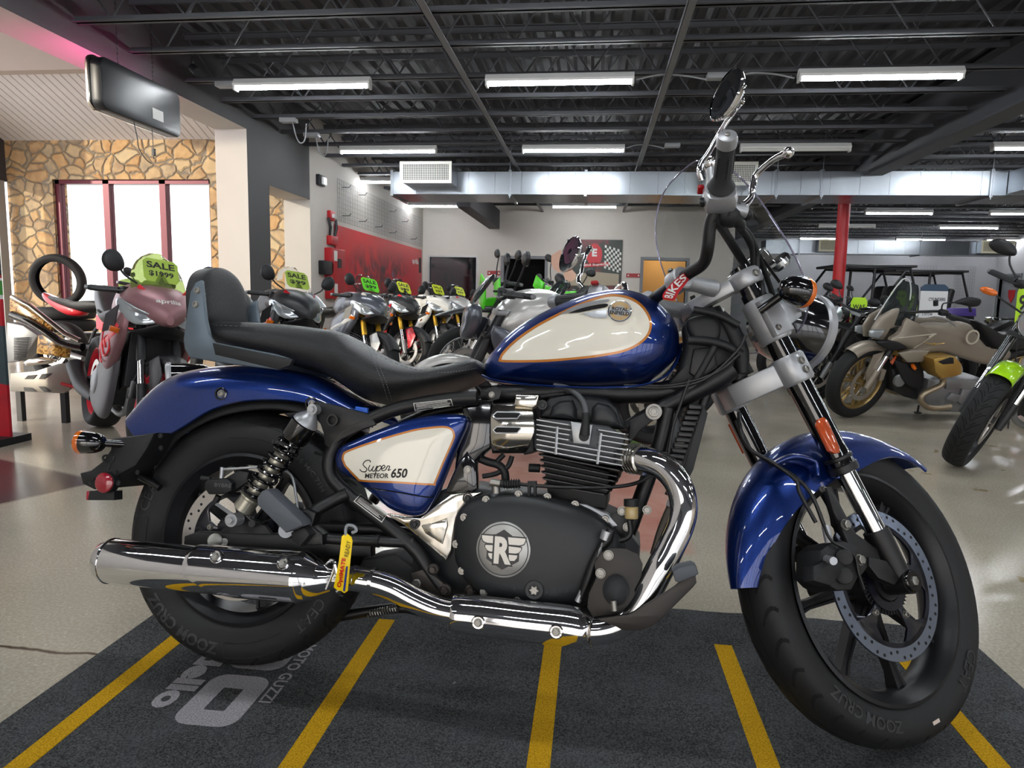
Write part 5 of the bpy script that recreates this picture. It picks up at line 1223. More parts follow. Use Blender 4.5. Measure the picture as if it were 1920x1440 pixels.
pt(MB().tube([bp(703, 1014, .16), bp(712, 1015, .16)], .0145, 20), 'peg_clamp', satin, pg)
# rear set: bolts and plates low behind engine
pt(MB().slab(bps([(772, 1075), (800, 1065), (815, 1078), (835, 1095), (842, 1112), (830, 1122), (815, 1110), (790, 1100), (775, 1088)], .15), NR, .01, .002), 'pivot_plate', mat('plate_bronze', '#3c3733', .45, .5), fr)
for q, r in (((834, 1108), .012), ((781, 1094), .008), ((812, 1068), .010), ((883, 1108), .011)): pt(MB().lathe([(r*1.25, -.01), (r*1.25, .002), (r, .004)], bp(*q, .16), NR, 24).bolt(bp(*q, .16), NR, r*.75, .008), 'pivot_bolt', MATS['plate_bronze'] if q[0] != 781 else steel, fr)
pt(MB().slab(bps([(700, 1040), (760, 1030), (800, 1060), (800, 1110), (840, 1135), (780, 1130), (720, 1090), (680, 1080)], .04), NR, .14, .008), 'linkage_box', plast, fr)
pt(MB().slab(bps([(900, 1122), (1010, 1136), (1010, 1150), (900, 1140)], .10), NR, .05, .003), 'sump_plate', mat('brass_plate', '#a5906a', .4, .5), en)
T2([(610, 1160), (660, 1152), (700, 1145), (760, 1140), (800, 1150)], .013, 'centre_stand', satin, False, v=-.02)
mb = MB(); A, B = bp(692, 1152, .0), bp(745, 1140, .0); x, y = perp(B-A)
mb.tube([A+(B-A)*(i/90)+(x*cos(i*.8)+y*sin(i*.8))*.009 for i in range(91)], .0018, 6); pt(mb, 'stand_spring', steel, fr)
# side stand to the floor on the far side
a = BI@V3((-.20, 1.93, .012)); b = bp(800, 1120, -.10)
pt(MB().tube([b, b+(a-b)*.5, a], [.014, .012, .011], 14).sph(a, (.03, .02, .008), 14), 'side_stand', satin, fr)
# rider controls front
rc2 = empty('brake_pedal'); rc2.parent = bike
pt(MB().slab(bps([(1128, 1035), (1145, 1027), (1175, 1028), (1196, 1038), (1205, 1058), (1203, 1080), (1190, 1105), (1194, 1140), (1160, 1150), (1112, 1156), (1101, 1138), (1104, 1112), (1118, 1082), (1114, 1055)], .235), NR, .008, .002), 'foot_control_plate', mat('control_plate', '#33302e', .45, .4), rc2)
for q in ((1141, 1041), (1126, 1075)): pt(MB().bolt(bp(*q, .240), NR, .0085, .005, False), 'plate_bolt', steel, rc2)
pt(MB().sph(bp(1155, 1107, .25), (.027, .035, .030), 18), 'footpeg_rubber', mat('peg_rubber', '#26282a', .7, bump=.5, bscale=120.), rc2)
pt(MB().cyl(bp(1150, 1126, .285), bp(1152, 1145, .285), .0062, n=16), 'peg_feeler', steel, rc2)
pd = pt(MB().slab(bps([(1120, 1160), (1180, 1150), (1215, 1130), (1262, 1100), (1285, 1082), (1304, 1079), (1306, 1092), (1300, 1100), (1245, 1155), (1222, 1174), (1200, 1182), (1170, 1182), (1150, 1172)], .258), NR, .008, .002), 'pedal_arm', MATS['control_plate'], rc2)
pt(MB().slab(bps([(1260, 1068), (1270, 1060), (1296, 1054), (1304, 1058), (1308, 1072), (1300, 1077), (1272, 1088), (1265, 1086)], .285), NR, .05, .005), 'pedal_pad', greyr, rc2)
rs = empty('brake_reservoir'); rs.parent = bike
pt(MB().cyl(bp(1184, 949, .15), bp(1184, 973, .15), .0145, n=24, ch=.003), 'fluid_cup', mat('brake_fluid', '#c9b07a', .2, trans=.25, coat=.5), rs); pt(MB().cyl(bp(1184, 936, .15), bp(1184, 949, .15), .0165, n=24), 'cup_lid', plast, rs)
pt(MB().slab(bps([(1130, 975), (1165, 955), (1180, 958), (1182, 1000), (1170, 1015), (1150, 1000)], .12), NR, .008, .001), 'reservoir_bracket', satin, rs)
for q in ((1166, 958), (1213, 956), (1176, 988)): pt(MB().bolt(bp(*q, .13), NR, .008, .006), 'bracket_bolt', steel, rs)
pt(MB().tube(bps([(1180, 975), (1182, 1000), (1170, 1012), (1145, 1015), (1110, 1018), (1098, 1035), (1096, 1045), (1110, 1055)], .16), .006, 10, k=5), 'fluid_hose', satin, rs)
mc_ = [(1145, 993), (1140, 1012), (1125, 1030), (1112, 1058), (1103, 1085), (1095, 1105), (1087, 1122)]
pt(MB().tube(bps(mc_, .2), [.009, .011, .008, .010, .011, .008, .006], 16), 'pedal_master_cylinder', satin, rs)
pt(MB().cyl(bp(1139, 996, .2), bp(1134, 1012, .2), .0115, n=20), 'cylinder_cap', silver, rs); pt(MB().tube(bps([(1092, 1108), (1083, 1128)], .2), .0065, 12).tube([bp(1131, 1018, .205), bp(1120, 1045, .205)], .004, 8), 'cylinder_fitting', silver, rs)
# printed labels on the frame tube
FB = BVHTree.FromPolygons([tuple(v.co) for v in ft1.data.vertices], [tuple(p.vertices) for p in ft1.data.polygons])
def label(L, nl, name='warning_label'):
    P = [V3((x, y, 0)) for x, y in L]
    def g(s, t): a = P[0]+(P[1]-P[0])*s; b = P[3]+(P[2]-P[3])*s; return a+(b-a)*t
    def grid(s0, s1, t0, t1, off, mb, n=14, m=6):
        mb.add([cast(FB, g(s0+(s1-s0)*i/n, t0+(t1-t0)*j/m).x, g(s0+(s1-s0)*i/n, t0+(t1-t0)*j/m).y, off, .158) for j in range(m+1) for i in range(n+1)], [(j*(n+1)+i, j*(n+1)+i+1, (j+1)*(n+1)+i+1, (j+1)*(n+1)+i) for j in range(m) for i in range(n)])
    mb = MB(); grid(0, 1, 0, 1, .0005, mb); o = pt(mb, name, wlab, fr, sm=0)
    mb = MB(); grid(.02, .98, .08, .92, .0008, mb); pt(mb, 'label_field', klab, o, sm=0)
    mb = MB()
    for k in range(nl):
        t0 = .16+.7*k/nl; e = .96-random.random()*.15; grid(.06, e, t0, t0+.7/nl*.42, .0011, mb, 14, 1)
    pt(mb, 'label_print_lines', wlab, o, sm=0)
label([(775, 756), (846, 748), (850, 761), (778, 771)], 5); label([(676, 926), (727, 963), (716, 980), (663, 940)], 6)
# handlebar wiring
for L, r in (([(1338, 408, .22), (1352, 425, .2), (1368, 450, .15), (1390, 485, .10), (1410, 512, .08)], .010), ([(1385, 420, .2), (1405, 440, .17), (1418, 470, .13), (1420, 510, .11), (1420, 555, .10)], .007), ([(1378, 420, .2), (1398, 445, .17), (1411, 475, .13), (1414, 510, .11), (1415, 560, .10)], .005), ([(1375, 405, .23), (1392, 430, .2), (1408, 455, .16), (1412, 500, .12)], .006)):
    pt(MB().tube(sps(L), r, 12, k=5), 'handlebar_cable', plast, bike, True)
pt(MB().sph(sp(1365, 405, .225), (.03, .025, .025), 16), 'switch_wiring', plast, bike, True)
pt(MB().rbox(sp(1428, 538, .13), (.012, .012, .05), None, .003), 'cable_tie', plast, bike, True)
# things hanging on the bike
yt = tag(empty('battery_tag', M=BM), 'yellow plastic battery charger tag with printing hanging beside the muffler', 'tag')
YP = [(641, 1006), (649, 999), (659, 1007), (661, 1014), (657, 1050), (652, 1108), (646, 1112), (640, 1108), (633, 1107), (626, 1101), (636, 1050), (640, 1015)]
def ytv(y): return .262+.02*sin((y-1000)/110*PI)
pl_ = pt(MB().slab([bp(x, y, ytv(y)) for x, y in YP], NR, .0016), 'tag_plate', mat('tag_yellow', '#f2cf10', .35), yt)
mb = MB()
def tyt(s, cx_, cy_, w, h, rot, mb, bold=.03, off=.002):
    vs, fs = textgeo(s, bold)
    def f(x, y):
        X, Y = x*w, -y*h; px, py = cx_+X*cos(rot)-Y*sin(rot), cy_+X*sin(rot)+Y*cos(rot); return bp(px, py, ytv(py)+off)
    mb.add([f(x, y) for x, y in vs], fs)
tyt('READY', 651.5, 1029, 30, 8, rad(-80), mb, .0); pt(mb, 'tag_print_black', klab, yt, sm=0)
mb = MB(); tyt('OptiMATE', 641, 1074, 56, 10, rad(-80), mb, .04); pt(mb, 'tag_print_red', mat('print_red', '#c8201a', .4), yt, sm=0)
mb = MB(); mb.slab([bp(x, y, ytv(y)+.0016) for x, y in ((643, 1108), (647, 1109), (652, 1062), (649, 1062))], NR, .0006); pt(mb, 'tag_print_blue', mat('print_blue', '#2c3c8c', .4), yt, sm=0)
pt(MB().tube(bps([(650, 1010), (648, 995), (652, 985), (664, 987), (668, 995), (660, 999)], .262), .0035, 8, k=4), 'tag_clip', mat('clip_grey', '#8d9094', .4), yt)
pt(MB().tube(bps([(640, 1108), (637, 1116), (644, 1118)], .262), .003, 8), 'tag_loop', plast, yt)
rt = tag(empty('key_strap', M=BM@SM), 'red woven strap with white lettering hanging on the handlebar clamp', 'strap')
RP = [(1300, 512, .09), (1275, 520, .10), (1256, 538, .11), (1244, 556, .115), (1243, 562, .116), (1256, 566, .116), (1266, 560, .116), (1270, 545, .11), (1290, 528, .10), (1303, 520, .09)]
top_ = sps([(1302, 505, .09), (1285, 510, .098), (1268, 522, .106), (1255, 535, .112), (1243, 552, .118), (1243, 560, .118)]); bot_ = sps([(1305, 514, .09), (1292, 523, .098), (1282, 536, .106), (1272, 548, .112), (1268, 557, .118), (1262, 563, .118)])
mb = MB(); A = cr(top_, 4); B = cr(bot_, 4); m_ = len(A); mb.add(A+B+[p+V3((.002, .002, 0)) for p in A+B], [(i, i+1, m_+i+1, m_+i) for i in range(m_-1)]+[(2*m_+i, 3*m_+i, 3*m_+i+1, 2*m_+i+1) for i in range(m_-1)]); 
o = mb.build('strap_band', mat('strap_red', '#a8141c', .8, bump=.5, bscale=800.), rt)
vs, fs = textgeo('BIKES', .02)
def fst(x, y):
    t = min(max(.95-(x+.5)*.7, 0), 1)*(m_-1); i = min(int(t), m_-2); k = t-i; a = A[i]+(A[i+1]-A[i])*k; b = B[i]+(B[i+1]-B[i])*k; return a+(b-a)*(.5-y*.7)+V3((-.0015, -.002, .001))
MB().add([fst(x, y) for x, y in vs], fs).build('strap_lettering', wlab, rt, smooth=0)
# ================================================================ OTHER MOTORCYCLES
gtyre = mat('tyre_bg', '#131416', .7); cast_al = mat('cast_aluminium', '#8c8e90', .45, .7); darkpl = mat('dark_plastic', '#15161a', .45); goldf = mat('gold_fork', '#c79a35', .3, .8)
lens = mat('lamp_lens', '#aeb6bc', .08, .6, coat=1.); smoke = mat('smoked_screen', '#5a6062', .02, trans=.85, ior=1.15); clear = mat('clear_screen', '#e9eef0', .0, trans=1., ior=1.15)
def O(L, y=0.): return [V3((a, y, b)) for a, b in L]
Yv = V3((0, 1, 0))
def bwheel(par, name, c, R, w, rimm, steer=None, spokes=5, dsc=True, dside=(1, -1), tread=False, wire=False):
    o = empty(name); o.parent = par; c = vv(c); M = steer; rr_ = R-.085 if R < .33 else R-.09
    prof = tyre_prof(R, w, rr_)
    t = MB().lathe(prof, c, Yv, 56).build('tyre', gtyre, o, M=M)
    if tread:
        mb = MB()
        for k in range(34):
            a = 360*k/34; groove(mb, (c, R), prof, [(a, .02), (a+5, .12), (a+9, .25), (a+11, .38)], .006); groove(mb, (c, R), prof, [(a+6, .05), (a+9, .12), (a+11, .20)], .005)
        mb.build('tread_groove', gr, t, M=M)
    MB().lathe([(rr_+.004, -w*.36), (rr_-.006, -w*.38), (rr_-.018, -w*.25), (rr_-.022, 0), (rr_-.018, w*.25), (rr_-.006, w*.38), (rr_+.004, w*.36)], c, Yv, 48).build('rim', rimm, o, M=M)
    if wire:
        mb = MB()
        for k in range(32):
            a = 2*PI*k/32; b = a+.35*(1 if k % 2 else -1); mb.cyl(c+V3((cos(a)*.03, .03*(1 if k % 4 < 2 else -1), sin(a)*.03)), c+V3((cos(b)*(rr_-.02), 0, sin(b)*(rr_-.02))), .0022, n=4)
        mb.build('wire_spokes', cast_al, o, M=M)
    else:
        for k in range(spokes):
            for q in (-.13, .13):
                a = 2*PI*k/spokes+.3; b = a+q*1.3; MB().tube([c+V3((cos(a)*.04, 0, sin(a)*.04)), c+V3((cos(b)*(rr_-.015), 0, sin(b)*(rr_-.015)))], [.016, .011], 6).build('spoke', rimm, o, M=M)
    MB().cyl(c-Yv*.06, c+Yv*.06, .035, n=20, ch=.006).build('hub', rimm, o, M=M)
    if dsc:
        for s in dside:
            d = MB().lathe([(.155, -.002), (.115, -.002), (.115, .002), (.155, .002)], c+Yv*(s*.06), Yv, 40, cyc=True)
            for k in range(5):
                a = 2*PI*k/5; d.tube([c+Yv*(s*.058)+V3((cos(a)*.04, 0, sin(a)*.04)), c+Yv*(s*.058)+V3((cos(a+.2)*.12, 0, sin(a+.2)*.12))], .006, 5)
            d.build('brake_disc', disc_m, o, M=M)
    return o
def steer_m(x0, deg, rk=25):
    r = rad(rk); ax_ = V3((-sin(r), 0, cos(r))); h = V3((x0+.1, 0, 0)); return Matrix.Translation(h) @ Matrix.Rotation(rad(deg), 4, ax_) @ Matrix.Translation(-h)
def bfork(par, c, L, legm, low, M, off=.10, rk=25, usd=True):
    r = rad(rk); d = V3((-sin(r), 0, cos(r)))
    for s in (1, -1):
        b = vv(c)+Yv*off*s; o = empty('fork_leg'); o.parent = par
        MB().cyl(b+d*.28, b+d*L, .027, n=18).build('outer_tube', legm, o, M=M)
        MB().cyl(b+d*.05, b+d*.30, .021, n=18).build('inner_tube', chrome if usd else legm, o, M=M)
        MB().tube([b-d*.03, b+d*.03, b+d*.14], [.022, .027, .026], 14).build('fork_foot', low, o, M=M)
        MB().rbox(b+d*.10+V3((-.075, 0, 0)), (.05, .05, .10), None, .01).build('brake_caliper', low, o, M=M)
    for t in (L-.16, L-.01): MB().slab([vv(c)+d*t+V3((x, y, 0)) for x, y in ((.03, -.13), (.03, .13), (-.03, .13), (-.09, .03), (-.09, -.03), (-.03, -.13))], d, .03, .004).build('fork_clamp', cast_al if t > L-.1 else darkpl, par, M=M)
def bmirror(par, a, hd, M, stemr=.006, m=darkpl, sz=(.075, .042)):
    for s in (1, -1):
        f = lambda p: V3((p[0], p[1]*s, p[2])); o = empty('mirror'); o.parent = par
        MB().tube([f(a), f(((a[0]+hd[0])/2, (a[1]+hd[1])/2+.02, (a[2]+hd[2])/2)), f(hd)], stemr, 8, k=3).build('mirror_stem', m, o, M=M)
        h = vv(f(hd))+V3((0, s*sz[0]*.6, sz[1]*.5)); P = [h+V3((0, s*sz[0]*x, sz[1]*z)) for x, z in ((-1, -.6), (-.3, -1), (.5, -.9), (1, -.3), (1, .4), (.5, .95), (-.3, .9), (-.9, .2))]
        MB().inflate(cr(P, 3, True), (1, 0, 0), .028, .004, e=2.5).build('mirror_shell', m, o, M=M)
        MB().inflate([h+(p-h)*.88+V3((-.005, 0, 0)) for p in cr(P, 2, True)], (-1, 0, 0), .001, .0, e=3).build('mirror_glass', MATS['mirror_glass'], o, M=M)
def bgrips(par, x, y, z, M, sweep=.08, drop=0., m=None):
    c_ = V3((x, 0, z)); hb_ = empty('handlebar'); hb_.parent = par
    P = [V3((x-sweep, -y, z-drop)), V3((x-.01, -y*.55, z)), V3((x+.03, -.10, z-.03)), V3((x+.03, .10, z-.03)), V3((x-.01, y*.55, z)), V3((x-sweep, y, z-drop))]
    MB().tube(P, .011, 12, k=5).build('bar_tube', darkpl, hb_, M=M)
    for s in (1, -1):
        a = V3((x-sweep, y*s, z-drop)); b = V3((x-.02, y*.62*s, z-drop*.2)); d = (a-b).normalized()
        MB().tube([b, b+d*.01, a, a+d*.012], [.021, .017, .017, .014], 16).build('grip', MATS['grip_rubber'], hb_, M=M)
        MB().cyl(a+d*.012, a+d*.03, .014, n=14, ch=.003).build('bar_end', cast_al, hb_, M=M)
        MB().rbox(b-d*.03, (.05, .05, .05), None, .01).build('switch_housing', darkpl, hb_, M=M)
        MB().tube([b+V3((.03, 0, .0))-d*.03, b+V3((.06, 0, 0)), a+V3((.05, 0, -.005)), a+V3((.04, 0, -.0))+d*.0], [.008, .006, .005, .007], 8, k=3).build('lever', m or darkpl, hb_, M=M)
    return hb_
def engine_block(par, m=None, x=.72, z=.42):
    m = m or cast_al
    o = empty('engine'); o.parent = par
    MB().rbox((x, 0, z-.05), (.38, .34, .24), None, .05).build('crankcase', darkpl, o)
    MB().rbox((x+.12, 0, z+.14), (.22, .30, .20), Matrix.Rotation(rad(18), 3, 'Y'), .02).build('cylinder', m, o)
    for s in (1, -1):
        MB().lathe([(.001, .035), (.06, .035), (.085, .02), (.095, 0)], (x-.02, s*.17, z-.04), (0, s, 0), 28).build('engine_cover', m, o)
        MB().tube([(x+.2, s*.06, z+.10), (x+.32, s*.07, z+.02), (x+.30, s*.07, z-.15), (x+.1, s*.06, z-.22), (x-.25, s*.04, z-.22)], .02, 10, k=4).build('exhaust_pipe', cast_al, o)
def place(o, front, heading, lean=0., wb=1.4):
    """front = front contact point on the floor, heading in degrees"""
    h = rad(heading); d = V3((cos(h), sin(h), 0)); r = vv(front)-d*wb
    o.matrix_world = Matrix.Translation((r.x, r.y, .002)) @ Matrix.Rotation(h, 4, 'Z') @ Matrix.Rotation(-rad(lean), 4, 'X')
    return o
def screen(par, m, M=None, x=1.18, z0=.96, z1=1.19, hw=.15, rake_=.19, bow=.09):
    rings = []
    for i in range(9):
        t = i/8; zz = z0+(z1-z0)*t; w_ = hw*math.sqrt(max(.05, 1-t**2.4)); xx = x-rake_*t
        rings.append([V3((xx+.06-bow*(j/8*2-1)**2-(0 if True else 0), w_*(j/8*2-1), zz)) for j in range(9)]+[V3((xx+.057-bow*(j/8*2-1)**2, w_*(j/8*2-1), zz)) for j in range(8, -1, -1)])
    return MB().loft(rings, True).build('screen', m, par, M=M)
def card(name, lines, c, xd, yd, w, h, col, lab, rnd=True, grp='price cards on motorcycles', bend=0.):
    c = vv(c); xd = vv(xd).normalized(); yd = vv(yd).normalized(); t = tag(empty(name, c), lab, 'sign', grp); n_ = xd.cross(yd)
    P = [xd*(x*w/2)+yd*(y*h/2) for x, y in ((-.8, -1), (.8, -1), (1, -.7), (1, .7), (.75, 1), (-.75, 1), (-1, .7), (-1, -.7))]
    MB().slab(P, n_, .002).build('card', col, t)
    mb = MB()
    for s, dy, ww, hh in lines: text_on(mb, s, yd*dy*h, xd, yd, ww*w, hh*h, .03, .0022)
    mb.build('card_lettering', klab, t, smooth=0)
    return t
def sportbike(lab, front, heading, main, second, accent, rim, forkm=goldf, st=0, scr=clear, lean=9, tread=False, grp=None, cardcol=None, low=None, sc_=1.0):
    o = tag(empty('motorcycle'), lab, 'motorcycle', grp); M = steer_m(1.4, st); low = low or second
    bwheel(o, 'rear_wheel', (0, 0, .32), .32, .18, rim, None); bwheel(o, 'front_wheel', (1.4, 0, .30), .30, .12, rim, M)
    bfork(o, (1.4, 0, .30), .62, forkm, cast_al if forkm == goldf else darkpl, M)
    f = empty('front_fender'); f.parent = o
    MB().loft(arch(V3((1.4, 0, .30)), .322, 30, 175, .066, .05, 20), True).build('fender_shell', darkpl, f, M=M)
    for s in (1, -1): MB().slab(O([(1.33, .56), (1.42, .60), (1.50, .50), (1.46, .36), (1.42, .34), (1.38, .45)], .078*s), Yv, .008, .002).build('fork_shield', low, f, M=M)
    MB().inflate(cr(O([(.60, .80), (.66, .92), (.80, 1.0), (.96, .99), (1.06, .90), (1.0, .78), (.75, .73)]), 3, True), Yv, .155, e=3).build('fuel_tank', main, o)
    MB().inflate(cr(O([(.02, .83), (.3, .80), (.58, .84), (.62, .78), (.3, .73), (.05, .79)]), 3, True), Yv, .13, e=3).build('seat', leath, o)
    MB().inflate(cr(O([(-.28, .99), (-.12, .99), (.15, .86), (.38, .74), (.1, .72), (-.2, .88)]), 3, True), Yv, .10, e=3).build('tail_fairing', second, o)
    MB().inflate(O([(-.30, .97), (-.27, .985), (-.22, .90), (-.26, .88)]), Yv, .05).build('tail_lamp', redl, o)
    for s in (1, -1):
        a = Yv*s
        sf = MB().inflate(cr(O([(1.24, .84), (1.10, .84), (.88, .76), (.74, .66), (.80, .52), (.98, .47), (1.12, .56), (1.24, .70)], .165*s), 3, True), a, .055, .01, e=3).build('upper_side_fairing', main, o)
        MB().inflate(cr(O([(1.10, .58), (.98, .50), (.78, .54), (.60, .46), (.48, .30), (.60, .20), (.86, .17), (1.02, .28)], .15*s), 3, True), a, .045, .01, e=3).build('lower_side_fairing', low, o)
        MB().inflate(cr(O([(1.20, .70), (1.0, .60), (.80, .58), (.86, .63), (1.05, .68), (1.2, .76)], .205*s), 2, True), a, .018, .004).build('fairing_flash', accent, o)
        MB().inflate(cr([V3((x, y*s, z)) for x, y, z in ((1.385, .03, .80), (1.31, .15, .855), (1.18, .215, .90), (1.18, .21, .83), (1.31, .14, .76))], 3, True), V3((.8, .5*s, .1)), .022, .02).build('headlamp', lens, o)
        MB().slab([V3((x, y*s, z)) for x, y, z in ((1.31, .045, .91), (1.22, .12, .985), (1.20, .13, .97), (1.30, .07, .895))], V3((.6, .5*s, .5)), .012, .002).build('nose_stripe', accent, o)
        MB().slab([V3((x, y*s, z)) for x, y, z in ((1.22, .215, .86), (1.16, .26, .80), (1.12, .26, .70), (1.17, .215, .72))], V3((.3, s, .2)), .008, .002).build('winglet', low, o)
    MB().inflate(cr([V3((x, y, z)) for x, y, z in ((1.395, -.02, .79), (1.395, .02, .79), (1.34, .11, .745), (1.28, .15, .72), (1.25, 0, .69), (1.28, -.15, .72), (1.34, -.11, .745))], 2, True), V3((.5, 0, -.8)), .02, .01).build('chin_fairing', darkpl, o)
    # nose
    rings = []
    for x, zc, hw, hh in ((1.00, .89, .19, .11), (1.12, .89, .20, .115), (1.22, .88, .185, .11), (1.31, .86, .135, .095), (1.38, .835, .075, .07), (1.43, .81, .02, .03)):
        rings.append([V3((x, hw*math.copysign(abs(cos(g))**.8, cos(g)), zc+hh*math.copysign(abs(sin(g))**(1.3 if sin(g) > 0 else .9), sin(g)))) for g in [2*PI*j/24 for j in range(24)]])
    MB().loft([[R[j][i] for j in range(24)] for R in [[cr([r[j] for r in rings], 3) for j in range(24)]] for i in range(len(R[0]))], True).build('nose_fairing', main, o)
    screen(o, scr)
    bgrips(o, 1.04, .30, .93, M, .10, .02); bmirror(o, (1.20, .13, .99), (1.16, .22, 1.07), None, sz=(.055, .06))
    engine_block(o); MB().tube([(0, .1, .32), (.25, .11, .36), (.5, .1, .38)], .03, 8).build('swingarm', darkpl, o); MB().tube([(0, -.1, .32), (.25, -.11, .36), (.5, -.1, .38)], .03, 8).build('swingarm', darkpl, o)
    MB().tube([(.45, -.14, .25), (.2, -.17, .30), (.0, -.19, .42)], [.03, .05, .055], 16, k=3).build('silencer', darkpl, o)
    MB().slab(O([(.95, .70), (1.12, .72), (1.10, .40), (.98, .36)]), Yv, .24, .01).build('radiator', darkpl, o)
    for s in (1, -1): MB().inflate([V3((1.28, s*.21, .73)), V3((1.24, s*.25, .74)), V3((1.22, s*.25, .71)), V3((1.26, s*.21, .70))], V3((1, s, 0)), .01).build('indicator', amber, o)
    place(o, front, heading, lean)
    if cardcol is not None:
        c = o.matrix_world@V3((1.135, 0, 1.085)); xd = o.matrix_world.to_3x3()@V3((0, 1, 0)); yd = o.matrix_world.to_3x3()@V3((-.60, 0, .80))
        card('price_card', [('SALE', .22, .8, .28), ('$1999' if lab == L1 else '$99', -.16, .7, .26)], c, xd, yd, .19, .17, cardcol, {'a': 'olive green SALE card behind the screen of the mauve sport motorcycle', 'b': 'green SALE card in the screen of the black and red motorcycle behind the backrest', 'c': 'bright green SALE card in the screen of the dark grey motorcycle', 'd': 'pale green card in the screen of the black, red and white motorcycle', 'e': 'yellow card in the screen of the silver and white motorcycle', 'f': 'yellow green card in the furthest screen of the left row'}[lab[:1] if len(lab) < 2 else CARDKEY.get(lab, 'f')])
    return o
CARDKEY = {}
mauve = mat('mauve_matte', '#8a6468', .42, .45); mdark = mat('matte_charcoal', '#48464a', .45, .2); neon = mat('neon_red', '#e0303a', .4); rimred = mat('rim_red', '#c81c34', .35)
blk2 = mat('matte_black_paint', '#1e1f22', .4); graypt = mat('gunmetal_paint', '#4a4e58', .3, .4, coat=.6); wht = mat('white_paint', '#c9c8c4', .3, coat=.8); redp = mat('bright_red_paint', '#c01022', .3, coat=.8)
silp = mat('silver_white_paint', '#b7b6b2', .3, .3, coat=.6); limec = mat('lime_card', '#a8d420', .6); greenc = mat('green_card', '#5ec81c', .6); olivec = mat('olive_card', '#8fa83c', .6); yelc = mat('yellow_card', '#c9d42a', .6)
L1 = 'matte mauve sport motorcycle with red wheels, nearest in the left row'
L2 = 'black sport motorcycle with red nose stripe directly behind the backrest'
L3 = 'dark grey and silver sport motorcycle with bright green card, third in the left row'
L4 = 'black, red and white sport motorcycle with gold fork in the left row'
L5 = 'white and silver motorcycle with large front disc and gold fork in the left row'
L6 = 'silver motorcycle with red tank, furthest in the left row'
for l, k in zip((L1, L2, L3, L4, L5, L6), 'abcdef'): CARDKEY[l] = k
m1 = sportbike(L1, (-2.42, 3.50, 0), -42, mauve, blk2, neon, rimred, darkpl, 12, mat('olive_screen', '#9aa86a', .02, trans=.8, ior=1.1), 8, False, None, olivec, mdark)
sportbike(L2, (-2.28, 5.05, 0), -42, blk2, blk2, redp, darkpl, darkpl, 10, clear, 8, False, None, olivec)
sportbike(L3, (-2.18, 6.60, 0), -40, graypt, graypt, silp, darkpl, goldf, 10, clear, 8, False, None, greenc, silp)
sportbike(L4, (-2.22, 8.05, 0), -38, blk2, wht, redp, darkpl, goldf, 14, smoke, 8, False, None, yelc, redp)
sportbike(L5, (-2.10, 9.40, 0), -38, wht, silp, blk2, cast_al, goldf, 10, clear, 8, False, None, yelc, blk2)
sportbike(L6, (-2.05, 10.75, 0), -38, silp, redp, redp, darkpl, goldf, 10, clear, 8, False, None, yelc, blk2)
# lettering and artwork on the mauve bike
mb = MB(); 
NO = [x for x in m1.children if x.name.startswith('nose_fairing')][0]; NB = BVHTree.FromPolygons([tuple(v.co) for v in NO.data.vertices], [tuple(p.vertices) for p in NO.data.polygons])
def fno(x, y):
    h = NB.ray_cast(V3((1.7, x, .905+y)), V3((-1, 0, 0))); return (h[0] if h[0] else V3((1.33, x, .905+y)))+V3((.0012, 0, .0008))
vs, fs = textgeo('aprilia', .02); mb.add([fno(x*.13, y*.030) for x, y in vs], fs); o = mb.build('fairing_lettering', MATS['sticker_pale'] if False else wlab, m1, smooth=0)
for s in (1, -1):
    mb = MB()
    for L in ([(1.12, .80), (.98, .76), (.93, .66), (1.02, .56), (1.10, .60), (1.08, .68), (1.0, .66), (1.04, .61)], [(.90, .74), (.86, .64), (.92, .54), (.98, .52)]): mb.tube([V3((x, s*.224, z)) for x, z in cr([V3((a, b, 0)) for a, b in L], 5) for _ in (0,)] if False else [V3((p.x, s*(.222-.25*max(0, abs(p.x-1.0)-.05)*.5), p.y)) for p in cr([V3((a, b, 0)) for a, b in L], 5)], .0055, 6)
    mb.build('fairing_scroll', neon, m1)
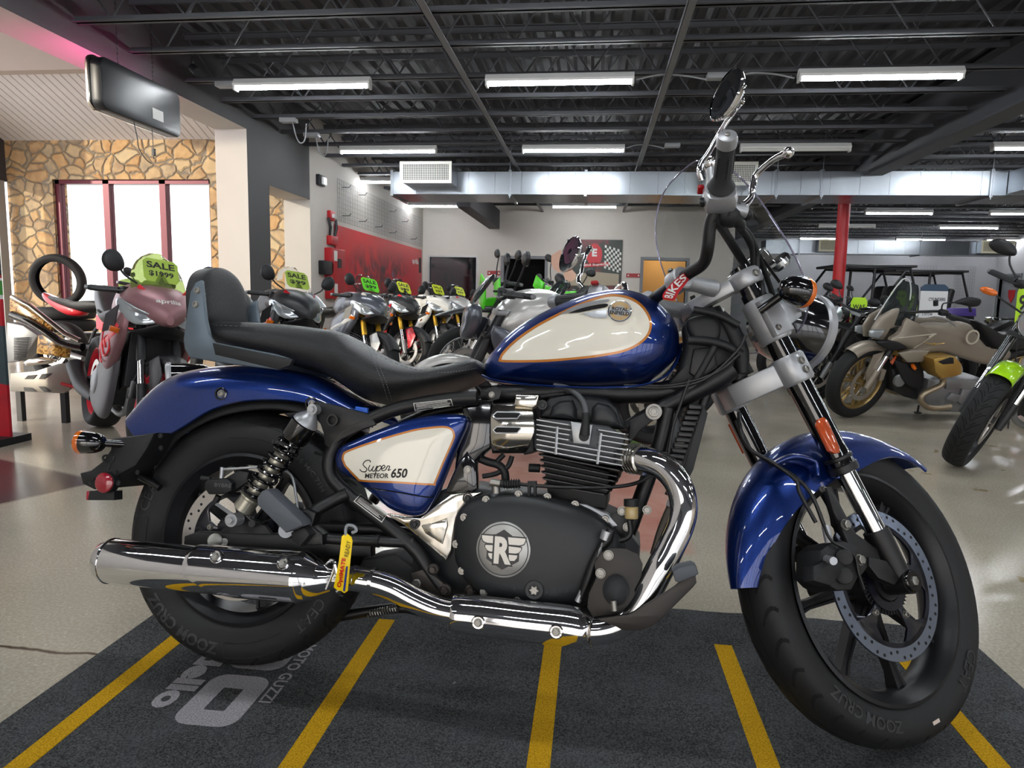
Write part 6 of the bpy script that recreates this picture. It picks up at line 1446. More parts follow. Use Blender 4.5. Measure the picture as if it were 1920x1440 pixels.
# ---------------- naked and off-road bikes in the middle
def naked(lab, front, heading, tankm, side, accent, rim, forkm=darkpl, st=0, bars=1.04, lean=9, round_lamp=False, wire=False, seatc=None, fend=None, R=.30, grp=None, mirr=(.40, 1.20), hi=0., classic=False, tread=False):
    o = tag(empty('motorcycle'), lab, 'motorcycle', grp); M = steer_m(1.42, st); fend = fend or tankm
    bwheel(o, 'rear_wheel', (0, 0, .32), .32, .17, rim, None, wire=wire); bwheel(o, 'front_wheel', (1.42, 0, R), R, .115, rim, M, wire=wire, tread=tread, dside=(1,) if classic else (1, -1))
    bfork(o, (1.42, 0, R), .66, forkm, cast_al, M, usd=not classic)
    f = empty('front_fender'); f.parent = o; MB().loft(arch(V3((1.42, 0, R)), R+.03, 45, 150, .065, .045, 20), True).build('fender_shell', fend, f, M=M)
    for s in (1, -1): MB().tube([V3((1.40, s*.07, R+.28)), V3((1.42, s*.075, R+.02))], .006, 6).build('fender_stay', darkpl, f, M=M)
    if classic:
        MB().inflate(cr(O([(.62, .78), (.66, .88), (.80, .95), (1.0, .95), (1.10, .88), (1.08, .80), (.85, .76)]), 4, True), Yv, .13, e=3).build('fuel_tank', tankm, o)
        MB().rbox((.30, 0, .80), (.62, .24, .08), None, .025, axis=0).build('seat', leath, o)
        MB().loft(arch(V3((0, 0, .32)), .36, 40, 165, .08, .05, 20), True).build('rear_fender', side, o)
    else:
        MB().inflate(cr(O([(.60, .80), (.66, .92), (.82, 1.02), (1.02, 1.01), (1.14, .92), (1.20, .80), (1.05, .72), (.8, .74)]), 3, True), Yv, .165, e=3).build('fuel_tank', tankm, o)
        MB().inflate(cr(O([(-.15, .90), (.2, .84), (.55, .86), (.62, .79), (.3, .74), (-.1, .84)]), 3, True), Yv, .13, e=3).build('seat', leath, o)
        MB().inflate(cr(O([(-.25, .94), (0, .84), (.3, .74), (.1, .70), (-.2, .84)]), 3, True), Yv, .09, e=3).build('tail_fairing', side, o)
        for s in (1, -1): MB().inflate(cr(O([(1.24, .84), (1.02, .74), (.92, .62), (1.08, .56), (1.22, .68)], .16*s), 3, True), Yv*s, .04, .01, e=3).build('side_shroud', side, o)
        for s in (1, -1): MB().slab(O([(.60, .70), (.92, .60), (.9, .5), (.62, .56)], .17*s), Yv, .012, .003).build('side_plate', accent, o)
    hx = V3((1.30, 0, .90))
    if round_lamp:
        MB().lathe([(.02, -.09), (.06, -.075), (.078, -.03), (.08, .02)], hx, FW, 28, cap=True).build('headlamp_shell', darkpl, o, M=M); MB().lathe([(.08, .015), (.087, .025), (.08, .04)], hx, FW, 28).build('headlamp_rim', chrome, o, M=M); MB().lathe([(.001, .04), (.078, .03)], hx, FW, 28).build('headlamp', lens, o, M=M)
    else:
        MB().inflate(cr([V3((1.30+x, y, .86+z)) for x, y, z in ((0, -.09, .06), (0.0, .09, .06), (0, .10, -.04), (.03, .04, -.13), (.03, -.04, -.13), (0, -.10, -.04))], 3, True), V3((1, 0, -.1)), .06, .05, e=3).build('headlamp_shell', side, o, M=M)
        for s in (1, -1): MB().inflate([V3((1.345, s*.02, .84)), V3((1.33, s*.085, .88)), V3((1.33, s*.08, .80)), V3((1.355, s*.02, .78))], V3((1, 0, 0)), .02).build('headlamp', lens, o, M=M)
        MB().inflate(cr([V3((x, y, z)) for x, y, z in ((1.31, -.09, .94), (1.31, .09, .94), (1.23, .10, 1.05), (1.19, .04, 1.10), (1.19, -.04, 1.10), (1.23, -.10, 1.05))], 3, True), V3((.8, 0, .5)), .025, .01).build('fly_screen', smoke, o, M=M)
    bgrips(o, 1.12, .37, bars, M, .09, .0); bmirror(o, (1.10, .20, bars+.02), (1.06, mirr[0]-.08, mirr[1]-.04), M)
    engine_block(o)
    for s in (1, -1):
        MB().tube([(0, .1*s, .32), (.25, .11*s, .36), (.5, .1*s, .38)], .028, 8).build('swingarm', darkpl, o)
        MB().tube([(1.12, .03*s, .80), (.9, .12*s, .68), (.62, .14*s, .60), (.50, .12*s, .42)], .018, 8, k=3).build('frame_tube', darkpl, o)
    MB().slab(O([(1.02, .72), (1.13, .74), (1.11, .42), (1.02, .40)]), Yv, .22, .01).build('radiator', darkpl, o)
    MB().tube([(.45, -.14, .25), (.2, -.17, .30), (-.08, -.19, .38)], [.03, .045, .05], 14, k=3).build('silencer', cast_al, o)
    return place(o, front, heading, lean, 1.42)
naked('silver white naked motorcycle with black headlamp unit behind the cream fuel tank', (-.86, 4.05, 0), -152, silp, graypt, silp, darkpl, darkpl, -14, 1.0, mirr=(.40, 1.22))
grn = mat('bright_green', '#4fd01e', .35, coat=.5); 
def dirt(lab, front, heading, col, st=0, grp=None):
    o = tag(empty('dirt_bike'), lab, 'motorcycle', grp); M = steer_m(1.45, st, 27)
    bwheel(o, 'rear_wheel', (0, 0, .33), .33, .12, cast_al, None, wire=True, dsc=False); bwheel(o, 'front_wheel', (1.45, 0, .36), .36, .09, cast_al, M, wire=True)
    bfork(o, (1.45, 0, .36), .72, darkpl, cast_al, M, rk=27)
    MB().inflate(cr(O([(1.50, .84), (1.75, .80), (1.50, .88), (1.15, .90), (1.2, .85)]), 3, True), Yv, .07, e=3).build('front_fender', blk2, o, M=M)
    for s in (1, -1): MB().inflate(cr(O([(1.25, .95), (1.0, .92), (.85, .72), (1.0, .62), (1.2, .78)], .15*s), 3, True), Yv*s, .03, .01).build('tank_shroud', col, o); MB().inflate(cr(O([(.55, .82), (.1, .88), (.2, .66), (.5, .62)], .12*s), 3, True), Yv*s, .02, .01).build('side_number_plate', col, o)
    MB().inflate(cr(O([(-.1, .98), (.4, .93), (.95, 1.0), (.9, .90), (.4, .86), (0, .92)]), 3, True), Yv, .09, e=3).build('seat', leath, o)
    MB().inflate(cr(O([(-.4, .92), (-.1, .94), (.2, .86), (-.1, .86)]), 3, True), Yv, .07).build('rear_fender', col, o)
    MB().slab([V3((1.33, y, z)) for y, z in ((-.09, 1.12), (.09, 1.12), (.11, .98), (.06, .86), (-.06, .86), (-.11, .98))], FW, .02, .006).build('front_number_plate', col, o, M=M)
    for s in (1, -1): MB().inflate([V3((1.27, s*y, z)) for y, z in ((.20, 1.12), (.38, 1.17), (.42, 1.04), (.34, 1.0), (.22, 1.02))], FW, .02, .015).build('hand_guard', col, o, M=M)
    bgrips(o, 1.18, .40, 1.12, M, .08); bmirror(o, (1.16, .24, 1.14), (1.12, .34, 1.34), M); engine_block(o)
    for s in (1, -1): MB().tube([(0, .09*s, .33), (.25, .1*s, .38), (.5, .09*s, .42)], .025, 8).build('swingarm', cast_al, o)
    return place(o, front, heading, 9, 1.45)
dirt('bright green off-road motorcycle whose bar and mirror stand before the dark doorway', (-1.15, 6.1, 0), -150, grn, -10, 'green off-road motorcycles')
dirt('second green off-road motorcycle, beside the round chrome mirror', (-.70, 7.6, 0), -150, grn, 10, 'green off-road motorcycles')
naked('black and green naked motorcycle with tall clear screen, behind the green off-road pair', (-.95, 9.0, 0), -148, blk2, grn, grn, darkpl, mirr=(.42, 1.24))
naked('red naked motorcycle at the back of the middle row behind the cream fuel tank', (-.5, 5.0, 0), -150, redp, wht, redp, darkpl, mirr=(.36, 1.1), bars=.98)
# ---------------- right hand side row
taupe = mat('taupe_matte', '#8d8478', .38, .35); bronze = mat('bronze_wheel', '#9c8455', .35, .7); goldh = mat('gold_head', '#b99650', .35, .7); lime = mat('lime_paint', '#9ed414', .2, coat=1.)
cherry = mat('cherry_paint', '#b80c3c', .2, .4, coat=1.); blu2 = mat('bright_blue_paint', '#1c78d0', .25, .3, coat=1.)
rl = V3((3.70, 6.62, 0)); fl = V3((2.235, 6.20, 0)); dh = (fl-rl).normalized(); HG = math.atan2(dh.y, dh.x)
GM = Matrix.Translation((rl.x, rl.y, .002)) @ Matrix.Rotation(HG, 4, 'Z') @ Matrix.Rotation(-rad(9), 4, 'X'); GI_ = GM.inverted(); wbG = (fl-rl).length
def gp(px, py, v=0.):
    d = GI_.to_3x3()@V3(ray(px, py)); c = GI_@CAMP; t = (v-c.y)/d.y; return c+d*t
def gps(L, v=0.): return [gp(q[0], q[1], q[2] if len(q) > 2 else v) for q in L]
gz = tag(empty('motorcycle', M=GM), 'taupe adventure motorcycle with gold cylinder head and bronze wheels', 'motorcycle')
MG = steer_m(wbG, 16)
bwheel(gz, 'rear_wheel', (0, 0, .33), .33, .18, bronze, None); bwheel(gz, 'front_wheel', (wbG, 0, .33), .33, .12, bronze, MG, spokes=6)
bfork(gz, (wbG, 0, .33), .66, darkpl, taupe, MG)
f = empty('front_fender'); f.parent = gz; MB().loft(arch(V3((wbG, 0, .33)), .362, 55, 145, .07, .06, 24), True).build('fender_shell', taupe, f, M=MG)
for s in (1, -1): MB().slab(O([(wbG-.10, .62), (wbG+.02, .60), (wbG+.05, .45), (wbG-.0, .33), (wbG-.08, .33), (wbG-.05, .46)], .085*s), Yv, .012, .003).build('fork_shield', taupe, f, M=MG)
ZS = 4.8
def z3(L, v): return [gp(1480+x/4.8, 500+y/4.8, v) for x, y in L]
def z5(L, v): return [gp(1640+x/4.236, 540+y/4.236, v) for x, y in L]
def both(L): return [V3((p.x, -p.y, p.z)) for p in L]
def gpart(L, v, h, name, m, e=3., back=.01, sm=3, mirror=True):
    for s in ((1, -1) if mirror else (1,)):
        q = L if s == 1 else both(L); MB().inflate(cr(q, sm, True) if sm else q, Yv*s, h, back, e=e).build(name, m, gz)
gpart(z5([(230, 230), (300, 290), (420, 270), (560, 275), (650, 262), (745, 290), (800, 380), (900, 480), (1050, 490), (1040, 560), (900, 600), (800, 590), (640, 540), (480, 500), (300, 520), (190, 510), (250, 480), (100, 410), (180, 340)], .10), .10, .07, 'fuel_tank', taupe, 4)
gpart(z5([(178, 515), (300, 490), (430, 495), (375, 585), (300, 590), (250, 590)], .18), .18, .02, 'side_winglet', taupe, 4, sm=0)
gpart(z3([(735, 555), (800, 450), (1000, 340), (1020, 380), (1030, 480), (1000, 520), (880, 560), (820, 660), (740, 650)], .05), .07, .04, 'nose_fairing', taupe, 4, sm=1)
gpart(z3([(715, 575), (755, 562), (860, 565), (835, 610), (800, 655), (750, 640), (715, 625)], .09), .06, .02, 'headlamp', lens, 3, sm=0)
gpart(z5([(10, 425), (90, 415), (190, 430), (250, 480), (130, 495), (40, 455)], .14), .14, .02, 'black_beak', darkpl, 4)
CL = cr(gps([(1648, 606), (1662, 575), (1682, 545), (1698, 527)], 0), 4); EL = cr(gps([(1688, 606), (1694, 580), (1702, 550), (1706, 532)], .0), 4); rings = []
for i in range(len(CL)):
    hw_ = .15-.06*(i/(len(CL)-1))**2; rings.append([CL[i]+(EL[i]-CL[i])*(j/6)**2+V3((0, hw_*j/6, 0)) for j in range(-6, 7)]+[CL[i]+(EL[i]-CL[i])*(j/6)**2+V3((-.004, hw_*j/6, 0)) for j in range(6, -7, -1)])
MB().loft(rings, True).build('screen', smoke, gz)
MB().tube(gps([(1640, 600), (1665, 560), (1690, 526), (1704, 525), (1708, 545), (1704, 575)], .10), .005, 8, k=4).build('screen_rim', mat('pale_edge', '#c4c8c8', .2), gz)
gpart(z5([(745, 250), (800, 270), (900, 340), (1010, 345), (1090, 310), (1186, 280), (1186, 470), (960, 485), (900, 480), (830, 390)], .05), .05, .09, 'seat', leath, 4, sm=2)
ml = z5([(405, 545), (450, 530), (580, 525), (630, 580), (630, 665), (560, 690), (470, 700), (420, 650)], .22)
MB().slab(ml, Yv, .18, .02).build('cylinder_head', goldh, gz); MB().slab(both(ml), Yv, .18, .02).build('cylinder_head', goldh, gz)
MB().slab(z5([(505, 585), (600, 550), (625, 555), (628, 600), (540, 605)], .315), Yv, .006, .001).build('head_trim', darkpl, gz)
MB().slab(z5([(330, 690), (560, 690), (800, 700), (850, 740), (700, 900), (560, 950), (400, 940), (300, 860)], .0), Yv, .30, .02).build('crankcase', cast_al, gz)
for a in ([(560, 720), (700, 720), (690, 790), (560, 800)], [(690, 800), (760, 815), (690, 930), (650, 900)], [(600, 830), (680, 850), (640, 910), (560, 880)]): MB().slab(z5(a, .16), Yv, .03, .004).build('engine_cover', cast_al, gz)
pipe = mat('header_steel', '#a89a84', .3, .8)
for s in (1, -1):
    q = z5([(520, 700), (545, 720), (530, 770), (450, 810), (380, 850), (370, 900), (420, 945), (500, 955), (600, 940)], .23); q = q if s == 1 else both(q); MB().tube(q, .024, 14, k=4).build('exhaust_pipe', pipe, gz)
gpart(z5([(150, 560), (240, 590), (370, 600), (380, 780), (330, 800), (250, 770), (180, 650)], .12), .12, .02, 'radiator_cowl', darkpl, 4, sm=2)
MB().slab(z5([(90, 620), (200, 650), (280, 780), (290, 870), (200, 850), (100, 800)], .0), Yv, .16, .02).build('front_engine_case', blk2, gz)
MB().lathe([(.001, .02), (.05, .02), (.055, 0)], gp(1640+190/4.236, 540+735/4.236, .10), Yv, 24).build('horn', cast_al, gz)
MB().inflate(z5([(285, 605), (310, 600), (335, 640), (315, 655), (290, 635)], .16), Yv, .015, .005).build('indicator', amber, gz)
MB().slab(z5([(120, 590), (165, 540), (175, 545), (140, 610)], .13), Yv, .01, .002).build('side_reflector', ambr, gz)
MB().tube(z5([(350, 930), (340, 990)], .18), .008, 8).build('side_stand', darkpl, gz); MB().box(gp(1640+343/4.236, 540+990/4.236, .18), (.05, .03, .01)).build('stand_foot', darkpl, gz)
hbz = empty('handlebar'); hbz.parent = gz
MB().tube(z5([(240, 190), (330, 190), (480, 185), (530, 190), (590, 215), (745, 268)], .28), .011, 10, k=4).build('bar_tube', darkpl, hbz)
MB().tube(z5([(590, 215), (600, 220), (740, 262), (745, 268)], .33), [.02, .017, .017, .014], 14).build('grip', MATS['grip_rubber'], hbz)
MB().rbox(gp(1640+545/4.236, 540+195/4.236, .31), (.06, .05, .05), None, .01).build('switch_housing', darkpl, hbz)
MB().tube(z5([(480, 235), (560, 250), (645, 305)], .36), .005, 8, k=3).build('lever', cast_al, hbz)
MB().cyl(gp(1640+485/4.236, 540+100/4.236, .28), gp(1640+485/4.236, 540+140/4.236, .28), .018, n=16).build('fluid_cup', darkpl, hbz)
MB().tube(z5([(530, 190), (540, 130), (580, 118), (660, 115)], .30), .006, 8, k=4).build('mirror_stem', darkpl, hbz)
MB().inflate(cr(z5([(630, 115), (700, 82), (770, 70), (830, 82), (845, 105), (825, 140), (770, 150), (700, 135)], .32), 4, True), Yv, .02, .02, e=2.5).build('mirror_shell', darkpl, hbz)
GB = BVHTree.FromPolygons([tuple(v.co) for v in gz.children[0].data.vertices], [tuple(p.vertices) for p in gz.children[0].data.polygons]) if gz.children[0].type == 'MESH' else None
for k_, (L, m_, r_) in enumerate((([(175, 395), (480, 362), (300, 478)], mat('cream_stripe', '#b8b0a0', .5), .0045), ([(480, 362), (425, 385)], MATS['cream_stripe'] if 'cream_stripe' in MATS else None, .0045))):
    MB().tube([p+V3((0, .012, 0)) for p in z5(L, .20)], r_, 6).build('tank_stripe', MATS['cream_stripe'], gz)
c = z5([(775, 390)], .195)[0]
MB().lathe([(.062, .0), (.062, .006), (.048, .006), (.048, 0)], c, Yv, 40).build('side_ring', MATS['cream_stripe'], gz)
mb = MB(); c = z5([(475, 445)], .203)[0]; mb.tube([c+V3((.09, 0, .008)), c+V3((.03, 0, .0)), c, c-V3((.03, 0, .0)), c-V3((.09, 0, -.008))], .003, 6); mb.sph(c, (.012, .004, .012), 10); mb.build('tank_emblem', goldh, gz)
# classic bikes behind
naked('black bobber style motorcycle with round chrome headlamp behind the taupe one', (2.12, 6.98, 0), -164, blackg, blackg, blackg, darkpl, darkpl, 14, .98, round_lamp=True, classic=True, fend=blackg, mirr=(.36, 1.12), R=.33, tread=True)
naked('motorcycle with cherry red and silver tank, silver fork legs', (2.34, 7.95, 0), -166, cherry, silp, silp, darkpl, silp, 14, .98, round_lamp=True, classic=True, fend=darkpl, mirr=(.36, 1.12), R=.32)
naked('motorcycle with bright blue tank just right of the round headlight', (2.30, 8.95, 0), -168, blu2, blu2, silp, darkpl, silp, 14, .98, round_lamp=True, classic=True, fend=darkpl, mirr=(.36, 1.12), R=.32)
naked('black naked motorcycle before the side-by-side vehicle, right of the lime WAS card', (3.7, 11.2, 0), -165, blk2, blk2, redp, darkpl, darkpl, 10, 1.03, mirr=(.38, 1.2))
# lime bike at the right edge
lb_ = tag(empty('motorcycle'), 'motorcycle with lime green front fender cut off by the right edge of the photo', 'motorcycle')
ML = steer_m(1.42, 30)
bwheel(lb_, 'front_wheel', (1.42, 0, .33), .33, .13, blk2, ML, tread=True); bwheel(lb_, 'rear_wheel', (0, 0, .33), .33, .17, blk2, None, wire=True, dsc=False)
bfork(lb_, (1.42, 0, .33), .68, blackg, darkpl, ML)
MB().loft(arch(V3((1.42, 0, .33)), .362, 62, 122, .07, .05, 20), True).build('front_fender', lime, lb_, M=ML)
for s in (1, -1): MB().tube([V3((1.36, s*.07, .66)), V3((1.40, s*.085, .58)), V3((1.42, s*.085, .36))], .011, 8).build('fender_stay', darkpl, lb_, M=ML)
MB().lathe([(.02, -.12), (.07, -.10), (.095, -.04), (.10, .02)], (1.30, 0, .92), FW, 32, cap=True).build('headlamp_shell', silp, lb_, M=ML); MB().lathe([(.10, .01), (.107, .025), (.098, .045)], (1.30, 0, .92), FW, 32).build('headlamp_rim', chrome, lb_, M=ML); MB().lathe([(.001, .045), (.096, .035)], (1.30, 0, .92), FW, 32).build('headlamp', lens, lb_, M=ML)
MB().inflate(cr(O([(.62, .80), (.70, .95), (.9, 1.0), (1.06, .92), (1.0, .80)]), 3, True), Yv, .14, e=3).build('fuel_tank', lime, lb_); MB().rbox((.30, 0, .80), (.62, .24, .08), None, .025, axis=0).build('seat', leath, lb_)
for s in (1, -1):
    MB().tube([V3((1.30, s*.10, .94)), V3((1.28, s*.26, .98))], .006, 8).build('indicator_stem', darkpl, lb_, M=ML); MB().sph(V3((1.28, s*.31, .99)), (.02, .05, .022), 14).build('indicator', amber, lb_, M=ML)
bgrips(lb_, 1.14, .38, 1.06, ML); bmirror(lb_, (1.12, .24, 1.08), (1.1, .34, 1.20), ML); engine_block(lb_)
place(lb_, (2.27, 4.42, 0), -157, 11, 1.42)
# red wheel stand at right edge
t = tag(empty('bike_stand', (3.64, 5.78, 0)), 'red steel wheel stand at the right edge behind the lime fender motorcycle', 'stand'); rs_ = mat('stand_red', '#c4142c', .35)
MB().bx(-.05, .05, -.04, .04, .02, .62).build('upright', rs_, t); MB().bx(-.06, .55, -.30, -.24, 0, .05).bx(-.06, .55, .24, .30, 0, .05).bx(-.06, 0, -.3, .3, 0, .05).build('base_frame', rs_, t)
# ================================================================ FURNISHINGS
# side by side vehicle
t = tag(empty('utility_vehicle', (6.2, 15.2, 0), rad(182)), 'black side by side vehicle with flat roof and purple panels behind the red post', 'vehicle')
pur = mat('purple_panel', '#4a3a86', .4, coat=.4)
for x, y in ((.0, .62), (.0, -.62), (2.0, .62), (2.0, -.62)):
    o = MB().lathe(tyre_prof(.34, .26, .2), (x, y, .34), Yv, 40).build('tyre', gtyre, t); MB().lathe([(.2, -.06), (.17, -.05), (.05, .0), (.001, .01)], (x, y, .34), (0, 1 if y > 0 else -1, 0), 24).build('rim', darkpl, t)
MB().slab(O([(-.35, .45), (-.35, .95), (.2, .95), (.5, .55), (1.5, .55), (1.7, .95), (2.45, .85), (2.5, .5), (2.0, .42), (.2, .40)]), Yv, 1.0, .03).build('body', blk2, t)
MB().slab(O([(-.36, .80), (-.34, .98), (.25, .98), (.35, .80)]), Yv, 1.1, .02).build('rear_panel', pur, t); MB().slab(O([(1.65, .85), (1.7, 1.0), (2.45, .90), (2.48, .75)]), Yv, 1.06, .02).build('hood_panel', pur, t)
for s in (1, -1):
    for L in ([(-.2, .9), (.05, 1.72), (1.25, 1.74), (1.75, 1.0)], [(.75, .5), (.72, 1.73)]): MB().tube([V3((a, .6*s, b)) for a, b in L], .028, 10).build('cage_tube', darkpl, t)
MB().slab([V3((x, y, 1.77)) for x, y in ((-.05, -.66), (1.45, -.60), (1.45, .60), (-.05, .66))], UP, .05, .015).build('roof', blk2, t)
for y in (-.3, .3): MB().rbox((.45, y, .78), (.45, .42, .22), None, .05).build('seat_cushion', leath, t); MB().rbox((.22, y, 1.1), (.14, .42, .6), Matrix.Rotation(rad(-10), 3, 'Y'), .05).build('seat_back', leath, t)
t2 = copy_tree(t); t2.location = (8.0, 16.9, 0); t2['label'] = 'second black side by side vehicle parked behind the first near the grids'
# display board
bd_ = tag(empty('display_board', (5.25, 9.9, 0)), 'white display board with navy top reading CYLINDERS behind the taupe motorcycle', 'sign')
P_ = [PY(x, y, 9.9) for x, y in ((1727, 545), (1778, 545), (1775, 585))]; x0, x1, zt_ = P_[0].x, P_[1].x, PY(1750, 533, 9.9).z
for ob_ in (0,): bd_.location = ((x0+x1)/2, 9.9, 0)
w_ = x1-x0
MB().bx(-w_/2, w_/2, 0, .02, .35, zt_-.09).build('board_panel', mat('board_white', '#cfd0d2', .5), bd_); MB().slab([V3((x, .01, z)) for x, z in ((-w_/2, zt_-.09), (w_/2, zt_-.09), (w_/2, zt_-.04), (w_/2-.05, zt_), (-w_/2+.05, zt_), (-w_/2, zt_-.04))], Yv, .02).build('board_header', mat('navy_print', '#1f3c55', .5), bd_)
mb = MB(); text_on(mb, 'CYLINDERS', (.04, -.001, zt_-.20), (1, 0, 0), UP, w_*.62, .045, .03); text_on(mb, 'Throw', (-.07, -.001, zt_-.39), (1, 0, 0), UP, w_*.42, .06, .01); text_on(mb, 'with', (-.03, -.001, zt_-.49), (1, 0, 0), UP, w_*.3, .05, .03); mb.build('board_lettering', mat('navy_ink', '#25323c', .5), bd_, smooth=0)
MB().bx(-.25, -.22, -.15, .2, 0, .36).bx(.22, .25, -.15, .2, 0, .36).build('board_feet', darkpl, bd_)
def card_px(lines, x0, y0, x1, y1, Y, col, lab, post=True):
    a, b = PY(x0, y1, Y), PY(x1, y0, Y); c = (a+b)/2; t = card('price_card', lines, c, (1, 0, 0), UP, b.x-a.x, b.z-a.z, col, lab, grp='lime price cards in the right row')
    if post: MB().cyl((0, .01, -c.z+.002), (0, .01, 0), .006, n=8).build('card_stake', darkpl, t)
    return t
card_px([('WAS', .18, .75, .16), ('NOW', -.12, .75, .16), ('SALE', -.36, .8, .14)], 1592, 558, 1627, 612, 7.55, limec, 'lime card reading WAS above the cherry red motorcycle')
card_px([('SUZUKI', .2, .8, .2)], 1700, 552, 1722, 590, 9.7, limec, 'lime card between the taupe motorcycle screen and the display board')
card_px([('9', .1, .6, .4), ('$', -.3, .5, .2)], 1901, 538, 1932, 612, 5.9, limec, 'lime card with a large 9 at the right edge of the photo')
card_px([('SALE', .2, .8, .2)], 1668, 545, 1700, 575, 6.6, limec, 'lime card behind the screen of the taupe motorcycle', False)
t = tag(empty('top_box', (5.35, 8.6, 0)), 'black luggage top boxes stacked on a trolley at the right edge', 'luggage')
a, b = PY(1852, 625, 8.6), PY(1902, 600, 8.6); t.location = ((a.x+b.x)/2, 8.6, 0); w_ = b.x-a.x
MB().rbox((0, 0, a.z+.03), (w_, .35, .12), None, .03).build('box_base', blackg, t); MB().rbox((0, 0, b.z-.02), (w_*.95, .33, .09), None, .03).build('box_lid', blackg, t); MB().bx(-.15, .15, -.15, .15, 0, a.z-.02).build('trolley', darkpl, t)
# wall grids
def grid_panel(lab, orgn, ex, ez, W, H, nx_, nz_, m, hooks=()):
    t = tag(empty('wall_grid', orgn), lab, 'wire grid', 'wire display grids on the walls'); ex = vv(ex); mb = MB()
    for i in range(nx_+1): mb.cyl(ex*(W*i/nx_), ex*(W*i/nx_)+UP*H, .003, n=5)
    for j in range(nz_+1): mb.cyl(UP*(H*j/nz_), UP*(H*j/nz_)+ex*W, .003, n=5)
    mb.build('grid_wires', m, t)
    nn_ = V3((-ex.y, ex.x, 0))
    for u_, z_ in hooks:
        c_ = ex*u_+UP*z_; MB().tube([c_, c_-nn_*-.0+V3((.12 if abs(ex.y) > .5 else 0, -.12 if abs(ex.x) > .5 else 0, 0)), c_+V3((.15 if abs(ex.y) > .5 else 0, -.15 if abs(ex.x) > .5 else 0, .04))], .006, 6).build('grid_hook', darkpl, t)
    return t
gw = mat('grid_wire', '#77787a', .4, .5)
grid_panel('long wire grid with hooks above the red racing banner', (XL+.03, 10.85, 2.16), (0, 1, 0), 0, 5.45, .66, 64, 9, gw, [(.2, .55), (.2, .1), (1.0, .55), (1.0, .1), (1.9, .1), (2.8, .5), (2.8, .08), (3.7, .4), (4.4, .1)])
for x0_, y0_, x1_, y1_, nx_, nz_, lab in ((1708, 498, 1757, 527, 8, 5, 'small wire grid on the far wall above the display board'), (1782, 500, 1830, 600, 9, 17, 'tall wire grid on the far wall left of the side door'), (1641, 497, 1675, 528, 6, 5, 'small wire grid on the far wall behind the side by side vehicle')):
    a, b = PY(x0_, y1_, 22.95), PY(x1_, y0_, 22.95); grid_panel(lab, (a.x, 22.95, a.z), (1, 0, 0), 0, b.x-a.x, b.z-a.z, nx_, nz_, gw)
# racing banner on the left wall
def banner_nodes(nt, b):
    L = nt.links.new; tc = N(nt, 'ShaderNodeTexCoord'); P = tc.outputs['Object']; sx = N(nt, 'ShaderNodeSeparateXYZ'); L(P, sx.inputs[0])
    n1 = N(nt, 'ShaderNodeTexNoise', i_Scale=1.7, i_Detail=8., i_Distortion=1.2); L(P, n1.inputs['Vector']); n2 = N(nt, 'ShaderNodeTexNoise', i_Scale=4.5, i_Detail=6.); L(P, n2.inputs['Vector'])
    my = ramp(nt, sx.outputs[1], .3, 1.2); my2 = ramp(nt, sx.outputs[1], 4.6, 3.7); mz = ramp(nt, sx.outputs[2], 1.95, 1.5)
    a = N(nt, 'ShaderNodeMath', operation='MULTIPLY'); L(my, a.inputs[0]); L(my2, a.inputs[1]); a2 = N(nt, 'ShaderNodeMath', operation='MULTIPLY'); L(a.outputs[0], a2.inputs[0]); L(mz, a2.inputs[1])
    a3 = N(nt, 'ShaderNodeMath', operation='MULTIPLY'); L(a2.outputs[0], a3.inputs[0]); L(ramp(nt, n1.outputs['Fac'], .40, .52), a3.inputs[1])
    c = mixc(nt, a3.outputs[0], lin('#b8101f'), mixc(nt, ramp(nt, n2.outputs['Fac'], .4, .6), lin('#16141a'), lin('#7a1a22')))
    a4 = N(nt, 'ShaderNodeMath', operation='MULTIPLY'); L(a3.outputs[0], a4.inputs[0]); L(ramp(nt, n2.outputs['Fac'], .62, .68), a4.inputs[1])
    c = mixc(nt, a4.outputs[0], c, lin('#6a6a86')); L(c, b.inputs['Base Color']); b.inputs['Roughness'].default_value = .3
node_mat('racing_print', banner_nodes)
bn = tag(empty('wall_banner', (XL+.01, 10.75, .0)), 'large red wall banner with dark blurred racing image on the left wall', 'banner')
MB().bx(0, .015, 0, 5.55, .6, 2.09).build('banner_sheet', MATS['racing_print'], bn)
mb = MB(); text_on(mb, 'aprilia', (.016, 4.95, 1.78), (0, 1, 0), UP, .55, .16, .04, .002); mb.build('banner_lettering', wlab, bn, smooth=0)
MB().bx(.015, .017, 5.28, 5.5, 1.55, 1.9).build('banner_block', darkpl, bn)
# fire pull box, alarm, dispensers at the start of the left wall
def wbox(name, lab, cat, px0, py0, px1, py1, dx, m, grp=None, extra=None):
    a, b = PX(px0, py1, XL), PX(px1, py0, XL); y0_, y1_ = sorted((a.y, b.y)); z0_ = PX(px0, py1, XL).z; z1_ = PX(px0, py0, XL).z
    t = tag(empty(name, (XL, (y0_+y1_)/2, z0_)), lab, cat, grp); h_ = z1_-z0_; w_ = y1_-y0_
    MB().rbox((dx/2, 0, h_/2), (dx, w_, h_), None, min(.01, dx*.3), axis=0).build('housing', m, t)
    if extra: extra(t, dx, w_, h_)
    return t
wbox('alarm_strobe', 'red and white fire alarm strobe high on the left wall', 'fire alarm', 613, 394, 622, 412, .06, redm, None, lambda t, d, w, h: MB().rbox((d+.01, 0, h*.45), (.02, w*.5, h*.4), None, .004, axis=0).build('strobe_lens', mat('strobe_lens', '#d8d8d8', .2), t))
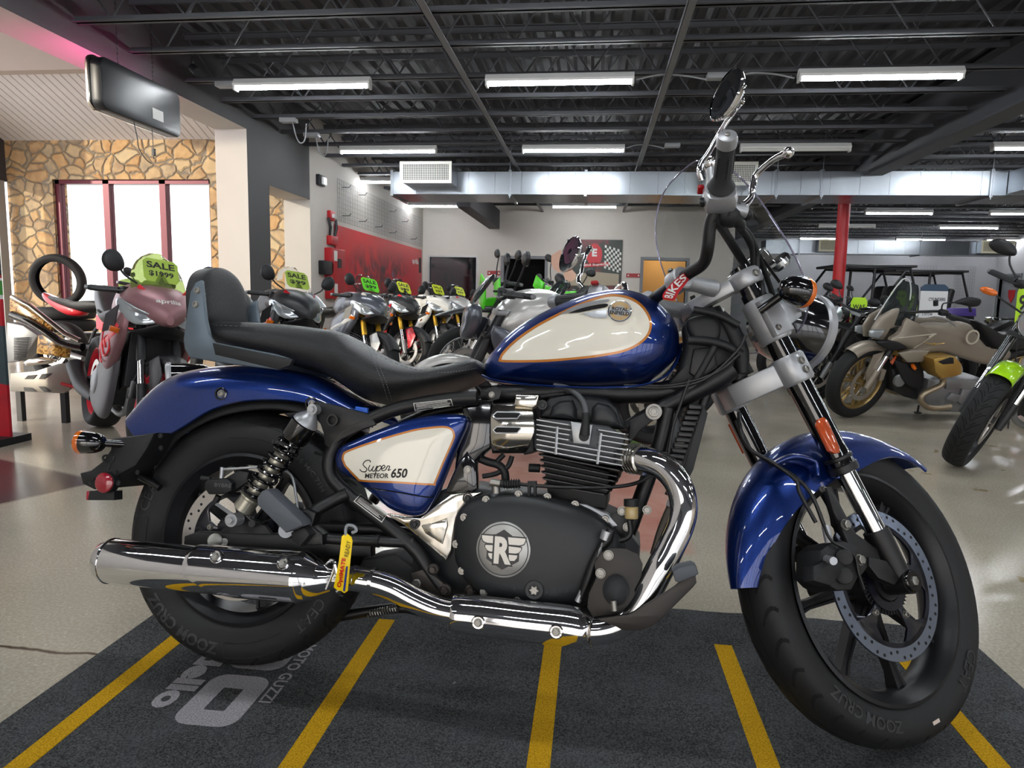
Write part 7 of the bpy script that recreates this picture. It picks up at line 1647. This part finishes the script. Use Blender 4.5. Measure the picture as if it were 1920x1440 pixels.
wbox('red_cabinet', 'red wall cabinet left of the racing banner', 'cabinet', 609, 464, 634, 560, .12, redm, None, lambda t, d, w, h: (MB().bx(d, d+.01, -.05, .10, h*.62, h*.80).build('cabinet_label', darkpl, t), MB().bx(d, d+.01, -.2, -.08, h*.75, h*.95).bx(d, d+.01, -.2, -.08, h*.1, h*.3).build('notice', wlab, t)))
wbox('tool_holder', 'small red holder with two dark straps above the red cabinet', 'holder', 612, 441, 625, 458, .08, redm, None, lambda t, d, w, h: [MB().tube([(d*.5, y, h), (d*.5+.02, y*1.3, h+.13), (d*.5, y*1.5, h+.27)], [.02, .025, .02], 8).build('strap', darkpl, t) for y in (-.1, .1)])
wbox('wall_phone', 'black wall telephone unit beside the red cabinet', 'telephone', 597, 488, 610, 514, .12, darkpl, None, lambda t, d, w, h: MB().bx(.01, d, w/2, w/2+.03, .03, h-.02).build('handset', cast_al, t))
wbox('thermostat', 'small black and white sensor box high on the left wall', 'sensor', 592, 326, 603, 346, .06, darkpl, None, lambda t, d, w, h: MB().bx(d, d+.03, -.03, .1, .02, h*.8).build('sensor_cover', whitem, t))
# red signs beside the doors
for x0_, y0_, x1_, y1_, lab in ((914, 508, 938, 516, 'small red sign left of the dark doorway on the back wall'), (1174, 513, 1200, 520, 'small red sign left of the ochre doorway on the back wall')):
    a, b = PY(x0_, y1_, BY), PY(x1_, y0_, BY); t = tag(empty('door_sign', (a.x, BY-.02, a.z)), lab, 'sign', 'red door signs'); w_, h_ = b.x-a.x, b.z-a.z
    MB().bx(0, w_, 0, .02, 0, h_).build('sign_plate', mat('sign_red', '#94282c', .5), t); mb = MB(); text_on(mb, 'STAFF', (w_/2, -.001, h_/2), (1, 0, 0), UP, w_*.5, h_*.5, .02) if False else [mb.bx(w_*k, w_*k+.03, -.003, 0, h_*.3, h_*.7) for k in (.1, .85)]; mb.build('sign_marks', wlab, t)
# poster
a, b = PY(1061, 545, BY), PY(1168, 450, BY); pw, ph_ = b.x-a.x, b.z-a.z
t = tag(empty('wall_poster', (a.x, BY-.02, a.z)), 'large poster with checkered flag and red badge on the grey back wall', 'poster')
def poster_nodes(nt, b):
    L = nt.links.new; tc = N(nt, 'ShaderNodeTexCoord'); P = tc.outputs['Object']; n1 = N(nt, 'ShaderNodeTexNoise', i_Scale=2.2, i_Detail=5., i_Distortion=1.); L(P, n1.inputs['Vector'])
    L(mixc(nt, ramp(nt, n1.outputs['Fac'], .45, .6), lin('#16241a'), lin('#5b1a20')), b.inputs['Base Color']); b.inputs['Roughness'].default_value = .4
node_mat('poster_print', poster_nodes)
MB().bx(0, pw, 0, .02, 0, ph_).build('poster_sheet', MATS['poster_print'], t)
MB().slab([V3((x*pw, -.002, z*ph_)) for x, z in ((.02, .30), (.5, .38), (.95, .34), (.95, .12), (.02, .10))], Yv, .003).build('poster_ground', mat('poster_sand', '#9a8f7c', .5), t)
MB().slab(cr([V3((x*pw, -.004, z*ph_)) for x, z in ((.40, .55), (.36, .80), (.50, .93), (.63, .80), (.60, .55))], 3, True), Yv, .003).build('poster_badge', mat('poster_red', '#b0202a', .4), t)
MB().slab([V3((x*pw, -.004, z*ph_)) for x, z in ((.28, .46), (.78, .50), (.78, .57), (.28, .53))], Yv, .003).build('poster_ribbon', MATS['poster_red'], t)
mb = MB(); text_on(mb, 'and Superb', (.52*pw, -.006, .515*ph_), (1, 0, .05), (0, 0, 1), .42*pw, .055*ph_, .02, .001); text_on(mb, 'E', (.50*pw, -.006, .75*ph_), (1, 0, 0), UP, .09*pw, .15*ph_, .05, .001); mb.build('poster_lettering', wlab, t, smooth=0)
mb = MB()
for i in range(8):
    for j in range(9):
        if (i+j) % 2 == 0 and .55+i*.05-.02*j < .97:
            x = (.68+i*.038)*pw; z_ = (.45+j*.05-.012*i)*ph_; mb.add([(x, -.006, z_), (x+.036*pw, -.006, z_-.01*ph_), (x+.036*pw, -.006, z_+.04*ph_), (x, -.006, z_+.05*ph_)], [(0, 1, 2, 3)])
mb.build('poster_checker', wlab, t, smooth=0)
# peach paper tags, small bikes on a shelf
pch = mat('peach_paper', '#c9a08c', .7)
for (x0_, y0_, x1_, y1_, Y_, lab) in ((1033, 468, 1060, 512, 6.3, 'peach coloured paper tag, the higher of the two beside the poster'), (1057, 505, 1080, 528, 7.9, 'peach coloured paper tag, the lower one just left of the chrome mirror')):
    a, b = PY(x0_, y1_, Y_), PY(x1_, y0_, Y_); c = (a+b)/2; t = tag(empty('paper_tag', c), lab, 'tag', 'peach paper tags'); w_, h_ = (b.x-a.x)/2, (b.z-a.z)/2
    MB().slab([V3((x*w_, 0, z*h_)) for x, z in ((-1, .5), (.3, 1), (1, .3), (.9, -.6), (.3, -1), (-.6, -.7), (-1, -.2))], Yv, .003).build('tag_sheet', pch, t); MB().tube([(0, 0, -h_), (-.02, .01, -h_-.16)], .004, 6).build('tag_stem', darkpl, t)
t = tag(empty('display_shelf', (-.35, 13.5, 0)), 'low dark display shelf for small bikes before the poster', 'shelf')
MB().bx(-.9, .9, -.2, .2, .76, .80).build('shelf_board', darkpl, t); MB().bx(-.88, -.84, -.18, .18, 0, .76).build('shelf_leg', darkpl, t); MB().bx(.84, .88, -.18, .18, 0, .76).build('shelf_leg', darkpl, t)
def balance(x, lab, c2):
    t = tag(empty('balance_bike', (x, 13.5, .80)), lab, 'small bike', 'small bikes on the shelf'); yw = mat('yellow_wheel', '#c9b020', .4)
    for xx in (0, .38):
        w_ = empty('wheel'); w_.parent = t; MB().lathe([(.13, -.02), (.15, -.01), (.15, .01), (.13, .02), (.11, .0)], (xx, 0, .15), Yv, 24, cyc=True).build('tyre', gtyre, w_); MB().lathe([(.11, -.012), (.06, -.015), (.06, .015), (.11, .012)], (xx, 0, .15), Yv, 24, cyc=True).build('rim', yw, w_)
    MB().tube([(0, 0, .15), (.12, 0, .28), (.3, 0, .32), (.38, 0, .15)], .015, 8).build('frame', c2, t); MB().rbox((.1, 0, .36), (.16, .08, .04), None, .01).build('seat', darkpl, t); MB().tube([(.3, 0, .32), (.27, 0, .44)], .012, 8).tube([(.25, -.15, .46), (.27, 0, .44), (.25, .15, .46)], .01, 8).build('handlebar', darkpl, t)
balance(-1.02, 'small bike with yellow wheels, left of the pair before the poster', limec); balance(-.34, 'small bike with yellow wheels, right of the pair before the poster', darkpl)
# exit sign
a = PX(1886, 488, 12.2) if False else PY(1886, 488, 21.2)
t = tag(empty('exit_sign', (12.19-.04, 21.2, 2.32)), 'red glowing EXIT sign on the right side wall above the door', 'exit sign')
MB().rbox((0, 0, .12), (.05, .55, .26), None, .01, axis=0).build('sign_box', whitem, t); mb = MB(); text_on(mb, 'EXIT', (-.027, 0, .12), (0, -1, 0), UP, .40, .17, .06, .001); mb.build('sign_lettering', mat('exit_glow', '#ff2040', .5, emit='#ff1040', es=3.), t, smooth=0)
t = tag(empty('door_sticker', (12.27, 22.2, 1.35)), 'red shield sticker on the grey side door', 'sticker'); MB().slab([V3((0, y, z)) for y, z in ((-.18, .2), (.18, .2), (.16, 0), (0, -.2), (-.16, 0))], FW, .004).build('sticker_sheet', redm, t)
# hanging light box sign
sg = tag(empty('hanging_sign', (-3.9, 5.67, 2.37)), 'black backed light box sign hanging on chains below the beam', 'sign')
P = [V3((0, y, z)) for y, z in [(p.x-(-.832), p.y-.0) for p in []]] or [V3((0, -.52+.06*(1-cos(rad(a)))*0, 0)) for a in ()]
def rrect(w_, h_, r, n=5):
    o = []
    for sx_, sz_, a0 in ((1, 1, 0), (-1, 1, 90), (-1, -1, 180), (1, -1, 270)):
        for k in range(n+1): a = rad(a0+90*k/n); o.append(V3((0, sx_*(w_/2-r)+r*cos(a), h_/2+sz_*(h_/2-r)+r*sin(a))))
    return o
MB().slab(rrect(1.03, .40, .07), FW, .10, .012).build('sign_back', mat('sign_black', '#101114', .35, bump=.1, bscale=300.), sg)
MB().slab([p+V3((-.065, 0, 0)) for p in rrect(1.05, .42, .08)], FW, .03, .004).build('sign_rim', chr2, sg)
MB().slab([p+V3((-.083, 0, .02)) for p in rrect(.98, .36, .06)], FW, .006, .001).build('sign_face', mat('sign_glow', '#ff70c0', .5, emit='#ff3ca8', es=5.), sg)
MB().bx(.051, .053, .10, .25, .08, .17).build('sign_label', wlab, sg)
for y in (-.25, .20):
    mb = MB()
    for k in range(14): mb.lathe([(.006, -.0015), (.009, 0), (.006, .0015)], (0, y, .42+k*.038), (1, 0, 0) if k % 2 else (0, 1, 0), 8, cyc=True)
    mb.cyl((0, y, .40), (0, y, .95), .0015, n=5); mb.build('sign_chain', darkpl, sg)
MB().tube([(0, -.08, 0), (.01, -.06, -.12), (0, -.03, -.20), (.02, .03, -.28), (.02, .10, -.30)], .004, 6, k=4).build('power_cable', darkpl, sg); MB().tube([(0, .16, 0), (0, .17, -.25)], .003, 6).bx(-.01, .01, .155, .185, -.22, -.16).build('power_cord', darkpl, sg)
# spotlight, junction boxes, conduit loops
t = tag(empty('spotlight', (-3.72, 6.2, 3.0)), 'small black spotlight beside the nearest strip lamp', 'spotlight'); MB().cyl((0, 0, 0), (.08, -.06, -.06), .04, n=16).build('lamp_can', darkpl, t); MB().cyl((0, 0, 0), (0, 0, .1), .01, n=8).build('bracket', darkpl, t)
jb = mat('junction_grey', '#8f9194', .5)
for i, (x, y, lab) in enumerate(((-3.72, 6.78, 'grey junction box left of the nearest strip lamp'), (-3.7, 8.15, 'grey junction box with hanging cable loop under the left beam'), (-3.72, 8.88, 'second grey junction box with cable loops under the left beam'), (1.05, 6.78, 'grey junction box behind the round mirror'), (.95, 9.6, 'grey junction box left of the unlit lamp'))):
    t = tag(empty('junction_box', (x, y, 3.005)), lab, 'electrical box', 'junction boxes'); MB().rbox((0, 0, .02), (.2, .10, .05), None, .006).build('box', jb, t)
    if i in (1, 2): MB().tube([(.05, 0, 0), (.09, 0, -.16), (.14, 0, -.24), (.2, 0, -.20), (.22, 0, -.02)], .008, 8, k=4).build('cable_loop', jb, t)
for x0_, x1_, y_ in ((.31, .95, 6.75), (1.15, 1.72, 6.75), (.35, .85, 9.62)): tag(MB().tube([(x0_, y_, 3.0), ((x0_+x1_)/2-.1, y_, 3.04), ((x0_+x1_)/2+.1, y_, 3.03), (x1_, y_, 2.99)], .008, 8, k=4).build('conduit', jb), 'flexible conduit run between strip lamp and junction box', 'conduit', 'flexible lamp conduits')
# left banner stand
def ban2(nt, b):
    L = nt.links.new; tc = N(nt, 'ShaderNodeTexCoord'); sx = N(nt, 'ShaderNodeSeparateXYZ'); L(tc.outputs['Object'], sx.inputs[0])
    tl_ = N(nt, 'ShaderNodeMath', operation='MULTIPLY_ADD', i_1=.15); L(sx.outputs[0], tl_.inputs[0]); L(sx.outputs[2], tl_.inputs[2])
    r = N(nt, 'ShaderNodeValToRGB'); r.color_ramp.interpolation = 'CONSTANT'; el = r.color_ramp.elements; mrr = ramp(nt, tl_.outputs[0], 0, 2.2); L(mrr, r.inputs[0])
    st = [(0, '#b01224'), (.165, '#3a4a50'), (.33, '#b01224'), (.405, '#d8d8d4'), (.415, '#3f8a34'), (.455, '#d8d8d4'), (.462, '#b01224'), (.47, '#252b2c'), (.6, '#222a2a')]
    for i, (p, c) in enumerate(st): q = el[i] if i < 2 else el.new(p); q.position = p; q.color = lin(c)
    n = N(nt, 'ShaderNodeTexNoise', i_Scale=8., i_Detail=6.); L(tc.outputs['Object'], n.inputs['Vector'])
    L(mixc(nt, ramp(nt, n.outputs['Fac'], .45, .7, 0, .5), r.outputs[0], mixc(nt, .6, r.outputs[0], lin('#2a2f30'))), b.inputs['Base Color']); b.inputs['Roughness'].default_value = .35
node_mat('banner_print', ban2)
bs = tag(empty('banner_stand', (-3.58, 3.82, 0)), 'tall printed banner stand cut off by the left edge of the photo', 'banner')
MB().bx(-.90, 0, -.01, .01, .04, 2.15).build('banner_sheet', MATS['banner_print'], bs); MB().bx(-.92, .03, -.12, .12, 0, .045).build('banner_base', darkpl, bs)
mb = MB().slab([V3((x, -.012, z)) for x, z in ((-.16, 1.0), (-.05, 1.12), (0, 1.20), (0, 1.13), (-.06, 1.0), (-.12, .9))], Yv, .002).slab([V3((x, -.012, z)) for x, z in ((-.10, 1.28), (-.03, 1.36), (-.05, 1.26))], Yv, .002); mb.build('banner_emblem', mat('emblem_yellow', '#c9a81c', .5), bs)
mb = MB().lathe([(.016, 0), (.016, .002), (.013, .002), (.013, 0)], (-.035, -.012, 1.70), (0, -1, 0), 24); text_on(mb, 'R', (-.035, -.012, 1.70), (1, 0, 0), UP, .011, .016, .0, .001); mb.build('banner_mark', wlab, bs)
# tyre stack
for k, (z_, lab) in enumerate(((.60, 'second tyre of the stack by the stone wall, under the upright one'), (.46, 'third tyre of the stack by the stone wall'))):
    t = tag(MB().lathe(tyre_prof(.31, .13, .2), (-6.05, 7.3, z_+.10), UP, 56).build('tyre', gtyre), lab, 'tyre', 'tyres on the rack by the stone wall')
t = tag(MB().lathe(tyre_prof(.30, .12, .215), (-6.10, 7.28, 1.07), V3((.25, -1, -.15)), 56).build('tyre', gtyre), 'upright tyre leaning on top of the tyre stack by the stone wall', 'tyre', 'tyres on the rack by the stone wall')
t = tag(empty('tyre_rack', (-6.05, 7.3, 0)), 'dark low rack carrying the tyre stack by the stone wall', 'rack'); MB().bx(-.3, .3, -.3, .3, 0, .47).build('rack_body', blk2, t)
# black and red sport bike at far left plus gold graphic off-road machine
naked('black and red motorcycle with long bar end grip, between tyre stack and mauve motorcycle', (-4.15, 6.35, 0), -8, blackg, redp, redp, darkpl, darkpl, 5, .98, mirr=(.34, 1.12))
snow = tag(empty('off_road_machine', (-3.7, 4.6, 0)), 'off-road machine with gold floral panels, chrome frame and slotted skid plate at the left', 'off-road vehicle')
def q2(L, Y): return [PY(x/3.6, 440+y/3.6, Y)-V3((-3.7, 4.6, 0)) for x, y in L]
def goldn(nt, b):
    L = nt.links.new; tc = N(nt, 'ShaderNodeTexCoord'); v = N(nt, 'ShaderNodeTexNoise', i_Scale=16., i_Detail=5., i_Distortion=2.); L(tc.outputs['Object'], v.inputs['Vector'])
    r = N(nt, 'ShaderNodeValToRGB'); el = r.color_ramp.elements
    for i, (p, c) in enumerate([(.35, '#2a1c10'), (.48, '#9c6a20'), (.55, '#d8b060'), (.65, '#7a3a14')]): q = el[i] if i < 2 else el.new(p); q.position = p; q.color = lin(c)
    L(v.outputs['Fac'], r.inputs[0]); L(r.outputs[0], b.inputs['Base Color']); b.inputs['Roughness'].default_value = .25
node_mat('gold_floral', goldn)
MB().slab(q2([(80, 430), (250, 540), (360, 620), (350, 660), (200, 600), (80, 540)], 4.55), Yv, .04, .004).build('upper_panel', MATS['gold_floral'], snow)
MB().slab(q2([(270, 680), (380, 660), (470, 750), (460, 830), (260, 800)], 4.55), Yv, .04, .004).build('lower_panel', MATS['gold_floral'], snow)
MB().tube(q2([(80, 420), (200, 480), (440, 670), (540, 715)], 4.5), .018, 12).build('frame_bar', chr2, snow)
MB().tube(q2([(80, 540), (200, 590), (330, 670), (420, 730), (560, 760)], 4.52), .03, 12, k=3).build('frame_bar', blackg, snow)
MB().slab(q2([(90, 590), (200, 610), (300, 680), (240, 780), (170, 850), (90, 860)], 4.6), Yv, .12, .008).build('engine_block', cast_al, snow)
mb = MB(); 
for k in range(14): mb.tube(q2([(95, 700+k*11), (200-k*2, 695+k*11)], 4.53), .003, 4)
mb.build('cooling_fins', darkpl, snow)
for L in ([(160, 860), (200, 835), (290, 825), (380, 845), (350, 870), (180, 885)],): MB().inflate(q2(L, 4.52), Yv, .04).build('crank_cover', chr2, snow)
MB().slab(q2([(80, 935), (250, 920), (400, 870), (460, 870), (490, 960), (480, 1040), (440, 1070), (80, 1055)], 4.5), Yv, .03, .004).build('skid_plate', mat('skid_alloy', '#9a958c', .4, .6), snow)
for L in ([(165, 975), (190, 950), (250, 945), (225, 975)], [(262, 975), (285, 940), (350, 935), (300, 975)], [(165, 1055), (160, 1030), (215, 1035), (250, 1060)], [(260, 1025), (300, 1025), (345, 1060), (300, 1062)]): MB().slab(q2(L, 4.482), Yv, .004).build('skid_slot', darkpl, snow)
MB().slab(q2([(100, 1056), (420, 1068), (400, 1110), (140, 1100)], 4.5), Yv, .2, .004).build('display_stand', darkpl, snow) if False else None
gx0 = q2([(120, 1060), (420, 1060)], 4.5)
for g_ in gx0: MB().bx(g_.x-.02, g_.x+.02, -.1, -.06, 0, g_.z).build('stand_leg', darkpl, snow)
MB().tube(q2([(415, 1005), (470, 1020), (520, 1035)], 4.45), .012, 8).build('red_peg', redm, snow)
# low black headlamp with silver rim peeking over the rear fender
c = PY(322, 708, 3.05); hl_ = tag(empty('loose_headlamp', (c.x+.10, 3.05, 0)), 'black bullet headlamp with silver rim peeking out behind the blue rear fender', 'lamp')
cc = V3((-.10, 0, c.z)); d_ = V3((-1, -.55, -.05)); MB().lathe([(.002, -.22), (.03, -.20), (.055, -.14), (.066, -.06), (.07, 0)], cc, d_, 36).build('lamp_shell', blackg, hl_); MB().lathe([(.07, -.004), (.076, .004), (.074, .016), (.066, .022)], cc, d_, 36).build('lamp_rim', silver, hl_); MB().lathe([(.001, .022), (.067, .014)], cc, d_, 36).build('lamp_lens', lens, hl_)
MB().cyl((0, 0, 0), (0, 0, c.z-.02), .012, n=12).build('lamp_post', darkpl, hl_); MB().cyl((0, 0, 0), (0, 0, .012), .10, n=24).build('lamp_base', darkpl, hl_)
# ================================================================ LIGHT
w = bpy.data.worlds.new('world'); bpy.context.scene.world = w; w.use_nodes = True; nt = w.node_tree
bg = nt.nodes['Background']
sky = nt.nodes.new('ShaderNodeTexSky'); sky.sky_type = 'NISHITA'; sky.sun_elevation = rad(22); sky.sun_rotation = rad(200); sky.sun_disc = False; sky.air_density = 1.; sky.dust_density = 3.
mx = nt.nodes.new('ShaderNodeMix'); mx.data_type = 'RGBA'; mx.inputs[0].default_value = .985; nt.links.new(sky.outputs[0], mx.inputs[6]); mx.inputs[7].default_value = (1.1, 1.12, 1.18, 1)
nt.links.new(mx.outputs[2], bg.inputs[0]); bg.inputs[1].default_value = 1.3
def area(name, loc, rot, sx, sy, e, col=(1, 1, 1)):
    l = bpy.data.lights.new(name, 'AREA'); l.shape = 'RECTANGLE'; l.size = sx; l.size_y = sy; l.energy = e; l.color = col
    o = bpy.data.objects.new(name, l); C.objects.link(o); o.location = loc; o.rotation_euler = rot; return o
# strip lamps behind and beside the viewer (outside the frame) in the same grid as the visible ones
for y in (3.75, .8, -2.1):
    for x in (-2.9, -.4, 2.43, 5.6, 8.5): tag(strip_light(x, y), 'lit strip lamp of the showroom grid outside the frame', 'ceiling light', 'strip lamps outside the frame')
for y, xs in ((6.7, (5.6, 8.5)), (9.63, (5.6, 8.5)), (13.0, (5.6, 8.5)), (12.4, (-.3, 2.4))):
    for x in xs: tag(strip_light(x, y), 'lit strip lamp of the right hand bay', 'ceiling light', 'strip lamps of the right bay')
#area('storefront_daylight', (3, -5.7, 1.6), (rad(90), 0, 0), 16, 2.6, 260, (.93, .96, 1))
#area('window_daylight', (-7.1, 9.9, 1.6), (rad(90), 0, rad(180)), 2.5, 2.0, 60, (.95, .97, 1))
s = bpy.data.lights.new('sun', 'SUN'); s.energy = 1.6; s.angle = rad(1.2); s.color = (1, .9, .72)
so = bpy.data.objects.new('sun', s); C.objects.link(so); so.rotation_euler = V3((.9, 1.0, -.28)).to_track_quat('-Z', 'Y').to_euler()
v = bpy.context.scene.view_settings; v.view_transform = 'Standard'; v.look = 'None'; v.exposure = .8; v.gamma = 1; v.use_curve_mapping = False
